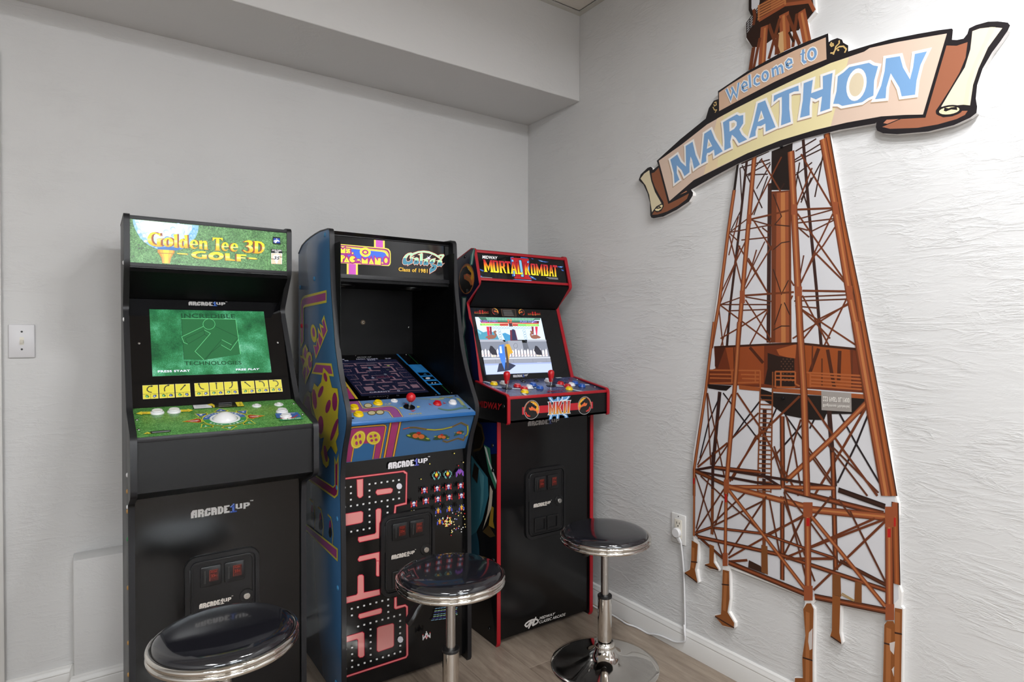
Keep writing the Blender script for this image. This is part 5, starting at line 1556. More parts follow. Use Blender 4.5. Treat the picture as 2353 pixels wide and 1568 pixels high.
'banner_outline': '''
p,000000,,:8738 18743 88 -205 -277 -111 -29 87 -95 67 -160 -10 -361 -178 -101 -184 29 -60 221 -195 218 -394 127 -399 21 -486 53 -102 123 -46 482 -10 659 152 567 207 168 194 9 98 -87 129 987 265 943 227 1294 190 1114 57 1015 -22 996 -96 39 20 -16 -129 36 -105 161 -120 347 -119 754 -132 581 5 349 89 127 81 12 148 -30 212 25 329 108 366 189 329 160 202 144 204 43 105 -45 84 -200 114 -191 73 -250 21 -142 -25 -33 -123 -80 -87 -147 24 -104 48 19 245 -22 43 -287 76 -505 106 -670 121 -533 58 -590 42 -1 170 -144 139 -35 101 -136 103 -197 4 -59 -26 -17 270 -642 15 -992 -36 -1083 -151 -1152 -283 15 -280 -187 1 -210 -201 -127 -332 -1136 -437
''',
'banner': '''
p,1f1b1e,,:8738 18743 88 -205 -277 -111 -29 87 -95 67 -160 -10 -361 -178 -101 -184 29 -60 221 -195 218 -394 127 -399 21 -486 53 -102 123 -46 482 -10 659 152 567 207 168 194 9 98 -87 129 987 265 943 227 1294 190 1114 57 1015 -22 996 -96 39 20 -16 -129 36 -105 161 -120 347 -119 754 -132 581 5 349 89 127 81 12 148 -30 212 25 329 108 366 189 329 160 202 144 204 43 105 -45 84 -200 114 -191 73 -250 21 -142 -25 -33 -123 -80 -87 -147 24 -104 48 19 245 -22 43 -287 76 -505 106 -670 121 -533 58 -590 42 -1 170 -144 139 -35 101 -136 103 -197 4 -59 -26 -17 270 -642 15 -992 -36 -1083 -151 -1152 -283 15 -280 -187 1 -210 -201 -127 -332 -1136 -437
p,d9c0ae,,:8842 18719 539 -1659 1130 563 867 175 1327 268 1199 124 1088 21 993 -45 909 -96 -295 69 874 -196 465 -126 528 1920 -521 110 -658 134 -705 112 -150 -47 -948 24 -1037 -89 -1141 -135 -1128 -150 -1095 -205 -1115 -418
p,e6d9a8,,:12705 18066 1199 124 1088 21 508 -16 516 1850 -532 25 -1037 -89 -1141 -135 -677 -90 -851 -130 -261 -1770
p,e6cfa9,,:11517 17856 261 1770 -273 -48 -554 -1854
p,d2b096,,:11575 20463 427 118 759 153 753 77 877 65 941 17 28 -665 -630 -15 -1030 -85 -1129 -156 -983 -157
p,8a5439,,:8472 18311 147 8 224 136 482 -1496 505 103 471 115 -92 -184 -409 -181 -523 -131 -474 -41 -296 34 122 127 139 -76 206 19 134 161 -18 160 -188 271 -244 390 -142 322
p,dccfae,,:7887 18227 199 154 269 81 36 -174 73 -283 195 -465 330 -504 -257 -66 -226 -189 -36 180 -110 529 -199 415
p,f0dfae,,:8663 16862 104 75 239 51 51 -48 -67 -107 -153 -61 -139 31
l,1f1b1e,50,:8698 16883 137 82 121 -86 -189 5
p,b87a55,,:9877 17206 299 90 38 -40 -257 -40
p,9b6148,,:18460 19432 225 -94 232 2 -39 -377 -128 -330 -204 -345 -209 -318 -106 -144 16 -94 154 -126 211 -34 206 77 116 -34 -57 -86 -175 -52 -422 -19 -474 43 -670 160 -204 109 475 82 590 -135
p,b87a60,,:16960 17868 87 69 309 -71 -291 -47
p,e3d3bb,,:19015 19572 155 4 249 -69 202 -107 -280 -360 -190 -447 -109 -367 -58 -491 -139 60 -492 99 282 468 230 367 111 401 26 295
p,e9e2b4,,:19364 19526 123 -50 -201 -398 -191 -431 -110 -402 -53 -487 -87 37 67 542 153 455 192 431
p,1f1b1e,,:18829 17694 -9 -44 -35 -36 -61 -24 -79 -11 -90 5 -93 19 -87 32 -71 43 -49 48 -21 49 9 46 38 36 63 24 82 10 91 -6 93 -21 84 -33 69 -42 46 -48
p,f0dfae,,:18759 17710 -12 -34 -44 -25 -70 -11 -85 4 -87 19 -77 31 -54 39 -23 39 13 35 46 25 72 11 86 -5 87 -20 75 -31 52 -38
p,1f1b1e,,:18415 17770 15 83 91 -52 59 10 119 -22 16 -91 -134 57 -120 -16
l,d9b877,42,:15507 20683 -37 -61 38 -64 50 5 -13 55 -38 2
l,d9b877,42,:15729 20645 1 -87 -98 -61 -24 -90 -48 -118
l,d9b877,42,:15472 20372 87 -33 74 84 98 36 121 -35 85 -118 -47 -85
p,d9b877,,:15734 20359 -9 -19 -23 -1 -22 18 -10 27 9 19 23 1 22 -19
l,d9b877,30,:11379 20169 78 5 14 -106 -78 -13 -31 76
l,d9b877,30,:11328 20039 66 -130 87 -19 -64 -79
l,b59a80,150,1:9385 18581 335 119 167 -318 245 -234 -25 767 318 80 140 -514 196 -395 -263 -100 -89 340 -72 145 -45 -278 1 -290 -232 -97 -131 256 -228 231 2 -296 125 -273 -236 -93 -36 397
l,b59a80,150,1:10807 18082 73 513 57 551 288 78 168 -386 329 -512 -332 -89 -31 240 -184 -64 -105 10 -44 -115 9 -174
l,b59a80,150,1:11722 19331 257 63 293 56 103 -81 151 -15 2 -280 -150 -166 103 -205 201 -215 -317 -45 -121 204 -156 161 -68 -223 36 -205 -270 -45 5 309 -31 403
l,b59a80,150,1:12752 18507 175 534 141 537 269 17 158 -432 219 -548 -354 -54 -11 275 -164 -41 -128 36 -63 -156 1 -145
l,b59a80,150,1:13632 19446 13 207 449 36 375 13 16 -181 -158 37 -159 -17 4 -469 53 -434 -330 -17 26 415 -3 488 -120 -4
l,b59a80,150,1:14528 18680 86 529 24 504 290 9 -51 -395 364 13 -9 384 294 -3 -48 -523 -21 -513 -296 -12 55 452 -187 -33 -165 118 -31 -284 2 -255
l,b59a80,150,1:15553 18795 95 344 35 426 164 58 161 96 542 -71 118 -116 128 -70 -101 -369 -15 -412 -144 -28 -154 -64 -565 66 -102 90
l,b59a80,150,1:16723 18565 158 320 87 382 31 339 354 -71 79 -337 174 -379 71 292 39 347 289 -40 -151 -301 -89 -386 -33 -362 -326 57 -56 255 -224 470 -109 -360 -15 -285
l,f2efec,150,1:9414 18627 335 118 166 -317 245 -235 -25 766 317 80 140 -513 196 -395 -263 -100 -88 340 -72 145 -46 -278 2 -290 -232 -96 -131 256 -228 231 2 -296 126 -272 -236 -93 -36 397
l,f2efec,150,1:10834 18127 72 511 57 551 287 77 168 -385 329 -512 -332 -88 -31 239 -183 -63 -105 9 -44 -114 9 -174
l,f2efec,150,1:11747 19373 256 62 293 55 102 -80 151 -15 2 -281 -149 -165 102 -205 201 -215 -317 -45 -120 204 -156 161 -68 -222 36 -205 -270 -44 5 308 -31 403
l,f2efec,150,1:12774 18548 175 533 141 536 268 17 159 -432 218 -548 -353 -53 -12 274 -163 -40 -127 36 -63 -156 1 -145
l,f2efec,150,1:13653 19485 13 206 448 36 375 12 15 -181 -157 38 -159 -17 4 -469 53 -433 -330 -18 27 416 -4 487 -120 -3
l,f2efec,150,1:14548 18718 86 528 23 504 290 9 -51 -396 363 13 -8 383 293 -3 -48 -523 -21 -512 -295 -11 54 451 -187 -32 -164 118 -31 -284 2 -254
l,f2efec,150,1:15571 18831 95 344 34 425 164 58 161 95 542 -71 117 -117 128 -70 -101 -368 -15 -412 -144 -27 -154 -64 -564 66 -101 91
l,f2efec,150,1:16739 18599 157 319 88 382 30 339 354 -72 79 -336 174 -379 71 291 39 347 288 -40 -150 -301 -90 -386 -32 -362 -326 58 -56 255 -224 470 -108 -360 -16 -284
p,7ba4d0,,:9414 18627 335 118 166 -317 245 -235 -25 766 317 80 140 -513 196 -395 -263 -100 -88 340 -72 145 -46 -278 2 -290 -232 -96 -131 256 -228 231 2 -296 126 -272 -236 -93 -36 397
p,7ba4d0,,:10834 18127 72 511 57 551 287 77 168 -385 329 -512 -332 -88 -31 239 -183 -63 -105 9 -44 -114 9 -174
p,f2efec,,:11080 18620 61 350 169 -308
p,dccdb0,,:11129 18686 30 174 85 -154
p,7ba4d0,,:11747 19373 256 62 293 55 102 -80 151 -15 2 -281 -149 -165 102 -205 201 -215 -317 -45 -120 204 -156 161 -68 -222 36 -205 -270 -44 5 308 -31 403
p,f2efec,,:12017 18980 -13 350 190 -1 104 -98 1 -119 -102 -91
p,dccdb0,,:12093 19074 -6 174 94 0 52 -49 1 -60 -51 -45
p,7ba4d0,,:12774 18548 175 533 141 536 268 17 159 -432 218 -548 -353 -53 -12 274 -163 -40 -127 36 -63 -156 1 -145
p,f2efec,,:13095 19005 124 343 106 -303
p,dccdb0,,:13154 19069 62 171 53 -151
p,7ba4d0,,:13653 19485 13 206 448 36 375 12 15 -181 -157 38 -159 -17 4 -469 53 -433 -330 -18 27 416 -4 487 -120 -3
p,7ba4d0,,:14548 18718 86 528 23 504 290 9 -51 -396 363 13 -8 383 293 -3 -48 -523 -21 -512 -295 -11 54 451 -187 -32 -164 118 -31 -284 2 -254
p,7ba4d0,,:15571 18831 95 344 34 425 164 58 161 95 542 -71 117 -117 128 -70 -101 -368 -15 -412 -144 -27 -154 -64 -564 66 -101 91
p,f2efec,,:16496 19031 -36 -115 -54 -95 -69 -67 -77 -33 -81 4 -76 40 -67 75 -50 103 -31 122 -8 132 16 130 37 118 57 95 70 65 78 30 80 -7 76 -44 64 -75 49 -102 29 -120 8 -129
p,dccdb0,,:16423 19072 -26 -83 -39 -69 -50 -48 -56 -23 -58 3 -55 29 -47 54 -37 74 -22 88 -5 95 11 93 27 84 40 69 51 47 56 22 58 -5 54 -31 47 -54 35 -74 21 -86 5 -93
p,7ba4d0,,:16739 18599 157 319 88 382 30 339 354 -72 79 -336 174 -379 71 291 39 347 288 -40 -150 -301 -90 -386 -32 -362 -326 58 -56 255 -224 470 -108 -360 -16 -284
l,b08f78,130,:11866 20480 177 -414 92 254
l,b08f78,130,:12073 20465 206 -386 78 450
l,b08f78,115,:12498 20306 177 29 -32 97 -87 47 -79 -78 21 -147 80 -78 117 13
l,b08f78,135,:12758 20652 42 -446
l,b08f78,125,:13134 20453 -95 67 -87 -73 1 -137 89 -81 113 13
l,b08f78,130,1:13435 20364 -22 -57 -42 -30 -50 5 -46 40 -28 63 -3 70 23 57 42 30 51 -6 45 -40 28 -63
l,b08f78,130,:13595 20577 39 -296
l,b08f78,125,:13632 20531 82 37 51 -68 30 -209
l,b08f78,125,:13793 20540 89 17 46 -66 27 -206
l,b08f78,115,:14075 20504 173 12 -18 94 -94 51 -79 -69 26 -140 80 -77 113 24
l,b08f78,130,:14623 20785 -10 -332 57 -84 66 1
l,b08f78,105,:14534 20658 150 8
l,b08f78,135,1:15012 20476 -22 -57 -39 -34 -49 -4 -49 26 -38 52 -22 67 1 69 23 58 40 33 49 4 48 -27 38 -51 21 -67
l,f2efec,135,:11878 20497 177 -414 93 254
l,f2efec,135,:12085 20482 206 -385 77 449
l,f2efec,120,:12510 20324 176 28 -32 97 -86 47 -79 -78 21 -147 80 -78 117 13
l,f2efec,140,:12770 20669 42 -446
l,f2efec,130,:13146 20470 -95 67 -87 -73 1 -137 88 -81 113 13
l,f2efec,135,1:13446 20380 -22 -57 -42 -30 -50 6 -46 39 -28 63 -3 70 23 57 42 30 51 -6 45 -40 27 -63
l,f2efec,135,:13606 20594 39 -297
l,f2efec,130,:13643 20547 82 37 51 -68 30 -209
l,f2efec,130,:13804 20556 88 17 47 -66 26 -206
l,f2efec,120,:14086 20520 172 12 -18 94 -93 51 -80 -69 26 -140 80 -77 113 24
l,f2efec,135,:14633 20800 -10 -331 56 -85 66 2
l,f2efec,110,:14544 20674 150 7
l,f2efec,140,1:15022 20492 -23 -57 -39 -34 -49 -5 -48 26 -39 52 -21 68 1 69 23 57 39 34 49 3 49 -26 38 -52 20 -67
l,7ba4d0,75,:11878 20497 177 -414 93 254
l,7ba4d0,75,:12085 20482 206 -385 77 449
l,7ba4d0,60,:12510 20324 176 28 -32 97 -86 47 -79 -78 21 -147 80 -78 117 13
l,7ba4d0,80,:12770 20669 42 -446
l,7ba4d0,70,:13146 20470 -95 67 -87 -73 1 -137 88 -81 113 13
l,7ba4d0,75,1:13446 20380 -22 -57 -42 -30 -50 6 -46 39 -28 63 -3 70 23 57 42 30 51 -6 45 -40 27 -63
l,7ba4d0,75,:13606 20594 39 -297
l,7ba4d0,70,:13643 20547 82 37 51 -68 30 -209
l,7ba4d0,70,:13804 20556 88 17 47 -66 26 -206
l,7ba4d0,60,:14086 20520 172 12 -18 94 -93 51 -80 -69 26 -140 80 -77 113 24
l,7ba4d0,75,:14633 20800 -10 -331 56 -85 66 2
l,7ba4d0,50,:14544 20674 150 7
l,7ba4d0,80,1:15022 20492 -23 -57 -39 -34 -49 -5 -48 26 -39 52 -21 68 1 69 23 57 39 34 49 3 49 -26 38 -52 20 -67
''',
'tower_outline': '''
p,000000,,:12250 17945 -58 -1008 -295 -1340 -409 -2494 -252 -1618 -700 -3863 -49 -605 36 -2435 35 -207 -118 -252 -10 -575 -65 -322 -242 -161 14 -67 230 -88 385 -66 51 51 -94 443 63 344 22 652 -53 66 207 86 304 -19 -13 -719 -209 -103 13 -49 260 -65 388 73 11 46 -209 215 9 464 319 -320 -22 -395 -29 -970 -26 -530 -275 -159 13 -47 355 -215 443 87 57 79 -1 152 -253 285 55 482 -18 941 -30 118 2653 -39 67 -182 -64 -185 63 -825 -88 -728 33 -607 -277 -136 -14 -118 3 -373 658 326 -23 1168 16 1411 -74 108 126 182 468 83 -6 -820 -60 -202 364 -97 25 63 -54 283 19 793 1233 216 20 -157 -93 -119 -11 -541 -18 -1416 509 252 5 2301 -62 58 15 368 -76 216 -5 565 -46 1120 42 212 -18 319 -68 187 -159 1188 -604 2886 -286 1549 -451 2186 -422 2759
''',
'lantern_outline': '''
p,000000,,:12734 23355 -17 -216 21 -289 102 -212 -236 -124 -6 -505 11 -89 239 -346 -95 -776 196 -209 955 42 962 60 25 195 -107 171 -58 564 275 177 -43 541
''',
'lantern': '''
p,d2d2d6,,:12747 23344 -11 -213 21 -290 108 -220 -245 -119 -9 -498 14 -84 239 -352 -98 -769 183 -182 955 41 949 64 25 169 -108 171 -58 578 263 182 -43 524
p,2a1710,,:13099 23183 2 -216 -60 -250 -198 -415 -220 -190 -12 -122 237 -416 341 -132 650 178 618 -147 162 167 107 33 223 173 -70 524
p,6d3a22,,:13086 22863 510 93 1203 -549 2 -214 -783 270 -928 -112 -47 200
p,965030,,:13507 22997 494 -226 -12 -242 -478 -17
l,b67444,49,:13071 22842 930 14
l,b67444,49,:13072 22754 929 22
l,b67444,49,:13072 22665 930 31
l,b67444,49,:13073 22576 930 40
l,b67444,49,:13074 22488 929 48
l,b67444,49,:13074 22399 930 57
l,965030,105,:13075 22357 929 113 797 -259 148 -352
l,b67444,70,:13071 22870 -6 -495
l,b67444,52,:14002 22696 2 -226
l,1d1412,38,:12620 22479 421 322
l,1d1412,38,:12621 22400 420 323
l,1d1412,38,:12622 22321 420 324
l,1d1412,38,:12622 22242 420 325
l,1d1412,38,:12623 22163 420 327
l,1d1412,31,:12620 22493 10 -440
l,1d1412,31,:12740 22577 10 -438
l,1d1412,31,:12859 22660 9 -436
l,1d1412,31,:12976 22743 10 -434
l,1d1412,105,:12747 23321 4 -449 89 -206
l,6a351c,105,:12886 22813 48 -271 -60 -253
l,965030,262,:13281 22092 -82 -1232
l,965030,332,:13963 22208 66 -1197
l,965030,262,:14534 22039 197 -1039
l,6a351c,140,:12895 21556 -120 -710
l,6a351c,105,:13125 21771 -225 -914
l,c9a070,192,:13867 21662 5 -671
l,6a351c,105,:13821 22109 -373 -1149
l,6a351c,105,:13440 22081 360 -1090
l,6a351c,105,:14398 22020 -130 -995
l,6a351c,105,:14091 22100 397 -1082
l,965030,105,:14659 21662 55 -216
l,6a351c,105,:13752 21628 -53 -626
l,2a1710,70,:14138 21551 156 -379
l,b67444,70,:13305 22027 -76 -1150
l,b67444,87,:13949 22161 66 -1118
l,b67444,70,:14548 21981 183 -955
''',
'lattice': '''
p,d2d2d6,,:12283 17938 -64 -1006 -282 -1340 -409 -2490 -251 -1616 -695 -3857 -49 -603 30 -2514 1365 -443 161 -130 2804 -42 2264 343 294 477 -45 957 -47 1121 35 211 -239 1699 -592 2892 -287 1550 -444 2188 -431 2764
l,38201a,96,:12668 17871 -327 -2715 -285 -2172 -129 -1484
l,38201a,96,:14626 18055 195 -2182 259 -2451 164 -1777
l,38201a,140,:13513 16906 -7 -2346 -2 -2855
l,1f1512,96,:12321 17834 -129 -897
p,1f1512,,:13569 17929 718 84 -57 -1471 -666 129
l,38201a,45,:12404 17650 90 -1383 -429 -693
l,38201a,45,:12483 17726 763 -1586
l,38201a,45,:13233 17784 -509 -485
l,38201a,45,:12671 17357 861 221
l,38201a,45,:12724 17346 713 -130
l,38201a,45,:12404 17650 1103 24
l,38201a,45,:12456 17780 1024 171
l,38201a,45,:14338 17457 877 317
l,38201a,45,:14338 17392 899 209
l,38201a,45,:14381 17729 662 216
l,38201a,45,:14342 16956 577 301
l,38201a,45,:13736 16415 282 389
l,38201a,45,:13437 17148 -495 -1188
l,38201a,45,:13038 16819 495 714
l,38201a,45,:14574 16174 687 1129
l,38201a,45,:15260 17429 -246 -1250
l,38201a,45,:14432 17067 367 -1190
l,38201a,45,:14520 17349 -129 -794
l,38201a,45,:14901 16795 -326 -708
l,5a2f1c,45,:12010 15510 672 352
l,5a2f1c,45,:12010 15510 1587 31
l,5a2f1c,45,:12840 15814 806 -325
l,5a2f1c,45,:14307 15568 1258 138
l,5a2f1c,45,:14353 15473 1297 -48
l,5a2f1c,45,:14936 15153 714 251
l,5a2f1c,45,:12475 15187 1027 -39
l,5a2f1c,45,:12010 15486 358 -333
l,5a2f1c,45,:13501 15284 -250 216
l,5a2f1c,45,:14308 15393 496 -200
l,5a2f1c,45,:11661 13023 775 207
l,5a2f1c,45,:11661 13023 1907 -73
l,5a2f1c,45,:12649 13243 1016 -206
l,5a2f1c,45,:12057 12792 1414 3
l,5a2f1c,45,:14373 13029 1737 -14
l,5a2f1c,45,:14601 12846 527 -61
l,5a2f1c,45,:14599 13149 1411 -8
l,5a2f1c,45,:13354 15031 -761 -1362
l,5a2f1c,45,:14678 14437 -129 -679
l,5a2f1c,45,:14491 15323 359 -350
l,6a351c,52,:13208 17744 1027 -1771
l,6a351c,52,:13917 17666 -1053 -1693
l,6a351c,52,:14563 17598 960 -1781
l,6a351c,52,:14920 17087 -480 -1062
l,6a351c,52,:12943 15775 1426 -2266
l,6a351c,52,:14213 15757 -659 -977 -907 -1255
l,6a351c,52,:14465 15760 776 -1173 767 -1142
l,6a351c,52,:15566 15582 -454 -896 -517 -1105
l,6a351c,52,:12010 15389 531 -1858
l,6a351c,52,:12635 15120 -976 -1731
l,6a351c,52,:12369 15011 1097 -1671
l,6a351c,52,:12650 13150 1025 -1442
l,6a351c,52,:14326 13206 -749 -1500
l,6a351c,52,:14643 13190 874 -1615
l,6a351c,52,:16030 13120 -722 -1550
l,6a351c,52,:11661 12999 1916 -1293
l,6a351c,52,:13471 12795 -1028 -583 -773 -385
l,6a351c,52,:14420 12896 1857 -1233
l,6a351c,52,:16071 12915 -686 -431 -1049 -636
l,6a351c,52,:15652 15198 -369 -532 -254 -266 -434 -776
l,6a351c,52,:15028 14484 920 -994
l,6a351c,52,:13053 14792 -201 -628 -258 -589
l,6a351c,52,:12745 14547 721 -1207
l,6a351c,52,:11987 14720 375 1286
l,6a351c,52,:11661 13096 550 1219 212 689
l,6a351c,52,:11605 12854 181 -1357
l,6a351c,52,:12058 12647 -386 -1153
l,6a351c,52,:13471 12750 -704 -1233
l,6a351c,52,:14556 12804 489 -441 470 -505
l,6a351c,52,:14699 11851 475 595 898 429
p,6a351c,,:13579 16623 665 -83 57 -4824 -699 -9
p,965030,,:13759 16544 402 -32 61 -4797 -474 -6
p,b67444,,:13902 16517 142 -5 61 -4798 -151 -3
l,38201a,35,:13638 16522 294 -764 -238 -232
l,38201a,35,:13652 14724 287 190 281 9
l,38201a,35,:13657 14094 294 -825 232 428
l,38201a,35,:13672 12113 287 133 282 -3
l,38201a,35,:13694 15526 522 -120
l,38201a,35,:13954 12958 -235 -665
l,38201a,35,:14048 12998 190 -403
l,6a351c,63,:12839 15837 1373 74
l,6a351c,63,:14464 15890 1101 -142
l,6a351c,63,:12622 13292 1749 21
l,6a351c,63,:14642 13341 1367 -99
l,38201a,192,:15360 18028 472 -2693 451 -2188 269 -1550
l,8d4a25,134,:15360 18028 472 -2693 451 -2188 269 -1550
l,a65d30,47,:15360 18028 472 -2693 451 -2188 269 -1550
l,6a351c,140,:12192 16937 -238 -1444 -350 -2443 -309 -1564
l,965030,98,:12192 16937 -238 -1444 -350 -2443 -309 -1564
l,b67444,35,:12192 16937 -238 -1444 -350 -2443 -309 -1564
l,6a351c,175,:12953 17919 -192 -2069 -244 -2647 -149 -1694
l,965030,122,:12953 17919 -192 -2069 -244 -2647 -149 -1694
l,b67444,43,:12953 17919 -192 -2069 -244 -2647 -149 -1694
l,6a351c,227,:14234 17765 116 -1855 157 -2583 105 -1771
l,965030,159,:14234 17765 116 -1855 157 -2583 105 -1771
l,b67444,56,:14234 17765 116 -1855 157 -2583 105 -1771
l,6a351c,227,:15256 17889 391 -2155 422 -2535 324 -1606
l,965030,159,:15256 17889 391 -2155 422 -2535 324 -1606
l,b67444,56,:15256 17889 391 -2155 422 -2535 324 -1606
p,965030,,:14257 16089 183 -32 3 -326 -184 30
p,965030,,:14397 13486 235 -15 2 -302 -235 11
p,965030,,:12697 16023 157 -25 2 -325 -157 23
p,965030,,:12434 13467 192 -11 4 -423 -193 8
p,965030,,:15568 15933 155 -28 3 -369 -155 25
p,965030,,:15996 13406 157 -10 4 -404 -158 7
p,6a3019,,:11408 11517 2268 139 862 45 736 -63 1065 -87 220 -794 4 -445 -1834 -12 -965 -74 -1349 4 -1262 -51 26 489 291 94
p,8f4522,,:11876 11538 1484 84 -10 -1281 -935 -85 -264 155
p,94491f,,:14718 11662 1373 -91 72 -1130 -1434 -107
p,a3562c,,:13793 11486 673 190 -33 -455 -259 26 -283 62
p,4a2314,,:11441 11490 435 29 -314 -753 -116 73
p,2a1a14,,:13482 11369 390 -96 525 -53 25 -891 -814 -6 -238 20 115 517
l,3a1d12,70,:11408 11517 2268 139 862 45 736 -63 1065 -87
l,4a2314,105,:15804 11499 -24 -922
l,4a2314,105,:12830 11538 495 -503
l,4a2314,105,:15172 11551 -270 -758
l,4a2314,105,:15443 11524 208 -1121
l,5a2c18,45,:12209 11525 28 -726
l,5a2c18,45,:14982 11650 -12 -717
l,5a2c18,45,:16154 11540 9 -1131
l,5a2c18,45,:15277 11251 7 -875
p,6e4a38,,:13949 11125 31 2 0 -36 -31 -1
p,6e4a38,,:13950 10969 31 1 0 -36 -30 -1
p,6e4a38,,:13952 10812 30 1 0 -35 -30 -2
p,6e4a38,,:13953 10655 30 1 1 -35 -31 -2
p,6e4a38,,:13954 10498 31 2 0 -36 -31 -2
p,6e4a38,,:14013 11206 30 1 1 -35 -31 -1
p,6e4a38,,:14014 11050 31 1 0 -36 -30 -1
p,6e4a38,,:14016 10893 30 2 0 -36 -30 -1
p,6e4a38,,:14017 10737 30 1 0 -35 -30 -2
p,6e4a38,,:14018 10580 30 2 1 -35 -31 -2
p,6e4a38,,:14078 11130 30 2 0 -36 -30 -1
p,6e4a38,,:14079 10974 30 2 0 -36 -30 -1
p,6e4a38,,:14080 10818 30 2 1 -36 -30 -1
p,6e4a38,,:14082 10662 30 2 0 -35 -30 -2
p,6e4a38,,:14083 10506 30 2 0 -35 -30 -2
p,6e4a38,,:14141 11211 30 1 0 -36 -30 -1
p,6e4a38,,:14142 11055 30 1 0 -35 -29 -1
p,6e4a38,,:14144 10899 29 2 1 -35 -30 -2
p,6e4a38,,:14145 10744 30 1 0 -35 -30 -2
p,6e4a38,,:14146 10588 30 2 0 -35 -30 -2
p,6e4a38,,:14205 11135 30 2 0 -36 -30 -1
p,6e4a38,,:14206 10980 30 2 0 -36 -29 -1
p,6e4a38,,:14208 10825 29 1 1 -35 -30 -1
p,6e4a38,,:14209 10670 30 1 0 -35 -30 -2
p,6e4a38,,:14210 10514 30 2 0 -35 -30 -2
p,6e4a38,,:14268 11215 29 1 1 -35 -30 -1
p,6e4a38,,:14269 11060 29 2 1 -35 -30 -2
p,6e4a38,,:14270 10906 30 1 0 -35 -30 -2
p,6e4a38,,:14271 10751 30 1 0 -35 -29 -1
p,6e4a38,,:14273 10596 29 2 0 -35 -29 -2
p,6e4a38,,:14331 11140 29 1 1 -35 -30 -1
p,6e4a38,,:14332 10986 30 1 0 -35 -29 -1
p,6e4a38,,:14333 10831 30 2 0 -35 -29 -2
p,6e4a38,,:14335 10677 29 2 0 -35 -29 -2
p,6e4a38,,:14336 10523 29 2 1 -35 -30 -2
p,1e1512,,:11144 10178 1009 22 -221 -191 -295 -4 -468 31
p,1e1714,,:13230 10186 458 -110 899 22 1977 56 -86 -455 -561 -62 -491 -55 -66 -192 -447 -43 -799 54 -423 242 -438 213
p,97502a,,:12415 10245 795 -24 21 -127 -794 1
p,97502a,,:13687 10220 790 43 2086 2 2 -127 -2087 -14 -791 -5
l,a65b31,52,:11164 10687 2062 87
l,a65b31,52,:11236 10543 914 41
l,a65b31,52,:11237 10412 914 37
l,a65b31,52,:11215 10211 1953 173
l,a65b31,52,:12498 10604 689 28
l,a65b31,52,:12542 10474 646 22
l,a65b31,52,:13760 10773 676 29
l,a65b31,52,:13761 10640 677 22
l,a65b31,52,:13762 10514 677 26
l,a65b31,52,:13803 10265 637 48
l,a65b31,52,:14743 10801 1876 -9
l,a65b31,52,:14920 10725 1579 -36
l,a65b31,52,:14921 10605 1518 -15
l,a65b31,52,:14922 10503 1518 -9
l,a65b31,52,:14922 10400 1519 -2
l,a65b31,52,:12149 10718 3 -442
l,a65b31,52,:13043 10764 3 -407
l,a65b31,52,:13226 10774 4 -588
l,a65b31,52,:13760 10773 4 -511
l,a65b31,52,:13952 10776 4 -499
l,a65b31,52,:14436 10802 3 -384
l,a65b31,52,:14919 10811 4 -462
l,a65b31,52,:14439 10418 146 -60
l,38201a,140,:11660 9948 -260 -2637
l,38201a,140,:15508 9692 184 -2235
l,38201a,140,:13396 9540 -22 -2276
l,22181a,52,:11797 9920 1467 -1535
l,22181a,52,:15787 9689 514 -879 786 -1247
l,22181a,52,:16657 9814 -356 -1004 -528 -1237
l,22181a,52,:13234 9781 -638 -815 -606 -850
l,22181a,52,:13808 9583 -386 -845
l,22181a,52,:14702 9191 -618 -754
l,22181a,52,:11706 9874 -505 -1040 -377 -1384
l,22181a,52,:14114 9401 628 -759
l,22181a,52,:15053 9371 -137 -291
l,38201a,166,:14009 9354 41 -2313
l,6a351c,115,:14009 9354 41 -2313
l,965030,40,:14009 9354 41 -2313
l,5a2f1c,56,:11146 9867 717 -2863
l,5a2f1c,56,:11122 9865 184 -2571
l,5a2f1c,56,:12155 9911 -625 -1116 -802 -1606
l,5a2f1c,56,:13241 8750 -1152 -1895
l,5a2f1c,56,:13100 8620 -923 -1708
l,5a2f1c,56,:14742 8642 867 -1069
l,5a2f1c,56,:14843 9346 624 -663 1152 -1312
l,5a2f1c,56,:15633 8609 1281 -1084
l,5a2f1c,56,:14629 9320 -212 -691 -286 -1322
l,5a2f1c,56,:14152 9370 267 -986 265 -1417
l,5a2f1c,56,:13176 9369 -1010 -995 -719 -1055
l,5a2f1c,56,:13740 8348 391 -1041
l,5a2f1c,56,:13663 8300 315 -809
l,5a2f1c,56,:14009 8354 -382 -495
l,5a2f1c,56,:14851 8383 351 -418 474 -578
l,6a351c,70,:12352 9966 827 -1002 1398 -2049
l,6a351c,70,:14588 10046 -1487 -1537 -1013 -1615
l,6a351c,70,:14837 10033 1088 -1444 960 -1158
l,6a351c,70,:16625 10033 -732 -1449 -821 -1558
l,6a351c,70,:11990 8193 -1262 -1085
l,6a351c,148,:16595 10061 -997 -1191 -1467 -1599
l,965030,103,:16595 10061 -997 -1191 -1467 -1599
l,b67444,36,:16595 10061 -997 -1191 -1467 -1599
l,7a4426,52,:13230 10186 -74 -3588
l,7a4426,52,:13675 10761 -40 -3954
l,7a4426,42,:13224 9964 449 17
l,7a4426,42,:13221 9813 450 19
l,7a4426,42,:13217 9661 452 23
l,7a4426,42,:13214 9510 453 25
l,7a4426,42,:13211 9359 454 28
l,7a4426,42,:13207 9207 456 31
l,7a4426,42,:13204 9055 457 35
l,7a4426,42,:13201 8904 458 37
l,7a4426,42,:13198 8752 459 40
l,7a4426,42,:13194 8600 461 43
l,7a4426,42,:13191 8448 462 46
l,7a4426,42,:13188 8296 463 50
l,7a4426,42,:13184 8144 465 53
l,7a4426,42,:13181 7992 466 56
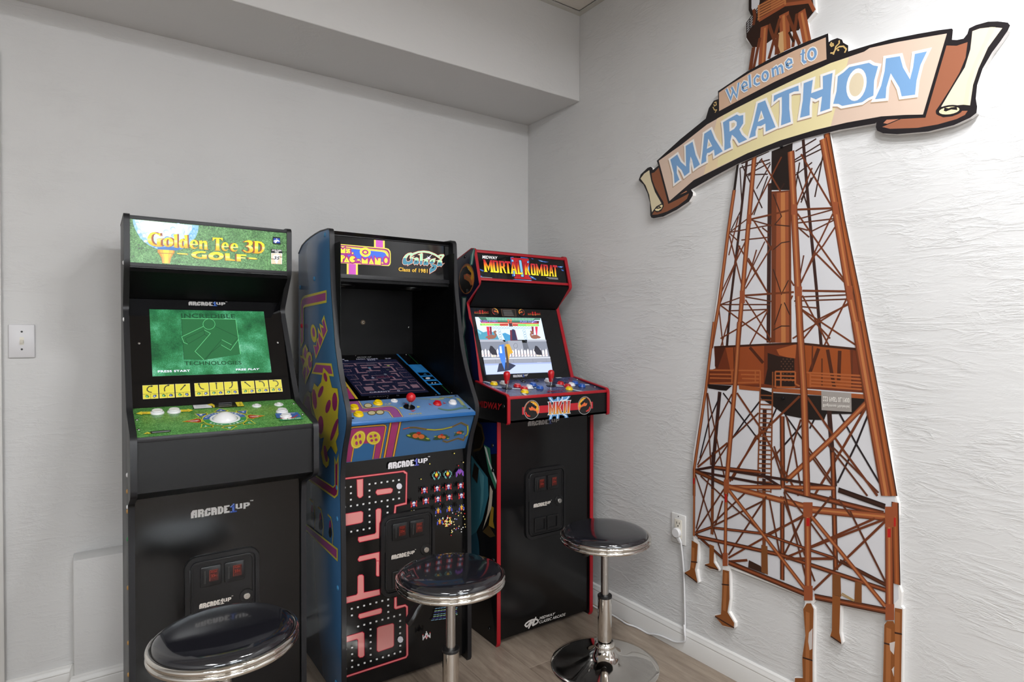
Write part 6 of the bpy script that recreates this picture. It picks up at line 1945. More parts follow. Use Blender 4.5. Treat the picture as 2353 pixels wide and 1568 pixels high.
l,7a4426,42,:13178 7840 467 58
l,7a4426,42,:13174 7687 469 62
l,7a4426,42,:13171 7535 470 65
l,7a4426,42,:13168 7382 471 69
l,7a4426,42,:13164 7230 473 72
l,7a4426,42,:13161 7077 474 75
l,7a4426,42,:13158 6925 475 78
l,7a4426,42,:13154 6772 477 81
p,9b9590,,:15268 10267 881 5 14 -549 -883 -39
l,38201a,87,:11433 7219 1835 193
l,38201a,87,:13269 7339 727 -260
l,38201a,87,:10639 6991 701 237
l,38201a,87,:11463 7209 4210 201
l,38201a,87,:15863 5273 1325 -283
l,38201a,87,:11448 5074 1942 325
l,38201a,87,:10737 6956 2373 83 886 63
l,38201a,122,:11383 7236 1885 176
l,6a351c,85,:11383 7236 1885 176
l,965030,29,:11383 7236 1885 176
l,38201a,148,:10606 6958 1255 -226
l,6a3519,103,:10606 6958 1255 -226
l,7a4426,36,:10606 6958 1255 -226
l,38201a,122,:11398 7763 -23 -2945
l,38201a,122,:13392 7218 17 -2227
l,7a4426,105,:13395 6831 14 -1840
l,7a4426,105,:11388 6450 -13 -1632
l,38201a,148,:15629 8455 116 -3482
l,6a351c,103,:15629 8455 116 -3482
l,9a5530,36,:15629 8455 116 -3482
l,38201a,148,:14038 6781 21 -2687
l,6a351c,103,:14038 6781 21 -2687
l,965030,36,:14038 6781 21 -2687
l,6a351c,140,:12040 6666 1956 398
l,965030,98,:12040 6666 1956 398
l,b67444,35,:12040 6666 1956 398
l,6a351c,131,:14096 7086 1599 316
l,965030,91,:14096 7086 1599 316
l,b67444,31,:14096 7086 1599 316
l,38201a,175,:14096 7039 2961 -75
l,6a351c,122,:14096 7039 2961 -75
l,965030,43,:14096 7039 2961 -75
l,22140f,157,:15802 7372 1291 -194
l,2e1a12,108,:15802 7372 1291 -194
l,3a2116,38,:15802 7372 1291 -194
l,6a351c,192,:12069 6672 2661 -34
l,965030,134,:12069 6672 2661 -34
l,b67444,47,:12069 6672 2661 -34
l,6a351c,227,:15010 6591 2124 309
l,965030,159,:15010 6591 2124 309
l,b67444,56,:15010 6591 2124 309
l,5a2f1c,59,:12673 6575 -1288 -1386
l,5a2f1c,59,:13486 6657 -1429 -2369
l,5a2f1c,59,:14097 6935 203 -655 590 -2041
l,5a2f1c,59,:14097 6982 870 -809 723 -779
l,5a2f1c,59,:14732 6295 -619 -1381
l,5a2f1c,59,:14967 6173 939 -1017
l,5a2f1c,59,:13591 6585 371 -1669
l,5a2f1c,59,:10867 6820 477 -274 2046 -1172
l,5a2f1c,59,:16144 6823 1006 -1805
l,5a2f1c,59,:15805 7089 382 -427
l,5a2f1c,59,:14826 6364 -1436 -1038
l,5a2f1c,59,:15588 7128 -621 -910
l,5a2f1c,59,:13382 6488 -1935 -1336
l,5a2f1c,59,:11863 6552 -1176 -1816
l,5a2f1c,59,:10640 6830 1180 -2666
l,5a2f1c,59,:11218 6783 -532 -1940
l,5a2f1c,59,:11806 6126 -297 -957
l,5a2f1c,59,:14099 6653 1020 -2245
l,6a351c,63,:14825 6410 -2767 -2224
l,6a351c,63,:17097 6768 -2021 -2646
l,6a351c,63,:17097 6830 -2124 -1427 -859 -583
l,6a351c,63,:16828 6782 -2665 -1946
l,38201a,105,:10655 4646 1225 -566
l,5a2f1c,73,:10655 4646 1225 -566
l,6a3519,26,:10655 4646 1225 -566
l,38201a,96,:10654 4673 700 402
l,6a351c,66,:10654 4673 700 402
l,965030,22,:10654 4673 700 402
l,38201a,96,:11478 5082 1912 317 1491 -69 809 -23
l,6a351c,66,:11478 5082 1912 317 1491 -69 809 -23
l,965030,22,:11478 5082 1912 317 1491 -69 809 -23
l,38201a,140,:10753 4565 3260 319 3177 -37
l,6a351c,98,:10753 4565 3260 319 3177 -37
l,965030,35,:10753 4565 3260 319 3177 -37
l,6a351c,80,:14163 4812 1484 459
l,6a351c,80,:12088 4067 713 274
l,38201a,122,:15863 5273 1325 -291
l,4a2717,85,:15863 5273 1325 -291
l,5a2f1c,29,:15863 5273 1325 -291
l,6a351c,131,:12070 6545 2775 -2505
l,965030,91,:12070 6545 2775 -2505
l,b67444,31,:12070 6545 2775 -2505
l,6a351c,131,:15011 6366 2107 -1976
l,965030,91,:15011 6366 2107 -1976
l,b67444,31,:15011 6366 2107 -1976
l,38201a,183,:12059 4032 2787 -120
l,6a351c,127,:12059 4032 2787 -120
l,965030,45,:12059 4032 2787 -120
l,38201a,192,:15123 3935 2072 340
l,6a351c,134,:15123 3935 2072 340
l,965030,47,:15123 3935 2072 340
p,3a241a,,:12856 4358 436 -60 161 -215 -622 18
p,3a241a,,:12856 4358 436 -60 161 -215 -622 18
p,7a4a26,,:15651 4810 237 56 26 -645 -258 -27
p,7a4a26,,:16306 4812 183 20 5 -592 -203 -32
p,7a4a26,,:13313 5012 222 16 23 -935 -238 19
l,a98a5a,35,:15935 4338 355 -88
l,a98a5a,35,:15914 4287 356 -65
l,38201a,210,:16424 12344 407 -2135 470 -2685
l,8d4a25,147,:16424 12344 407 -2135 470 -2685
l,a65d30,52,:16424 12344 407 -2135 470 -2685
l,6a351c,122,:11411 12417 -337 -2476 -494 -2943 7 -974
l,965030,85,:11411 12417 -337 -2476 -494 -2943 7 -974
l,b67444,29,:11411 12417 -337 -2476 -494 -2943 7 -974
l,6a351c,175,:12433 12402 -129 -1905 -348 -3825 -7 -343
l,965030,122,:12433 12402 -129 -1905 -348 -3825 -7 -343
l,b67444,43,:12433 12402 -129 -1905 -348 -3825 -7 -343
l,6a351c,227,:14569 12371 161 -2209 122 -3185
l,965030,159,:14569 12371 161 -2209 122 -3185
l,b67444,56,:14569 12371 161 -2209 122 -3185
l,6a351c,280,:16271 12346 352 -2029 499 -2833
l,965030,196,:16271 12346 352 -2029 499 -2833
l,b67444,70,:16271 12346 352 -2029 499 -2833
l,6a351c,96,:10592 7037 -3 -2490
l,965030,66,:10592 7037 -3 -2490
l,b67444,22,:10592 7037 -3 -2490
l,6a351c,131,:11956 6777 -27 -2888
l,965030,91,:11956 6777 -27 -2888
l,b67444,31,:11956 6777 -27 -2888
l,6a351c,210,:14870 6694 47 -2902
l,965030,147,:14870 6694 47 -2902
l,b67444,52,:14870 6694 47 -2902
l,38201a,183,:17346 7360 65 -2252
l,8d4a25,127,:17346 7360 65 -2252
l,a65d30,45,:17346 7360 65 -2252
l,6a351c,210,:17196 7080 37 -2852
l,965030,147,:17196 7080 37 -2852
l,b67444,52,:17196 7080 37 -2852
p,965030,,:11854 6885 213 43 4 -460 -214 -46
p,965030,,:14733 6753 298 69 3 -451 -297 -75
p,965030,,:14778 4154 278 97 4 -452 -278 -102
p,965030,,:17093 7178 225 53 5 -567 -225 -60
p,965030,,:17125 4454 224 83 4 -446 -224 -88
p,965030,,:11825 4295 202 61 3 -461 -202 -65
p,965030,,:17272 7322 126 29 3 -363 -125 -31
p,b3201c,,:11900 6384 83 19 2 -287 -83 -19
p,b3201c,,:14840 6290 103 26 2 -253 -103 -27
p,b3201c,,:17159 6579 83 22 2 -244 -83 -23
p,b3201c,,:17317 6926 52 13 2 -242 -52 -14
p,b3201c,,:10542 6675 66 14 1 -216 -65 -14
p,8a5127,,:10491 4356 277 -56 -41 -632 -83 -351 120 -425 -397 61 -203 87 255 204 51 343
p,8a5127,,:11278 4448 193 -23 -15 -582 216 -208 -369 -67 -234 73 201 106
p,8a5127,,:11835 3703 255 32 25 -966 -79 -491 271 -278 -16 -185 -454 -80 -331 209 268 155 32 558
p,8a5127,,:14871 3638 139 52 80 -152 -21 -1414 10 -1168 -579 -286 11 463 262 124 -29 631 93 730 -72 806
p,8a5127,,:15656 4194 237 20 -21 -1079 63 -301 -334 79 51 198
p,8a5127,,:17365 4441 187 31 -12 -2300 -176 -87
p,8a5127,,:17178 4001 150 59 56 -120 -13 -1851 -292 -145 18 1406 7 519
l,a5673a,122,:10559 4104 -8 -763
l,a5673a,122,:11973 3645 -68 -1366
l,a5673a,122,:14906 3377 10 -2327
l,a5673a,122,:17218 3812 -3 -1800
l,a5673a,122,:17436 4347 1 -2225
l,38201a,45,:10463 3558 283 62
l,38201a,45,:11803 3174 291 75
l,38201a,45,:14758 1895 313 48
l,38201a,45,:17097 3350 274 35
l,38201a,45,:17367 3750 184 36
l,38201a,45,:11531 1927 777 -95
l,38201a,45,:10191 3038 560 -161
l,38201a,45,:11081 3629 573 0
l,38201a,45,:15623 2922 303 -83
p,cfc6c2,,:14948 2755 114 183 -8 -639 -78 -79 -49 253
p,cfc6c2,,:17240 3411 141 101 -27 -378 -94 81
p,cfc6c2,,:17302 2702 63 110 -5 -288
''',
'plate': '''
p,000000,,:15310 10142 808 20 13 -371 -818 -36
''',
'screws': '''
p,000000,,:13924 17983 122 -8048
''',
}
def struct(o, label=None):
    o['kind'] = 'structure'
    if label: o['label'] = label
    return o

# ------------------------------------------------------------------ the room
XL, YF = -4.2, -5.2
w = struct(MB().box(XL - .1, 0.1, 0, 0.1, -.05, CEIL + .1).build('wall_back', 'wall_back', smooth=False), 'white trowelled plaster wall behind the arcade cabinets')
w = struct(MB().box(0, 0.1, YF - .1, 0, -.05, CEIL + .1).build('wall_right', 'wall_right', smooth=False), 'white trowelled plaster wall carrying the lighthouse board')
struct(MB().box(XL - .1, XL, YF - .1, 0, -.05, CEIL + .1).build('wall_left', 'wall_plain', smooth=False))
mb = MB()
xs = [XL, -3.7, -2.3, -1.8, -0.4, 0]
for i in range(5):
    if i in (1, 3):
        mb.box(xs[i], xs[i + 1], YF - .12, YF, -.05, .85); mb.box(xs[i], xs[i + 1], YF - .12, YF, 1.95, CEIL + .1)
    else: mb.box(xs[i], xs[i + 1], YF - .12, YF, -.05, CEIL + .1)
struct(mb.build('wall_front', 'wall_plain', smooth=False))
for k, (a, b) in enumerate(((-3.7, -2.3), (-1.8, -0.4))):
    wd = bpy.data.objects.new('window_%d' % (k + 1), None); COL.objects.link(wd); wd.location = ((a + b) / 2, YF, .85); struct(wd)
    mb = MB()
    for q in ((a, a + .05, .85, 1.95), (b - .05, b, .85, 1.95), (a, b, .85, .90), (a, b, 1.90, 1.95), (a, b, 1.39, 1.43)): mb.box(q[0], q[1], YF - .07, YF - .02, q[2], q[3])
    mb.build('window_frame', 'trim', wd, smooth=False)
    MB().box(a + .05, b - .05, YF - .05, YF - .045, .90, 1.90).build('window_pane', 'glass', wd, smooth=False)
    MB().box(a - .05, b + .05, YF - .02, YF + .06, .80, .85, .005).build('window_sill', 'trim', wd)

# floor: one plank per object
fl = struct(MB().box(XL, 0, YF, 0, -.06, -.0035).build('floor', 'plank_gap', smooth=False), 'greige vinyl plank floor')
PW, PL = 0.182, 1.22
full = None
rnd = random.Random(11)
x = -0.006
row = 0
while x - PW > XL:
    off = -0.767 + (row - 2) * 0.43
    y = off + PL * math.ceil((0 - off) / PL)
    while y > YF:
        y1, y0 = min(y, 0), max(y - PL, YF)
        if y1 - y0 > 0.02:
            is_full = abs((y1 - y0) - PL) < 1e-4
            if is_full and full is not None:
                o = bpy.data.objects.new('floor_plank', full)
                COL.objects.link(o)
                o.location = (x - PW / 2, (y0 + y1) / 2, 0); o.parent = fl
            else:
                o = MB().box(-PW / 2 + .0003, PW / 2 - .0003, -(y1 - y0) / 2 + .0003, (y1 - y0) / 2 - .0003, -.0035, 0, .0007, 1).build('floor_plank', 'plank', smooth=False)
                o.location = (x - PW / 2, (y0 + y1) / 2, 0); o.parent = fl
                if is_full: full = o.data
        y -= PL
    x -= PW; row += 1

# ceiling: slab, wall angle and lay-in tiles
ce = struct(MB().box(XL - .1, 0.1, YF - .1, 0.1, CEIL + .012, CEIL + .1).build('ceiling', 'wall_plain', smooth=False), 'suspended ceiling of off-white tiles')
SOF_Y, SOF_Z = -0.397, 2.259
mb = MB()
mb.box(-.024, 0, YF, SOF_Y, CEIL - .002, CEIL + .004); mb.box(XL, -.024, SOF_Y - .024, SOF_Y, CEIL - .002, CEIL + .004)
mb.build('ceiling_edge_angle', 'ceil_trim', ce, smooth=False)
mb = MB()
for i in range(1, 7): mb.box(-.024 - .61 * i - .012, -.024 - .61 * i + .012, YF, SOF_Y - .024, CEIL - .001, CEIL + .004)
for j in range(1, 8): mb.box(XL, -.024, SOF_Y - .024 - .61 * j - .012, SOF_Y - .024 - .61 * j + .012, CEIL - .0012, CEIL + .004)
mb.build('ceiling_grid', 'ceil_trim', ce, smooth=False)
tile = None
for i in range(6):
    for j in range(7):
        if tile is None:
            o = MB().box(-.300, .300, -.300, .300, .003, .011).build('ceiling_tile', 'tile', smooth=False); tile = o.data
        else:
            o = bpy.data.objects.new('ceiling_tile', tile); COL.objects.link(o)
        o.location = (-.024 - .61 * i - .305, SOF_Y - .024 - .61 * j - .305, CEIL); o.parent = ce

# dropped soffit along the back wall, low boxed ledge, baseboards, door casing
struct(MB().box(XL, 0, SOF_Y, 0.0, SOF_Z, CEIL + .02, .002, 1).build('wall_soffit', 'plaster_smooth'), 'dropped plaster soffit running along the top of the back wall')
LX, LZ, LD = -1.887, .461, .09
struct(MB().box(LX, 0, -LD, 0.0, 0, LZ, .006, 2).build('wall_ledge', 'plaster_smooth'), 'low boxed-out ledge at the foot of the back wall')
BB = [(0, 0), (.013, 0), (.013, .060), (.0115, .064), (.0125, .068), (.0105, .076), (.0085, .080), (.008, .084), (.004, .0885), (0, .0885)]
def baseboard(name, a, b, n, m0=0.0, m1=0.0):
    """profile swept from a to b (floor points); n = direction into the room; m0/m1 lengthen the ends for outside mitres"""
    a, b, n = Vector((*a, 0)), Vector((*b, 0)), Vector((*n, 0))
    d = (b - a).normalized()
    bm_ = MB()
    A = [bm_.bm.verts.new(a + n * t + Vector((0, 0, z)) - d * (t * m0)) for t, z in BB]
    B = [bm_.bm.verts.new(b + n * t + Vector((0, 0, z)) + d * (t * m1)) for t, z in BB]
    k = len(BB)
    for i in range(k): bm_.bm.faces.new([A[i], A[(i + 1) % k], B[(i + 1) % k], B[i]])
    bm_.bm.faces.new(A[::-1]); bm_.bm.faces.new(B)
    o = bm_.build(name, 'trim', angle=25)
    return struct(o)
baseboard('baseboard_right', (0, -LD), (0, YF), (-1, 0))
baseboard('baseboard_back', (-2.065, 0), (LX, 0), (0, -1))
baseboard('baseboard_ledge', (LX, -LD), (0, -LD), (0, -1), 1.0, 0.0)
baseboard('baseboard_ledge_end', (LX, 0), (LX, -LD), (-1, 0), 0.0, 1.0)
baseboard('baseboard_left', (XL, YF), (XL, 0), (1, 0))
dr = bpy.data.objects.new('door_1', None); COL.objects.link(dr); dr.location = (-2.55, 0, 0); struct(dr)
mb = MB().box(-2.135, -2.065, -.018, 0, 0, 2.088, .004); mb.box(-3.03, -2.96, -.018, 0, 0, 2.088, .004); mb.box(-2.96, -2.135, -.018, 0, 2.02, 2.088, .004)
mb.build('door_casing', 'trim', dr)
mb = MB().box(-2.955, -2.14, -.012, 0, 0.008, 2.015, .002)
for zz in ((.2, .9), (1.05, 1.85)):
    for xx in ((-2.84, -2.59), (-2.50, -2.25)): mb.box(xx[0], xx[1], -.016, -.010, zz[0], zz[1], .004)
mb.build('door_leaf', 'trim', dr)
MB().lathe([(0, 0), (.026, 0), (.026, .008), (.012, .014), (.012, .04), (.027, .05), (.027, .066), (.015, .074), (0, .075)], (-2.88, -.012, 1.0), (0, -1, 0), 20).build('door_knob', 'steel', dr)

# unseen light panels added for soft even light, above and behind the photographer
for k, (lx, ly) in enumerate(SOFT_PANELS):
    where = ('toward the door side', 'near the window wall')[k]
    r_ = empty('added_light_panel', (lx, ly, CEIL), 'flat white ceiling panel added for soft light, %s' % where, 'light', 'added ceiling light panels')
    mb = MB()
    for q in ((-.30, -.285, -.60, .60), (.285, .30, -.60, .60), (-.285, .285, -.60, -.585), (-.285, .285, .585, .60)): mb.box(lx + q[0], lx + q[1], ly + q[2], ly + q[3], CEIL - .022, CEIL - .001)
    mb.build('added_panel_frame', 'trim', r_, smooth=False)
    MB().box(lx - .285, lx + .285, ly - .585, ly + .585, CEIL - .010, CEIL - .004).build('lamp_diffuser', 'lamp', r_, smooth=False)

fx = empty('ceiling_fixture', (-.70, -2.32, CEIL), 'three-headed ceiling spotlight fixture near the lighthouse wall', 'light')
MB().prism([(-1.00, -2.205, CEIL - .03), (-.98, -2.27, CEIL - .03), (-.40, -2.435, CEIL - .03), (-.42, -2.37, CEIL - .03)], (0, 0, .029), .003).build('fixture_bar', 'steel', fx)
for lx, ly in SPOTS:
    MB().lathe([(.062, -.120), (.066, -.118), (.066, -.05), (.05, -.03), (.012, -.028), (.012, .0)], (lx, ly, CEIL), n=28).build('spot_head', 'steel', fx)
    MB().lathe([(.060, -.118), (.05, -.1185), (0, -.1185)], (lx, ly, CEIL), n=28).build('spot_lens', 'lamp', fx)

# ------------------------------------------------------------------ lettering kits
def hexcol(c): return c
LOGO = [  # block letters: x offset, width, outline, holes (unit box)
    (0.000, .101, [(0, 0), (0, .7), (.3, 1), (1, 1), (1, 0), (.6, 0), (.6, .33), (.45, .33), (.45, 0)], [(.48, .5), (.62, .5), (.62, .74)]),
    (.112, .101, [(0, 0), (0, 1), (.75, 1), (1, .85), (1, .6), (.88, .48), (1, .38), (1, -.05), (.6, -.05), (.6, .33), (.45, .38), (.45, 0)], [(.45, .6), (.62, .6), (.62, .76), (.45, .76)]),
    (.222, .101, [(0, 0), (0, .7), (.35, 1), (1, 1), (1, .62), (.62, .62), (.62, .76), (.45, .76), (.45, .25), (.62, .25), (.62, .45), (1, .45), (1, .2), (.72, 0)], None),
    (.333, .098, [(0, 0), (0, 1), (.7, 1), (1, .75), (1, 0), (.6, 0), (.6, .33), (.45, .33), (.45, 0)], [(.45, .5), (.6, .5), (.45, .74)]),
    (.442, .096, [(0, 0), (0, 1), (.65, 1), (1, .75), (1, .25), (.65, 0)], [(.44, .25), (.6, .25), (.6, .75), (.44, .75)]),
    (.549, .096, [(0, 0), (0, 1), (1, 1), (1, .8), (.45, .76), (.45, .64), (.62, .62), (.62, .4), (.45, .38), (.45, .26), (1, .24), (1, 0)], None),
    (.750, .116, [(0, .42), (0, 1), (.32, 1), (.32, .46), (.64, .46), (.64, 1), (1, 1), (1, .32), (.2, .32), (.2, .40)], None),
    (.886, .114, [(0, .2), (0, 1), (.8, 1), (.8, .92), (1, .92), (1, .58), (.8, .58), (.8, .48), (.34, .48), (.34, .2)], [(.36, .64), (.6, .64), (.6, .84), (.36, .84)]),
]
ONE = [(0, -.05), (0, .12), (.3, .12), (.3, .64), (0, .64), (0, .78), (.18, .82), (.18, .92), (.36, .96), (.36, 1.12), (.66, 1.12), (.66, .12), (1, .12), (1, -.05)]
def logo(p, u0, v0, wd, ht, col='cfcdcc', one='1f3f8c', back='0d0d0f', tm=True, shear=0.0):
    for xo, ww, out, hole in LOGO:
        f = lambda a, b: (u0 + (xo + a * ww) * wd, v0 + b * ht)
        p.poly([f(a, b) for a, b in out], col)
        if hole: p.poly([f(a, b) for a, b in hole], back)
    g = lambda a, b: (u0 + (.655 + a * .116) * wd, v0 + b * ht)
    p.poly([g(a, b) for a, b in ONE], one)
    if one != col:
        for a, b in ((.42, .98), (.24, .86), (.06, .70), (.06, .04)): p.rect(*g(a, b), *g(a + .13, b + .09), 'b8ccf0')
        p.rect(*g(.38, .12), *g(.48, .62), '7d98d8')
    else: p.rect(*(u0 + .62 * wd, v0 + .36 * ht), *(u0 + .665 * wd, v0 + .52 * ht), col)
    if tm:
        p.line([(u0 + 1.005 * wd, v0 + 1.2 * ht), (u0 + 1.03 * wd, v0 + 1.2 * ht)], .03 * ht * 2, col); p.line([(u0 + 1.017 * wd, v0 + 1.2 * ht), (u0 + 1.017 * wd, v0 + 1.08 * ht)], .05 * ht, col)
        p.line([(u0 + 1.037 * wd, v0 + 1.08 * ht), (u0 + 1.037 * wd, v0 + 1.22 * ht), (u0 + 1.047 * wd, v0 + 1.12 * ht), (u0 + 1.057 * wd, v0 + 1.22 * ht), (u0 + 1.057 * wd, v0 + 1.08 * ht)], .05 * ht, col)

SLAB = {
    'M': ([(-.08, 1), (.2, 1), (.5, .42), (.8, 1), (1.08, 1), (1, .92), (1, .08), (1.1, 0), (.64, 0), (.74, .08), (.74, .6), (.5, .08), (.27, .6), (.27, .08), (.36, 0), (-.1, 0), (0, .08), (0, .92)], None),
    'O': ([(0, .06), (0, .94), (.12, 1), (.88, 1), (1, .94), (1, .06), (.88, 0), (.12, 0)], [(.36, .12), (.64, .12), (.64, .88), (.36, .88)]),
    'R': ([(-.08, 1), (.85, 1), (1, .9), (1, .58), (.84, .5), (1.0, .1), (1.15, 0), (.82, 0), (.52, .42), (.36, .42), (.36, .08), (.46, 0), (-.08, 0), (0, .08), (0, .92)], [(.36, .56), (.64, .56), (.64, .88), (.36, .88)]),
    'T': ([(-.1, 1.02), (1.1, 1.02), (1.12, .76), (.98, .86), (.7, .86), (.7, .08), (.82, 0), (.18, 0), (.3, .08), (.3, .86), (.02, .86), (-.12, .76)], None),
    'A': ([(.3, 1), (.7, 1), (1.0, .08), (1.1, 0), (.62, 0), (.7, .08), (.66, .28), (.34, .28), (.3, .08), (.38, 0), (-.1, 0), (0, .08)], [(.38, .42), (.62, .42), (.5, .82)]),
    'L': ([(-.08, 1), (.48, 1), (.38, .92), (.38, .14), (.86, .14), (1.02, .26), (1, 0), (-.08, 0), (0, .08), (0, .92)], None),
    'K': ([(-.08, 1), (.46, 1), (.36, .92), (.36, .6), (.7, 1), (1.08, 1), (.62, .54), (1.02, .08), (1.14, 0), (.74, 0), (.36, .46), (.36, .08), (.46, 0), (-.08, 0), (0, .08), (0, .92)], None),
    'B': ([(-.08, 1), (.86, 1), (1, .92), (1, .62), (.88, .53), (1, .44), (1, .08), (.88, 0), (-.08, 0), (0, .08), (0, .92)], [(.36, .13), (.64, .13), (.64, .45), (.36, .45), (.36, .6), (.64, .6), (.64, .88), (.36, .88)]),
    'I': ([(-.15, 1), (1.15, 1), (.95, .92), (.95, .08), (1.15, 0), (-.15, 0), (.05, .08), (.05, .92)], None),
}
def slab_word(p, quad, letters, grad, back=None, outline=None, ow=.001):
    for ch, a, b in letters:
        out, hole = SLAB[ch]
        f = lambda s, t: bil(quad, a + (b - a) * s, t)
        if outline: p.line([f(s, t) for s, t in out], ow, outline, True)
    for ch, a, b in letters:
        out, hole = SLAB[ch]
        f = lambda s, t: bil(quad, a + (b - a) * s, t)
        p.poly([f(s, t) for s, t in out], 'd0902a', grad)
        if hole and back: p.poly([f(s, t) for s, t in hole], back)

EMB = [  # emblem: shapes in a unit disc (beast silhouette left black on orange)
    ('e8a830', [(340, 230), (430, 220), (510, 260), (570, 350), (590, 460), (580, 540), (545, 590), (525, 500), (500, 440), (522, 400), (525, 365), (470, 330), (430, 270), (380, 262)]),
    ('e08040', [(590, 420), (592, 470), (580, 540), (545, 590), (525, 500), (560, 470)]),
    ('dc6a34', [(330, 238), (270, 290), (235, 350), (212, 440), (205, 500), (195, 470), (205, 380), (250, 290), (310, 235)]),
    ('e06a38', [(310, 385), (350, 412), (390, 360), (440, 400), (490, 432), (540, 500), (545, 580), (510, 500), (430, 475), (350, 480), (315, 440)]),
    ('d83830', [(205, 510), (235, 520), (262, 580), (258, 608), (290, 585), (300, 615), (350, 625), (345, 655), (270, 650), (225, 590)]),
    ('d8d4cc', [(420, 275), (455, 298), (440, 305), (405, 285)]),
]
def emblem(p, cu, cv, r, flip=1, ring=True, dim=False):
    if ring:
        p.ellipse(cu, cv, r, r, 'b9b6b6', 32); p.ellipse(cu, cv, r * .95, r * .95, '100e0e', 32)
    for c, q in EMB:
        pts = [((x - 388) / 215 * flip, (460 - (y + .077 * (x - 388))) / 272) for x, y in q]
        p.poly([(cu + a * r, cv + b * r) for a, b in pts], c)

# ------------------------------------------------------------------ arcade cabinet kit
T = 0.0145
def round_path(pts, rad, n=4):
    """fillet the inner corners of an open (y, z) path"""
    out = [Vector(pts[0])]
    for i in range(1, len(pts) - 1):
        p, a, b = Vector(pts[i]), Vector(pts[i - 1]), Vector(pts[i + 1])
        r = min(rad, (a - p).length * .45, (b - p).length * .45)
        s, e = p + (a - p).normalized() * r, p + (b - p).normalized() * r
        for k in range(n + 1):
            t = k / n
            out.append(s * (1 - t) ** 2 + p * 2 * t * (1 - t) + e * t * t)
    out.append(Vector(pts[-1]))
    return [(q.x, q.y) for q in out]

def offset_in(path, d):
    out = []
    P = [Vector(p) for p in path]
    for i, p in enumerate(P):
        t = (P[min(i + 1, len(P) - 1)] - P[max(i - 1, 0)]).normalized()
        out.append(p + Vector((-t.y, t.x)) * d)
    return [(q.x, q.y) for q in out]

def side_panel(root, x0, x1, front_path, back, bottom, side_mat, mold_mat, sign):
    """one cabinet side with its T-molding; front_path runs from the top back corner down to the toe"""
    poly = [(back, front_path[0][1])] + list(front_path) if front_path[0][0] < back - 1e-4 else list(front_path)
    poly = poly + [(back, bottom)]
    o = MB().xprism(poly, x0, x1, .0008).build('side_panel', side_mat, root, angle=30)
    inner = offset_in(front_path, sign * .0035)
    out_ = offset_in(front_path, -sign * .0012)
    mb = MB()
    n = len(front_path)
    e = .0007
    A = [[mb.bm.verts.new((xx, q[0], q[1])) for q in path] for xx, path in ((x0 - e, inner), (x0 - e, out_), (x1 + e, out_), (x1 + e, inner))]
    for i in range(n - 1):
        for k in range(4): mb.bm.faces.new([A[k][i], A[k][i + 1], A[(k + 1) % 4][i + 1], A[(k + 1) % 4][i]])
    mb.bm.faces.new([A[k][0] for k in range(4)]); mb.bm.faces.new([A[k][-1] for k in (3, 2, 1, 0)])
    mb.build('edge_molding', mold_mat, o, angle=40)
    return o

def rrect(u0, v0, u1, v1, r, n=6):
    out = []
    for cx, cy, a in ((u1 - r, v1 - r, 0), (u0 + r, v1 - r, 90), (u0 + r, v0 + r, 180), (u1 - r, v0 + r, 270)):
        for k in range(n + 1):
            t = radians(a + 90 * k / n)
            out.append((cx + r * cos(t), cy + r * sin(t)))
    return out

def cap(parent, loc, axis, r, material, h=.0035):
    return MB().lathe([(r, 0), (r * .96, h * .5), (r * .6, h * .92), (0, h)], loc, axis, 14).build('screw_cap', material, parent, angle=60)

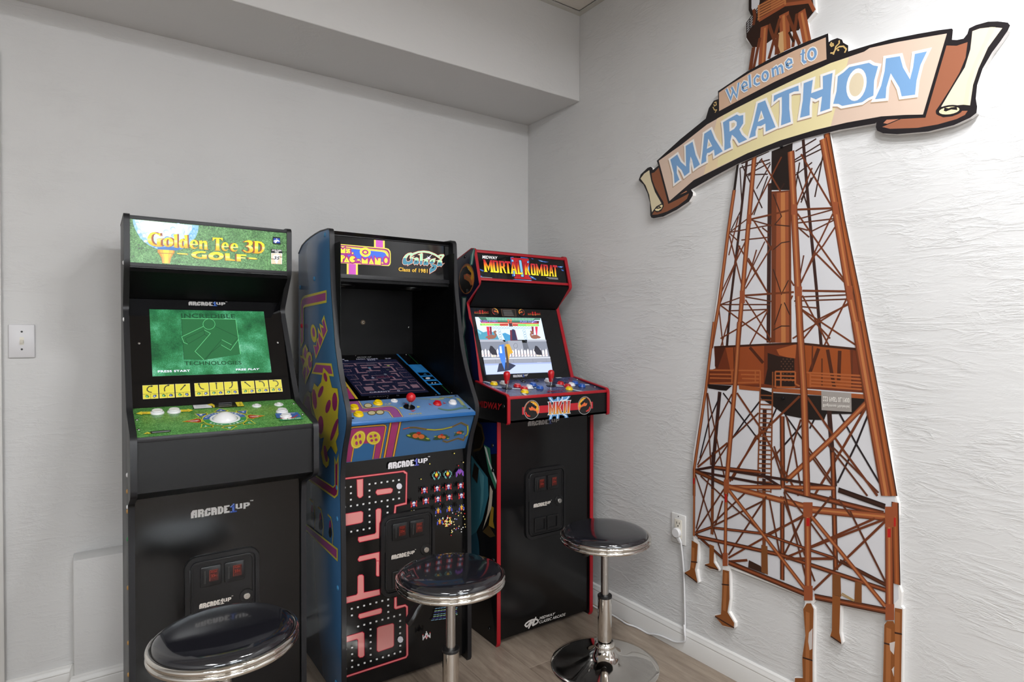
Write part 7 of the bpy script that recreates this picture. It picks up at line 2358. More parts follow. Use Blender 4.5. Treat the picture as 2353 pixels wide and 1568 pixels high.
def coin_door(root, surf, u0, v0):
    """moulded coin door: frame with two ribs, hinge, two coin slots with red buttons, lock, two return cups, logo"""
    W, H = .205, .281
    f = MB()
    def ring(a, r_in, h0, h1, wdt):
        o_, i_ = rrect(u0 + a, v0 + a, u0 + W - a, v0 + H - a, max(.034 - a, .006)), rrect(u0 + a + wdt, v0 + a + wdt, u0 + W - a - wdt, v0 + H - a - wdt, max(.034 - a - wdt, .004))
        n = len(o_)
        q = [[f.bm.verts.new(surf.at(u, v, h)) for u, v in pth] for pth, h in ((o_, h0), ([(u + (.0 if True else 0), v) for u, v in o_], h1 * .7), (rrect(u0 + a + .0012, v0 + a + .0012, u0 + W - a - .0012, v0 + H - a - .0012, max(.033 - a, .005)), h1), (i_, h1))]
        for A, B in zip(q, q[1:]):
            for k in range(n): f.bm.faces.new([A[k], A[(k + 1) % n], B[(k + 1) % n], B[k]])
        return q[-1]
    last = ring(0, 0, 0.0, .008, .0125)
    n = len(last)
    lo = [f.bm.verts.new(surf.at(u, v, .0035)) for u, v in rrect(u0 + .0135, v0 + .0135, u0 + W - .0135, v0 + H - .0135, .0205)]
    for k in range(n): f.bm.faces.new([last[k], last[(k + 1) % n], lo[(k + 1) % n], lo[k]])
    f.bm.faces.new(lo)
    d = f.build('coin_door', 'plastic', root, angle=30)
    # door leaf with a second rib
    m_ = MB()
    prev = None
    for a, h, rr in ((.0165, .0035, .018), (.0168, .0085, .0175), (.018, .0095, .0165), (.0215, .0095, .0135), (.0225, .0075, .0125), (.0235, .0075, .012)):
        cur = [m_.bm.verts.new(surf.at(u, v, h)) for u, v in rrect(u0 + a, v0 + a, u0 + W - a, v0 + H - a, rr)]
        if prev:
            for k in range(len(cur)): m_.bm.faces.new([prev[k], prev[(k + 1) % len(cur)], cur[(k + 1) % len(cur)], cur[k]])
        prev = cur
    m_.bm.faces.new(prev)
    m_.build('door_leaf', 'plastic', d, angle=30)
    slab(surf, u0 + .0125, v0 + .155, u0 + .0165, v0 + .245, .0035, .0085, 'hinge', 'plastic', d, .001)
    for k in range(2):
        a = u0 + .041 + .064 * k
        b = v0 + .189
        s = MB().prism([surf.at(u, v, .0075) for u, v in rrect(a, b, a + .056, b + .059, .005, 3)], surf.N * .005, .0018)
        so = s.build('coin_slot', 'plastic', d, angle=30)
        slab(surf, a + .010, b + .010, a + .0135, b + .047, .0123, .0128, 'slot_opening', 'dark', d)
        slab(surf, a + .0225, b + .014, a + .0475, b + .048, .0122, .0129, 'reject_button', 'amber', d)
        p = Print(surf, .0130)
        cc = 'b02a14'
        for (x0_, y0_, x1_, y1_) in ((.024, .0455, .046, .0465), (.024, .0155, .0248, .046)): p.rect(a + x0_, b + y0_, a + x1_, b + y1_, 'a8402a')
        p.text('PUSH', [(a + .0275, b + .0385), (a + .043, b + .0385), (a + .043, b + .0435), (a + .0275, b + .0435)], cc, True)
        p.text('25c', [(a + .0275, b + .0255), (a + .0435, b + .0255), (a + .0435, b + .034), (a + .0275, b + .034)], cc, True)
        p.text('TO REJECT', [(a + .0265, b + .019), (a + .0445, b + .019), (a + .0445, b + .0225), (a + .0265, b + .0225)], '8a2010')
        p.build('button_print', 'screen_dim', d)
        a2, b2 = u0 + .041 + .064 * k, v0 + .028
        q = MB()
        pv = None
        for inset_, h in ((0, .0075), (0, .0115), (.0015, .0125), (.007, .0125), (.008, .0085)):
            cu_ = [q.bm.verts.new(surf.at(u, v, h)) for u, v in ((a2 + inset_, b2 + inset_), (a2 + .056 - inset_, b2 + inset_), (a2 + .056 - inset_, b2 + .056 - inset_), (a2 + inset_, b2 + .056 - inset_))]
            if pv:
                for k2 in range(4): q.bm.faces.new([pv[k2], pv[(k2 + 1) % 4], cu_[(k2 + 1) % 4], cu_[k2]])
            pv = cu_
        q.bm.faces.new(pv)
        q.build('return_cup', 'plastic', d, angle=20)
    lc = surf.at(u0 + .167, v0 + .136, .0075)
    MB().lathe([(.0205, 0), (.0205, .001), (.019, .003), (.016, .0032), (0, .0032)], lc, surf.N, 28).build('lock_boss', 'plastic', d)
    MB().lathe([(.0098, .003), (.0098, .007), (.0086, .0085), (.0062, .0086), (.0056, .0076), (.0036, .0076), (.003, .0088), (0, .0088)], lc, surf.N, 24).build('lock', 'steel', d)
    p = Print(surf, .0078)
    logo(p, u0 + .038, v0 + .127, .086, .0145, 'cbc4bc', 'cbc4bc', '141416')
    p.build('logo_print', 'ink', d)
    return d

def push_button(parent, surf, u, v, color, r=.0165, name='push_button'):
    c = surf.at(u, v, 0)
    o = MB().lathe([(r, 0), (r, .0015), (r * .93, .0045), (r * .80, .006), (r * .77, .0045)], c, surf.N, 30).build(name, color, parent)
    MB().lathe([(r * .765, .002), (r * .765, .0085), (r * .70, .0100), (r * .5, .0096), (0, .0092)], c, surf.N, 30).build('plunger', color, parent)
    return o

def small_button(parent, surf, u, v, color, r=.0125):
    c = surf.at(u, v, 0)
    o = MB().lathe([(r, 0), (r, .0010), (r * .9, .0030), (r * .55, .0036), (r * .5, .0024)], c, surf.N, 26).build('start_button', color, parent)
    MB().lathe([(r * .46, .001), (r * .46, .0062), (r * .3, .0072), (0, .0074)], c, surf.N, 20).build('plunger', color, parent)
    return o

def screw(parent, loc, axis, r=.0035, material='steel'):
    return MB().lathe([(r, 0), (r * .9, .0012), (0, .0018)], loc, axis, 10).build('screw', material, parent)

def speaker(parent, surf, u, v, r=.044, name='speaker_ring'):
    c = surf.at(u, v, 0)
    o = MB().lathe([(r, 0), (r, .004), (r * .96, .0055), (r * .80, .0045), (r * .78, .0015)], c, surf.N, 40).build(name, 'plastic', parent)
    MB().lathe([(r * .78, .0012), (r * .4, .0012), (0, .0012)], c, surf.N, 32).build('speaker_cloth', 'mesh_black', parent)
    for k in range(4):
        a = pi / 2 * k + .4
        screw(parent, surf.at(u + r * .9 * cos(a), v + r * .9 * sin(a), .005), surf.N, .003, 'black_plastic')
    return o

BACK = -.114
# ================================================================== cabinet 1: green golf game
x0, x1 = -1.752, -1.272
c1 = empty('arcade_cabinet', ((x0 + x1) / 2, -.33, 0), 'black arcade cabinet with green golf marquee, turf control panel and white trackball', 'arcade cabinet', 'arcade cabinets along the back wall')
fp1 = round_path([(BACK, 1.553), (-.372, 1.553), (-.371, 1.402), (-.276, 1.279), (-.428, 1.035), (-.469, .974), (-.668, .929), (-.669, .777), (-.540, .730), (-.533, .62), (-.533, 0.0)], .018)
pl1 = side_panel(c1, x0, x0 + T, fp1, BACK, 0, 'black', 'molding', -1)
pr1 = side_panel(c1, x1 - T, x1, fp1, BACK, 0, 'black', 'molding', -1)
a, b = x0 + T, x1 - T
MB().box(a, b, BACK - .012, BACK, .02, 1.54).build('back_panel', 'black', c1)
MB().box(a, b, -.369, BACK - .012, 1.530, 1.5435, .001).build('top_panel', 'black', c1)
S = SURF['c1_marq']
slab(S, 0, .0, .451, .155, -.02, -.0005, 'marquee', 'black', c1)
for v0_, v1_ in ((.1435, .1545), (.003, .0145)): slab(S, 0, v0_, .451, v1_, -.004, .0022, 'marquee_trim', 'molding', c1, .0012)
sheet(S, [(0, .0145), (.451, .0145), (.451, .1435), (0, .1435)], .0004, 'marquee_turf', 'grass', c1)
Print(S, .0006).data('c1_marq').build('marquee_print', 'ink_lit', c1)
SP = front(-1.7375, (-.372, 1.393), (-.262, 1.318))
slab(SP, 0, 0, .451, .133, -.012, -.0002, 'speaker_panel', 'black_matte', c1)
SP = Surf((-1.7375, -.262, 1.318), (1, 0, 0), (0, -.110, .075))
for u in (.077, .364): speaker(c1, SP, u, .066)
S = SURF['c1_bez']
slab(S, 0, .003, .451, .384, -.012, -.0005, 'monitor_bezel', 'acrylic', c1)
scr = slab(S, .0545, .1025, .3945, .3345, -.001, .0003, 'screen', 'turf', c1)
Print(S, .0007).data('c1_scr').build('screen_lettering', 'screen', c1)
p = Print(S, .0006)
logo(p, .165, .352, .110, .0145, 'b9b7b6', '2a5ab0', '050506')
CARDS = [(.0276, 0), (.0699, 1), (.1124, 2), (.1638, 3), (.2054, 4), (.2472, 5), (.2967, 6), (.3392, 7), (.3814, 8)]
ARW = {0: [(.023, .0195), (.016, .0215), (.0115, .027), (.012, .033), (.0165, .0385), (.024, .0398)], 1: [(.014, .0205), (.0135, .030), (.017, .037), (.025, .0405)], 2: [(.013, .0225), (.026, .038)],
       3: [(.026, .0215), (.018, .0245), (.014, .0315), (.0125, .040)], 4: [(.0195, .0195), (.0195, .040)], 5: [(.013, .0205), (.020, .0240), (.0235, .031), (.0235, .041)],
       6: [(.027, .0225), (.012, .039)], 7: [(.026, .0205), (.0265, .030), (.0225, .0375), (.0135, .0402)], 8: [(.018, .0195), (.025, .0215), (.028, .0275), (.0275, .033), (.0235, .0385), (.0145, .0400)]}
LOWS = [(2, 0), (2, 1), (2, 2), (3, 0), (3, 1), (3, 2), (4, 0), (4, 1), (4, 2)]
for u0_, k in CARDS:
    wd = .0393; v0_ = .0292; h_ = .0440
    p.rect(u0_, v0_, u0_ + wd, v0_ + h_, 'e9e0a0'); p.rect(u0_ + .0008, v0_ + .0008, u0_ + wd - .0008, v0_ + h_ - .0008, 'e4d838')
    p.line([(u0_, v0_ + .0155), (u0_ + wd, v0_ + .0155)], .0009, '4a4410'); p.line([(u0_ + wd / 2, v0_), (u0_ + wd / 2, v0_ + .0155)], .0009, '4a4410')
    pt = [(u0_ + x_, v0_ + y_ + .0008) for x_, y_ in ARW[k]]
    p.line(pt, .0028, '101010')
    e_, e0 = Vector(pt[-1]), Vector(pt[-2]); d_ = (e_ - e0).normalized(); n_ = Vector((-d_.y, d_.x))
    p.poly([tuple(e_ + d_ * .0035), tuple(e_ - d_ * .002 + n_ * .0035), tuple(e_ - d_ * .002 - n_ * .0035)], '101010')
    cl, cr = u0_ + wd * .26, u0_ + wd * .74; cy = v0_ + .0078
    g_, bl_ = '3f9a4a', '2a52b0'
    ang = {2: 40, 3: 0, 4: -40}[LOWS[k][0]]
    def arr(cx, cy, ang, col, dn):
        t = radians(ang); q = [(-.0075, 0), (-.005, 0), (-.005, .0045 * dn), (.005, .0045 * dn), (.005, 0), (.0075, 0), (0, -.0055 * dn)]
        p.poly([(cx + (x_ * cos(t) - y_ * sin(t)) * .86 + .0007, cy + (x_ * sin(t) + y_ * cos(t)) * .86 + .0006) for x_, y_ in q], '101010')
        p.poly([(cx + (x_ * cos(t) - y_ * sin(t)) * .72, cy + (x_ * sin(t) + y_ * cos(t)) * .72) for x_, y_ in q], col)
    arr(cl, cy, -ang, g_, 1); arr(cr, cy, {0: 40, 1: 0, 2: -40}[LOWS[k][1]], bl_, -1)
    for cx, tx in ((cl, 'ABC'[LOWS[k][0] - 2]), (cr, '123'[LOWS[k][1]])): p.text(tx, [(cx - .0013, cy - .0018), (cx + .0013, cy - .0018), (cx + .0013, cy + .0018), (cx - .0013, cy + .0018)], 'e0e4ee', True)
p.build('bezel_print', 'ink', c1)
for u in (.0236, .4270): screw(c1, S.at(u, .2135, 0), S.N, .0035)
S = SURF['c1_con']
cp = slab(S, 0, .0, .451, .236, -.014, -.0006, 'control_panel', 'black', c1)
sheet(S, [(0, .0015), (.451, .0015), (.451, .238), (0, .238)], .0002, 'turf_overlay', 'grass_console', c1)
p = Print(S, .0004)
cu, cv, R = .2236, .0918, .0598
def arrow(ang, rad, wid, ln, col, edge, label):
    t = radians(ang); d = Vector((cos(t), sin(t))); n = Vector((-d.y, d.x)); c = Vector((cu, cv))
    q = [(rad, -wid * .7), (rad, wid * .7), (rad + ln * .22, wid), (rad + ln * .26, wid * .85), (rad + ln, 0), (rad + ln * .26, -wid * .85), (rad + ln * .22, -wid)]
    pts = [tuple(c + d * a_ + n * b_) for a_, b_ in q]
    p.line(pts, .004, 'e6d83a', True); p.poly(pts, '111111')
    pts = [tuple(c + d * (a_ + .002) + n * b_ * .8) for a_, b_ in q]
    p.poly(pts, col)
    m_ = c + d * (rad + ln * .42)
    h_ = .004 if len(label) == 1 else .0042
    if len(label) == 1: p.text(label, [(m_.x - .0035, m_.y - .005), (m_.x + .0035, m_.y - .005), (m_.x + .0035, m_.y + .005), (m_.x - .0035, m_.y + .005)], 'e8e8e8', True)
    else:
        p.text('CHOOSE', [(m_.x - .013, m_.y), (m_.x + .013, m_.y), (m_.x + .013, m_.y + h_), (m_.x - .013, m_.y + h_)], 'f0f0f0', True); p.text('CLUB', [(m_.x - .009, m_.y - .0055), (m_.x + .009, m_.y - .0055), (m_.x + .009, m_.y - .001), (m_.x - .009, m_.y - .001)], 'f0f0f0', True)
for ang, lab, col in ((140, '1', '2f5ca8'), (90, '2', '2f5ca8'), (40, '3', '2f5ca8'), (220, 'A', '2f8a4a'), (270, 'B', '2f8a4a'), (320, 'C', '2f8a4a')): arrow(ang, R + .003, .018, .028, col, None, lab)
for ang in (180, 0): arrow(ang, R + .003, .018, .044, 'b0261c', None, 'CHOOSE CLUB')
p.ellipse(cu, cv, R, R, 'e6d83a', 48); p.ellipse(cu, cv, R - .002, R - .002, '2f8a4a', 48)
p.poly([(cu + (R - .002) * cos(t), cv + (R - .002) * sin(t)) for t in [pi * k / 24 for k in range(25)]], '2f5ca8')
p.rect(cu - R + .001, cv - .0025, cu + R - .001, cv + .0025, '6f9a3a')
for word, a0, a1, rr, fl_ in (('FORWARD SWING', 155, 25, R - .009, 1), ('BACK SWING', 215, 325, R - .009, -1)):
    for i, ch in enumerate(word):
        if ch == ' ': continue
        t = radians(a0 + (a1 - a0) * i / (len(word) - 1)); d = Vector((cos(t), sin(t))); n = Vector((d.y, -d.x)) * fl_; u_ = d * fl_
        c = Vector((cu, cv)) + d * rr; h_ = .0035; wdt = .003
        p.text(ch, [tuple(c - n * wdt - u_ * h_), tuple(c + n * wdt - u_ * h_), tuple(c + n * wdt + u_ * h_), tuple(c - n * wdt + u_ * h_)], 'f0f0f0', True)
p.data('c1_con')
p.build('control_panel_print', 'ink', c1)
tb = MB().lathe([(.0410, 0), (.0405, .0022), (.0385, .0038), (.0345, .0030), (.0335, .001)], S.at(cu, cv, .0004), S.N, 44).build('trackball_ring', 'white_plastic', cp)
prof = [(.0325 * 1.0 * sin(radians(t)) / sin(radians(62)), .0195 - .0368 * (1 - cos(radians(t)))) for t in range(62, -1, -4)]
prof = [(.0368 * sin(radians(t)), .0200 - .0368 * (1 - cos(radians(t)))) for t in range(62, -1, -4)]
prof[-1] = (0, prof[-1][1])
MB().lathe(prof, S.at(cu, cv, .0004), S.N, 40).build('trackball', 'white_plastic', cp)
for u, v in ((.0592, .1790), (.1018, .1800), (.3893, .1165), (.3891, .0700)): push_button(cp, S, u, v, 'white_plastic', .0180)
for u, v in ((.3292, .1852), (.3956, .1845)): small_button(cp, S, u, v, 'white_plastic', .0140)
for u, v in ((.0075, .135), (.0075, .058), (.4425, .185), (.4425, .082)): screw(cp, S.at(u, v, .0003), S.N, .0042)
MB().tube([S.at(.2905, .2340, .0), S.at(.300, .2365, .006), S.at(.312, .2395, .012)], .0007, 6).build('cable_tie_end', 'white_plastic', cp)
MB().box(a, b, -.664, -.652, .914, .928, .0012).build('front_lip', 'molding', c1)
MB().box(a, b, -.660, -.646, .781, .914).build('apron', 'black', c1)
MB().xprism([(-.646, .779), (-.660, .781), (-.526, .735), (-.526, .745)], a, b).build('apron_underside', 'black', c1)
lo1 = MB().box(a, b, -.526, -.514, .03, .738).build('lower_panel', 'black_gloss', c1)
S = SURF['c1_low']
p = Print(S, .0003)
logo(p, .1395, .6598, .160, .0228, 'c9c7c5', '24469a', '0e0e10')
p.build('logo_print', 'ink', c1)
coin_door(c1, S, .121, .2655)
for z, col in ((.802, 'white_plastic'), (.756, 'cap_brown'), (.712, 'white_plastic'), (.700, 'cap_brown'), (.622, 'cap_green'), (.485, 'cap_brown'), (.330, 'cap_brown'), (.240, 'cap_brown'), (1.41, 'white_plastic'), (1.24, 'white_plastic')):
    cap(pl1, (x0, -.50 if z < .9 else -.34, z), (-1, 0, 0), .0062, col)

# ================================================================== cabinet 2: blue sides, maze front
x0, x1 = -1.178, -.695
c2 = empty('arcade_cabinet', ((x0 + x1) / 2, -.36, 0), 'blue-sided arcade cabinet with dark hood, red ball joystick and pink maze front', 'arcade cabinet', 'arcade cabinets along the back wall')
fp2 = [(BACK, 1.505), (-.160, 1.529), (-.215, 1.5405), (-.272, 1.547), (-.33, 1.551), (-.386, 1.553), (-.472, 1.549), (-.481, 1.546), (-.4865, 1.538), (-.4885, 1.52), (-.491, 1.474), (-.495, 1.409), (-.503, 1.344), (-.520, 1.262), (-.543, 1.155), (-.571, 1.085), (-.593, 1.041), (-.618, .999), (-.641, .962), (-.649, .945), (-.651, .928), (-.648, .908), (-.637, .880), (-.616, .838), (-.600, .790), (-.591, .750), (-.588, .700), (-.592, .62), (-.596, .50), (-.598, .34), (-.599, .012), (-.592, .0)]
pl2 = side_panel(c2, x0, x0 + T, fp2, BACK, 0, 'blue_side', 'molding', -1)
pr2 = side_panel(c2, x1 - T, x1, fp2, BACK, 0, 'black', 'molding', -1)
Print(SURF['c2_side'], .0009).data('c2_side').build('side_print', 'ink_side', pl2)
for y, z in ((-.44, 1.535), (-.318, 1.394), (-.139, 1.374), (-.56, .594), (-.564, .369), (-.545, .049), (-.559, .696)): cap(pl2, (x0 - .0004, y, z), (-1, 0, 0), .0085, 'cap_blue')
cap(pl2, (x0 - .0015, -.16, 1.227), (-1, 0, 0), .0085, 'red_plastic')
a, b = x0 + T, x1 - T
MB().box(a, a + .002, -.55, BACK - .01, .92, 1.50).build('inner_liner', 'black_matte', c2)
MB().box(b - .002, b, -.50, BACK - .01, .99, 1.50).build('inner_liner', 'black_matte', c2)
MB().box(a, b, BACK - .014, BACK, .02, 1.49).build('back_panel', 'black', c2)
MB().xprism([(-.470, 1.546), (-.386, 1.546), (-.272, 1.540), (-.160, 1.522), (BACK, 1.498), (BACK, 1.486), (-.160, 1.510), (-.272, 1.528), (-.386, 1.534), (-.455, 1.534)], a, b).build('top_panel', 'black', c2)
S = SURF['c2_marq']
slab(S, 0, .0, .454, .155, -.012, -.0003, 'marquee', 'acrylic', c2)
slab(S, 0, .1435, .454, .158, -.004, .004, 'marquee_trim', 'molding', c2, .0015)
slab(S, 0, -.001, .454, .0135, -.004, .004, 'marquee_trim', 'molding', c2, .0015)
Print(S, .0003).data('c2_marq').build('marquee_print', 'ink_lit', c2)
MB().box(a, b, -.458, -.128, 1.377, 1.389).build('speaker_shelf', 'black_matte', c2)
SP = Surf((a, -.128, 1.377), (1, 0, 0), (0, -1, 0))
for u in (.090, .360): speaker(c2, SP, u, .19, .042)
MB().box(a, b, -.141, -.128, 1.105, 1.378).build('hood_back_board', 'black_matte', c2)
SB = front(a, (-.141, 1.1), (-.141, 1.4))
p = Print(SB, .0005)
p.ellipse(.233, .1434, .0092, .0092, '7a6038', 20); p.ellipse(.233, .1434, .0078, .0078, '4e3d24', 20); p.text('C', [(.2288, .1384), (.2376, .1384), (.2376, .1484), (.2288, .1484)], 'cfc4b0', True)
p.build('emblem_print', 'ink', c2)
screw(c2, SB.at(.4351, .1251), SB.N, .0035)
S = SURF['c2_mon']
slab(S, 0, 0, .454, .409, -.014, -.0004, 'monitor_panel', 'acrylic', c2)
Print(S, .0002).data('c2_mon').build('monitor_panel_print', 'ink_gloss', c2)
sc_ = Print(S, .0004)
sc_.rect(.0933, .0345, .3525, .3525, '0e1230')
def MZ(pts, w=.004, closed=False): sc_.line([(.0933 + x_ * .2592, .0345 + y_ * .318) for x_, y_ in pts], w, '8a6a78', closed)
MZ([(.03, .90), (.97, .90), (.97, .72), (.86, .72), (.86, .66), (.97, .66)], .0022); MZ([(.03, .90), (.03, .72), (.14, .72), (.14, .66), (.03, .66)], .0022)
MZ([(.03, .56), (.15, .56), (.15, .44), (.03, .44)], .0022); MZ([(.97, .58), (.84, .58), (.84, .44), (.97, .44)], .0022); MZ([(.03, .36), (.13, .36), (.13, .28), (.03, .28), (.03, .06), (.97, .06), (.97, .30), (.87, .30), (.87, .36), (.97, .36)], .0022)
MZ([(.38, .52), (.62, .52), (.62, .44), (.38, .44)], .0022, True)
for q in (((.10, .83), (.24, .83)), ((.34, .83), (.60, .83)), ((.72, .83), (.88, .83)), ((.28, .90), (.28, .83)), ((.66, .90), (.66, .80)), ((.24, .76), (.22, .62), (.36, .62)), ((.44, .76), (.44, .66), (.36, .66), (.58, .66)), ((.66, .76), (.80, .76), (.80, .62), (.70, .62)), ((.24, .52), (.24, .40)), ((.20, .40), (.30, .40), (.42, .40)), ((.24, .54), (.34, .54)), ((.70, .56), (.78, .56), (.78, .46)), ((.60, .38), (.78, .38)), ((.68, .46), (.68, .38)), ((.36, .32), (.60, .32)), ((.48, .40), (.48, .32)), ((.18, .28), (.30, .28)), ((.66, .28), (.80, .28)), ((.40, .22), (.50, .22)), ((.34, .22), (.38, .12)), ((.46, .12), (.66, .12)), ((.56, .22), (.56, .12)), ((.64, .22), (.74, .22), (.76, .12))): MZ(q, .0075)
for q in ((.12, .12, .24, .22), (.82, .13, .93, .22), (.33, .74, .42, .78), (.52, .74, .62, .78)): sc_.rect(.0933 + q[0] * .2592, .0345 + q[1] * .318, .0933 + q[2] * .2592, .0345 + q[3] * .318, '8a6a78')
for i in range(26):
    for j in range(30):
        if (i in (1, 7, 11, 17, 22)) != (j in (2, 7, 13, 18, 23, 25)):
            x_, y_ = .05 + i * .036, .08 + j * .028
            if y_ < .88: sc_.rect(.0933 + x_ * .2592 - .0006, .0345 + y_ * .318 - .0006, .0933 + x_ * .2592 + .0006, .0345 + y_ * .318 + .0006, 'a8a8c0')
def ST(t, x_0, y_0, x_1, y_1, c='b8b8d0'): sc_.text(t, [(.0933 + x_ * .2592, .0345 + y_ * .318) for x_, y_ in ((x_0, y_0), (x_1, y_0), (x_1, y_1), (x_0, y_1))], c, True)
ST('1UP', .05, .955, .16, .985); ST('HIGH SCORE', .34, .955, .68, .985); ST('2UP', .80, .955, .90, .985); ST('6270', .50, .918, .62, .948); ST('00', .14, .918, .2, .948); ST('CREDIT', .12, .012, .42, .042); ST('0', .52, .012, .56, .042); ST('GAME OVER', .40, .405, .66, .43, '7a2a40')
for x_, y_, c_ in ((.42, .69, '5a8aa0'), (.74, .74, '8a9a50'), (.57, .49, '6a7a8a'), (.34, .40, '9a9ab0')): sc_.ellipse(.0933 + x_ * .2592, .0345 + y_ * .318, .006, .006, c_, 10)
sc_.build('screen', 'screen_dim', c2)
for u, v in ((.06, .400), (.20, .402), (.42, .402), (.18, .012), (.37, .012), (.50 - .06, .02)): screw(c2, S.at(u, v, 0), S.N, .003)
S = SURF['c2_con']
cp2 = slab(S, 0, 0, .454, .138, -.012, -.0003, 'control_panel', 'blue_metal', c2, .0012)
Print(S, .0002).data('c2_con').build('control_panel_print', 'ink', c2)
for u, v, c_, r_ in ((.0379, .0885, 'yellow_plastic', .0165), (.0368, .0405, 'yellow_plastic', .0165), (.1293, .1090, 'yellow_plastic', .0165), (.3389, .0746, 'red_plastic', .0155), (.3999, .0730, 'white_plastic', .0155)): push_button(cp2, S, u, v, c_, r_)
small_button(cp2, S, .1932, .1200, 'white_plastic', .0125)
def stick(parent, surf, u, v, kind):
    c = surf.at(u, v, 0)
    js = MB().lathe([(.0205, .0), (.0205, .0012), (.0190, .0018), (0, .0020)], c, surf.N, 30).build('joystick', 'black_plastic', parent)
    MB().lathe([(.0045, .0), (.0045, .032), (0, .032)], c, surf.N, 16).build('joystick_shaft', 'steel', js)
    up_ = surf.N
    if kind == 'ball':
        MB().lathe([(0, -.0165)] + [(.0165 * sin(radians(t)), -.0165 * cos(radians(t))) for t in range(12, 180, 12)] + [(0, .0165)], c + up_ * .0375, (0, 0, 1), 28).build('joystick_ball', 'red_plastic', js)
    else:
        MB().lathe([(0, .016), (.0072, .016), (.0084, .018), (.0108, .034), (.0132, .046), (.0138, .052), (.0130, .0575), (.0105, .0620), (.006, .0648), (0, .0655)], c, (0, 0, 1), 28).build('joystick_bat', 'red_plastic', js)
    return js
stick(cp2, S, .2271, .0675, 'ball')
for u, v in ((.012, .022), (.012, .120), (.440, .126), (.442, .022)): screw(cp2, S.at(u, v, .0), S.N, .0042, 'black_plastic')
MB().box(a, b, -.6545, -.645, .9075, .9205, .0015).build('front_lip', 'blue_edge', c2)
S = SURF['c2_apr']
slab(S, 0, 0, .454, .1425, -.014, -.0003, 'apron', 'blue_apron', c2)
Print(S, .0002).data('c2_apr').build('apron_print', 'ink', c2)
S = SURF['c2_low']
MB().box(a, b, -.580, -.566, .02, .779).build('lower_panel', 'black_gloss', c2)
p = Print(S, .0003).data('c2_low')
logo(p, .1501, .7405, .148, .0215, 'dddbe0', '4a4ab0', '0e0e10')
PAL = {'r': 'd42c34', 'w': 'e8e8ec', 'b': '4a50b8', 'y': 'ecd83a', 't': '6aa8a4', 'p': '7a4ab0', 'm': 'a0489a', 'o': 'd87a3a'}
SPR = {'A': ['..t.r.t..', '.tt.y.tt.', 't..yyy..t', 't..yyy..t', 't..ryr..t', '.t..r..t.', '.tt...tt.', '..t...t..'],
       'P': ['...p.p...', '..ppppp..', '.ppmpmpp.', 'pppmpmppp', 'pp.ppp.pp', 'pm..m..mp', 'pp.....pp', 'p.......p'],
       'B': ['r..b.b..r', 'r..www..r', 'r.wwwww.r', 'rrrwbwrrr', '..rbbbr..', 'rr.www.rr', 'rr.bbb.rr', 'r...b...r'],
       'C': ['.b..y..b.', '..b.y.b..', '..yryry..', '.b.yyy.b.', 'bb.rrr.bb', 'bb.yyy.bb', 'bb.rrr.bb', 'b...r...b'],
       'S': ['....w....', '....w....', 'r..www..r', 'w..www..w', 'w.wwrww.w', 'wwwwrwwww', 'ww.rwr.ww', 'w...w...w']}
def sprite(cx, cy, key, s):
    rows = SPR[key]
    for j, rw in enumerate(rows):
        for i, ch in enumerate(rw):
            if ch != '.': p.rect(cx + (i - 4.5) * s, cy + (3.5 - j) * s, cx + (i - 3.5) * s, cy + (4.5 - j) * s, PAL[ch])
bugs = parse('c2_bugs')
for i, (u, v) in enumerate(bugs[0][4]): sprite(u, v, 'AAP'[i], .0036)
for u, v in bugs[1][4]: sprite(u, v, 'B', .0026)
for u, v in bugs[2][4]: sprite(u, v, 'C', .0026)
for u, v in bugs[3][4]: sprite(u, v, 'S', .0034)
p.build('lower_panel_print', 'ink_gloss', c2)
coin_door(c2, S, .1235, .304)

# ================================================================== cabinet 3: red trim, in the corner
x0, x1 = -.571, -.083
c3 = empty('arcade_cabinet', ((x0 + x1) / 2, -.33, 0), 'black arcade cabinet with red edge trim and two red bat joysticks in the corner', 'arcade cabinet', 'arcade cabinets along the back wall')
fp3 = round_path([(BACK, 1.435), (-.267, 1.5055), (-.403, 1.544), (-.443, 1.402), (-.346, 1.322), (-.455, 1.006), (-.470, .95), (-.583, .90), (-.583, .012), (-.576, .0)], .014)
pl3 = side_panel(c3, x0, x0 + T, fp3, BACK, 0, 'black', 'red_molding', -1)
pr3 = side_panel(c3, x1 - T, x1, fp3, BACK, 0, 'black', 'red_molding', -1)
p = Print(SURF['c3_side'], .0009).data('c3_side')
u_, v_ = parse('c3_emb_side')[0][4][0]
p.ellipse(u_, v_, .062, .062, 'a8663a', 28)
emblem(p, u_, v_, .062, 1, False)
p.poly([(u_ + x_ * .062, v_ + y_ * .062) for x_, y_ in ((-.5, .75), (-.85, .4), (-.95, -.1), (-.7, -.6), (-.2, -.95), (.4, -.85), (.75, -.5), (.45, -.25), (.0, -.05), (-.3, -.0), (-.35, .3), (.1, .35), (.55, .2), (.6, .35), (.2, .62), (0, .85))], '14110f')
p.poly([(u_ + x_ * .062, v_ + y_ * .062) for x_, y_ in ((-.2, .25), (.1, .2), (.45, .05), (.7, -.3), (.6, -.5), (.3, -.2), (-.1, -.05))], 'b8703a')
p.build('side_print', 'ink_side', pl3)
for y, z in ((-.34, 1.515), (-.364, 1.373), (-.554, .769), (-.556, .674), (-.53, .052), (-.561, .329)): cap(pl3, (x0 - .0012, y, z), (-1, 0, 0), .0075, 'black_plastic')
a, b = x0 + T, x1 - T
MB().box(a, b, BACK - .012, BACK, .02, 1.42).build('back_panel', 'black', c3)
MB().xprism([(-.398, 1.540), (-.267, 1.502), (BACK, 1.431), (BACK, 1.419), (-.267, 1.490), (-.398, 1.527)], a, b).build('top_panel', 'black', c3)
S = SURF['c3_marq']
slab(S, 0, 0, .459, .130, -.014, -.0004, 'marquee', 'acrylic', c3)
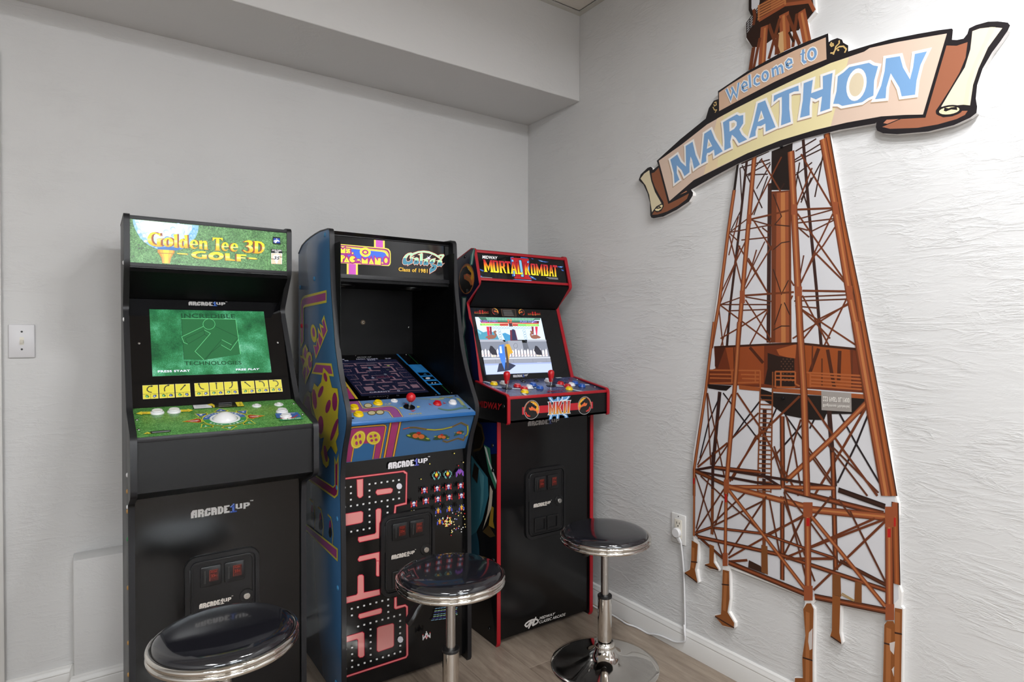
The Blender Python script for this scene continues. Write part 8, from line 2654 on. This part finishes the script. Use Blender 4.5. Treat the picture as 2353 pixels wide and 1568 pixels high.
slab(S, 0, .1185, .459, .1300, -.003, .0035, 'marquee_trim', 'red_molding', c3, .0012)
slab(S, 0, .0005, .459, .0115, -.003, .0035, 'marquee_trim', 'red_molding', c3, .0012)
p = Print(S, .0002).data('c3_marq')
qd = pts_of('c3_mk')
MK = [('M', 0, .108), ('O', .114, .186), ('R', .198, .272), ('T', .280, .340), ('A', .346, .424), ('L', .436, .500), ('K', .536, .602), ('O', .619, .686), ('M', .697, .786), ('B', .802, .868), ('A', .880, .944), ('T', .944, .998)]
slab_word(p, qd, MK, FIRE, '16121a', '120c10', .0022)
p.build('marquee_print', 'ink_lit', c3)
SP = Surf((a, -.349, 1.318), (1, 0, 0), (0, -.085, .093))
slab(SP, 0, 0, .459, .126, .0, .012, 'speaker_panel', 'black_matte', c3)
SP = Surf((a, -.349, 1.318), (1, 0, 0), (0, -.085, .093)); SP.N = -SP.N if SP.N.z > 0 else SP.N
for u in (.058, .352): speaker(c3, SP, u, .042, .043)
S = SURF['c3_bez']
slab(S, 0, 0, .459, .331, -.012, -.0004, 'monitor_bezel', 'acrylic', c3)
p = Print(S, .0002).data('c3_bez')
logo(p, .1525, .0150, .075, .0105, 'c0c0c4', '2a50b0', '060608')
for (u_, v_), fl_ in zip(pts_of('c3_emb_bez'), (1, -1)): p.ellipse(u_, v_, .0175, .0175, '060505', 24); emblem(p, u_, v_, .0175, fl_, False)
p.build('bezel_print', 'ink', c3)
Print(S, .0002).data('c3_scr').build('screen', 'screen', c3)
screw(c3, S.at(.435, .16), S.N, .003, 'black_plastic')
for xx in ((-.5825, -.571), (-.083, -.0715)):
    pth = round_path([(-.440, 1.008), (-.660, .9705), (-.668, .960), (-.668, .866), (-.446, .866)], .006)
    o = MB().xprism(pth, xx[0], xx[1], .0008).build('deck_side', 'black', c3)
    top = pth[:-1]
    mb = MB()
    inn, ou = offset_in(top, -.004), offset_in(top, .0008)
    A = [[mb.bm.verts.new((x_, q[0], q[1])) for q in path] for x_, path in ((xx[0] - .0005, inn), (xx[0] - .0005, ou), (xx[1] + .0005, ou), (xx[1] + .0005, inn))]
    for i in range(len(top) - 1):
        for k in range(4): mb.bm.faces.new([A[k][i], A[k][i + 1], A[(k + 1) % 4][i + 1], A[(k + 1) % 4][i]])
    mb.bm.faces.new([A[k][0] for k in range(4)]); mb.bm.faces.new([A[k][-1] for k in (3, 2, 1, 0)])
    mb.build('edge_molding', 'red_molding', o)
p = Print(SURF['c3_dside'], .0009).data('c3_dside'); p.build('deck_side_print', 'ink', c3)
cap(c3, (-.5828, -.646, .929), (-1, 0, 0), .0075, 'black_plastic')
S = SURF['c3_deck']
dk_ = slab(S, .0115, .002, .4995, .222, -.014, -.0004, 'control_deck', 'granite', c3)
Print(S, .0002).data('c3_deck').build('control_deck_print', 'ink', c3)
for u, v, c_ in ((.0530, .1727, 'yellow_plastic'), (.0986, .1735, 'white_plastic'), (.1360, .1292, 'red_plastic'), (.1423, .0910, 'red_plastic'), (.1173, .0516, 'yellow_plastic'), (.1772, .1053, 'white_plastic'), (.2160, .1324, 'blue_plastic'), (.2188, .0896, 'blue_plastic'), (.3224, .1719, 'white_plastic'), (.3548, .1263, 'red_plastic'), (.3603, .0859, 'red_plastic'), (.3396, .0512, 'yellow_plastic'), (.3943, .1019, 'white_plastic'), (.4311, .1225, 'blue_plastic'), (.4310, .0780, 'blue_plastic')): push_button(dk_, S, u, v, c_, .0160)
for u, v in ((.2081, .1903), (.2727, .1889)): small_button(dk_, S, u, v, 'black_plastic', .0115)
for u, v in ((.0787, .1187), (.2923, .1107)): stick(dk_, S, u, v, 'bat')
for u, v in ((.020, .195), (.488, .175), (.488, .060), (.022, .03)): screw(dk_, S.at(u, v, 0), S.N, .004)
MB().box(-.571, -.083, -.668, -.655, .9555, .9665, .0012).build('front_trim', 'red_molding', c3)
MB().box(-.571, -.083, -.664, -.650, .868, .9555).build('deck_front', 'black', c3)
MB().box(-.571, -.083, -.664, -.583, .868, .876).build('deck_underside', 'black_matte', c3)
S = SURF['c3_apr']
p = Print(S, .0003).data('c3_apr')
qd = pts_of('c3_mk2')
slab_word(p, qd, [('M', .03, .30), ('K', .36, .60), ('I', .70, .80), ('I', .88, .98)], FIRE2, None, 'e8e8ea', .006)
slab_word(p, qd, [('M', .03, .30), ('K', .36, .60), ('I', .70, .80), ('I', .88, .98)], FIRE2, None, '3a1410', .0014)
for (u_, v_), fl_ in zip(pts_of('c3_emb_apr'), (1, -1)): emblem(p, u_, v_, .0365, fl_)
p.build('deck_front_print', 'ink', c3)
S = SURF['c3_low']
MB().box(a, b, -.575, -.562, .02, .868).build('lower_panel', 'black_gloss', c3)
p = Print(S, .0003).data('c3_low')
logo(p, .1362, .8330, .159, .0185, 'a9a6a4', '1f2f6a', '0e0e10', False)
p.build('lower_panel_print', 'ink', c3)
coin_door(c3, S, .122, .380)

# ------------------------------------------------------------------ bar stools
def stool(x, y, band, label, lever_deg):
    r_ = empty('bar_stool', (x, y, 0), label, 'stool', 'chrome bar stools in front of the arcade cabinets')
    c = (x, y, 0)
    MB().lathe([(.186, .0), (.1925, .0015), (.1935, .004), (.1915, .0065), (.170, .0105), (.145, .0150), (.120, .0200), (.095, .0262), (.072, .0345), (.056, .0440), (.046, .0540), (.0395, .0640), (.036, .072), (0, .072)], c, n=72).build('base', 'chrome', r_, angle=50)
    MB().lathe([(.034, .068), (.0375, .069), (.0382, .074), (.0365, .080), (.0335, .087), (.0318, .0895), (.029, .0895), (.0285, .086), (0, .086)], c, n=48).build('base_collar', 'chrome', r_)
    MB().lathe([(.025, .080), (.025, band - .204), (0, band - .204)], c, n=44).build('sleeve', 'chrome', r_)
    MB().lathe([(.025, band - .2045), (.0262, band - .203), (.0262, band - .197), (.0245, band - .195), (.016, band - .195), (0, band - .195)], c, n=40).build('sleeve_ring', 'rubber', r_)
    MB().lathe([(.0142, band - .21), (.0142, band - .01), (0, band - .01)], c, n=36).build('gas_rod', 'brushed', r_)
    MB().lathe([(0, band - .012), (.05, band - .012), (.055, band - .008), (.150, band - .002), (.156, band + .002), (0, band + .002)], c, n=64).build('seat_pan', 'black_plastic', r_)
    pr = []
    for zc in (band + .007, band + .021):
        for t in range(-90, 91, 15): pr.append((.1558 + .0072 * cos(radians(t)), zc + .0070 * sin(radians(t))))
    MB().lathe([(.150, band)] + pr + [(.1535, band + .0278), (.1515, band + .026), (.1505, band + .020)], c, n=96).build('seat_band', 'chrome', r_, angle=70)
    MB().lathe([(.1512, band + .018), (.1510, band + .027), (.1490, band + .0325), (.1440, band + .0375), (.1350, band + .0415), (.118, band + .0450), (.095, band + .0470), (.06, band + .0482), (0, band + .0486)], c, n=96).build('seat_pad', 'vinyl', r_, angle=80)
    t = radians(lever_deg)
    d = Vector((cos(t), sin(t), 0)); n = Vector((-d.y, d.x, 0))
    mb = MB()
    cx = Vector(c)
    path = [(.03, band - .012, .010), (.06, band - .020, .011), (.085, band - .038, .013), (.105, band - .060, .017), (.118, band - .078, .021), (.128, band - .092, .019), (.132, band - .098, .010)]
    rings = []
    for rr, z, w_ in path: rings.append([mb.bm.verts.new(cx + d * rr + n * (w_ * s_) + Vector((0, 0, z + o_)) + d * (o_ * .8)) for s_, o_ in ((-1, 0), (-.8, .006), (.8, .006), (1, 0), (.8, -.004), (-.8, -.004))])
    for A, B in zip(rings, rings[1:]):
        for k in range(6): mb.bm.faces.new([A[k], A[(k + 1) % 6], B[(k + 1) % 6], B[k]])
    mb.bm.faces.new(rings[0][::-1]); mb.bm.faces.new(rings[-1])
    mb.build('height_lever', 'black_plastic', r_, angle=60)
    return r_
stool(-1.577, -.951, .465, 'chrome and black stool before the golf cabinet, its base out of view', 70)
stool(-.958, -.922, .457, 'chrome and black stool before the blue cabinet, black height lever showing', 170)
stool(-.316, -.905, .4515, 'chrome and black stool beside the lighthouse wall with whole round base showing', 80)

# ------------------------------------------------------------------ lighthouse wall board
WS = SURF['wall']
ws = empty('wall_sign', (0, -1.45, .9), 'cut-out welcome board with scroll banner over a rusty lighthouse lattice tower', 'wall sign')
def board(key, d0, d1, name):
    pts = pts_of(key)
    mb = MB()
    n = len(pts)
    A = [mb.bm.verts.new(WS.at(u, v, d0)) for u, v in pts]
    B = [mb.bm.verts.new(WS.at(u, v, d1)) for u, v in pts]
    for i in range(n): mb.bm.faces.new([A[i], A[(i + 1) % n], B[(i + 1) % n], B[i]])
    for f in tessellate_polygon([[Vector((u, v, 0)) for u, v in pts]]):
        try: mb.bm.faces.new([A[i] for i in f]); mb.bm.faces.new([B[i] for i in f])
        except ValueError: pass
    return mb.build(name, 'pvc', ws, smooth=False)
board('tower_outline', -.0135, -.0005, 'tower_board')
board('lantern_outline', -.0135, -.0006, 'lantern_board')
board('banner_outline', -.0135, .004, 'banner_board')
def tr_data(pr, key):
    return pr.data(key)
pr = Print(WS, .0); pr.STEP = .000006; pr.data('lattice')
pq = pts_of('plate')
pr.text('Bloghmoss Niulenlet', [bil(pq, s_, t_) for s_, t_ in ((.02, .62), (.98, .62), (.98, .92), (.02, .92))], 'dcd8d2', True); pr.text('223 PAB7 0L.1900', [bil(pq, s_, t_) for s_, t_ in ((.02, .08), (.98, .08), (.98, .48), (.02, .48))], 'e4e0da', True)
pr.build('tower_print', 'ink_board', ws)
pr = Print(WS, .0); pr.STEP = .000006; pr.data('lantern').build('lantern_print', 'ink_board', ws)
pr = Print(WS, .0043); pr.STEP = .000006; pr.data('banner').build('banner_print', 'ink_board', ws)
for (u, v), h in zip(pts_of('screws'), (.004, .004)): MB().lathe([(.0045, -.004), (.0045, .001), (.0035, .003), (0, .0036)], WS.at(u, v, h), WS.N, 16).build('screw', 'black_plastic', ws)

# ------------------------------------------------------------------ switch, outlet, cords
sw = empty('light_switch', (-2.0167, 0, 1.172), 'white toggle light switch plate on the plaster wall', 'light switch')
MB().box(-2.0505, -1.983, -.0062, .0, 1.1180, 1.2262, .0035, 3).build('switch_plate', 'plate', sw)
MB().box(-2.0220, -2.0115, -.0068, -.004, 1.1600, 1.1850).build('toggle_slot', 'ivory', sw)
MB().prism([(-2.0210, -.0062, 1.1655), (-2.0210, -.0062, 1.1775), (-2.0210, -.0150, 1.1690), (-2.0210, -.0145, 1.1650)], (.0085, 0, 0), .001).build('toggle', 'ivory', sw)
for z in (1.2025, 1.1460): MB().lathe([(.0032, 0), (.0028, .0008), (0, .001)], (-2.0167, -.0060, z), (0, -1, 0), 12).build('screw', 'dark', sw)
ot = empty('wall_outlet', (0, -.978, .457), 'white wall outlet with a round plug near the baseboard', 'outlet')
MB().box(-.0062, 0, -1.0125, -.9440, .4005, .5140, .003, 3).build('outlet_plate', 'trim', ot)
MB().box(-.0080, -.004, -.9950, -.9615, .4210, .4935, .001).build('socket_insert', 'ivory', ot)
for y, z, hh in ((-.9725, .4800, .0045), (-.9850, .4800, .004), (-.9785, .4690, .0025)): MB().box(-.0084, -.0079, y - .0012 - (.001 if hh < .003 else 0), y + .0012 + (.001 if hh < .003 else 0), z - hh, z + hh).build('socket_slot', 'dark', ot, smooth=False)
for z in (.5045, .4100): MB().lathe([(.0026, 0), (0, .0008)], (-.0062, -.9782, z), (-1, 0, 0), 10).build('screw', 'dark', ot)
co = empty('power_cord', (-.02, -.9785, .435), 'white flat cord with round plug running down to the floor behind a stool', 'power cord')
MB().lathe([(.0175, 0), (.0185, .003), (.0185, .010), (.016, .0135), (0, .014)], (-.0082, -.9770, .4440), (-1, 0, 0), 28).build('plug', 'cord_white', co)
MB().prism([(-.0092, -.965, .438), (-.0092, -.990, .4300), (-.0092, -1.0005, .4110), (-.0092, -.9905, .4070), (-.0092, -.975, .4250)], (-.0075, 0, 0), .0015).build('plug_neck', 'cord_white', co)
path = smooth_path([(-.013, -.9955, .412), (-.010, -.9985, .387), (-.007, -1.006, .30), (-.007, -1.011, .18), (-.010, -1.016, .105), (-.017, -1.020, .088), (-.0195, -1.024, .066), (-.0195, -1.020, .048), (-.0195, -1.000, .037), (-.0195, -.975, .028), (-.0195, -.940, .025), (-.0195, -.900, .021), (-.0195, -.866, .012), (-.020, -.840, .0042), (-.019, -.800, .0038), (-.021, -.770, .0038), (-.031, -.735, .0038), (-.027, -.693, .0038), (-.025, -.642, .0038), (-.034, -.565, .0038), (-.030, -.45, .0038), (-.028, -.30, .0038)])
MB().tube(path, .0035, 8).build('cord', 'cord_white', co)
MB().tube([(-.0140, -1.0150, .107), (-.0190, -1.0225, .072)], .0042, 8).build('cord_clip', 'white_plastic', co)
bc = empty('power_cord', (-1.225, -.15, .05), 'thin black cord trailing behind the golf cabinet', 'power cord')
MB().tube(smooth_path([(-1.30, -.108, .05), (-1.265, -.109, .052), (-1.235, -.109, .072), (-1.205, -.109, .066), (-1.185, -.1085, .082), (-1.165, -.1080, .078)]), .0032, 8).build('cord', 'rubber', bc)
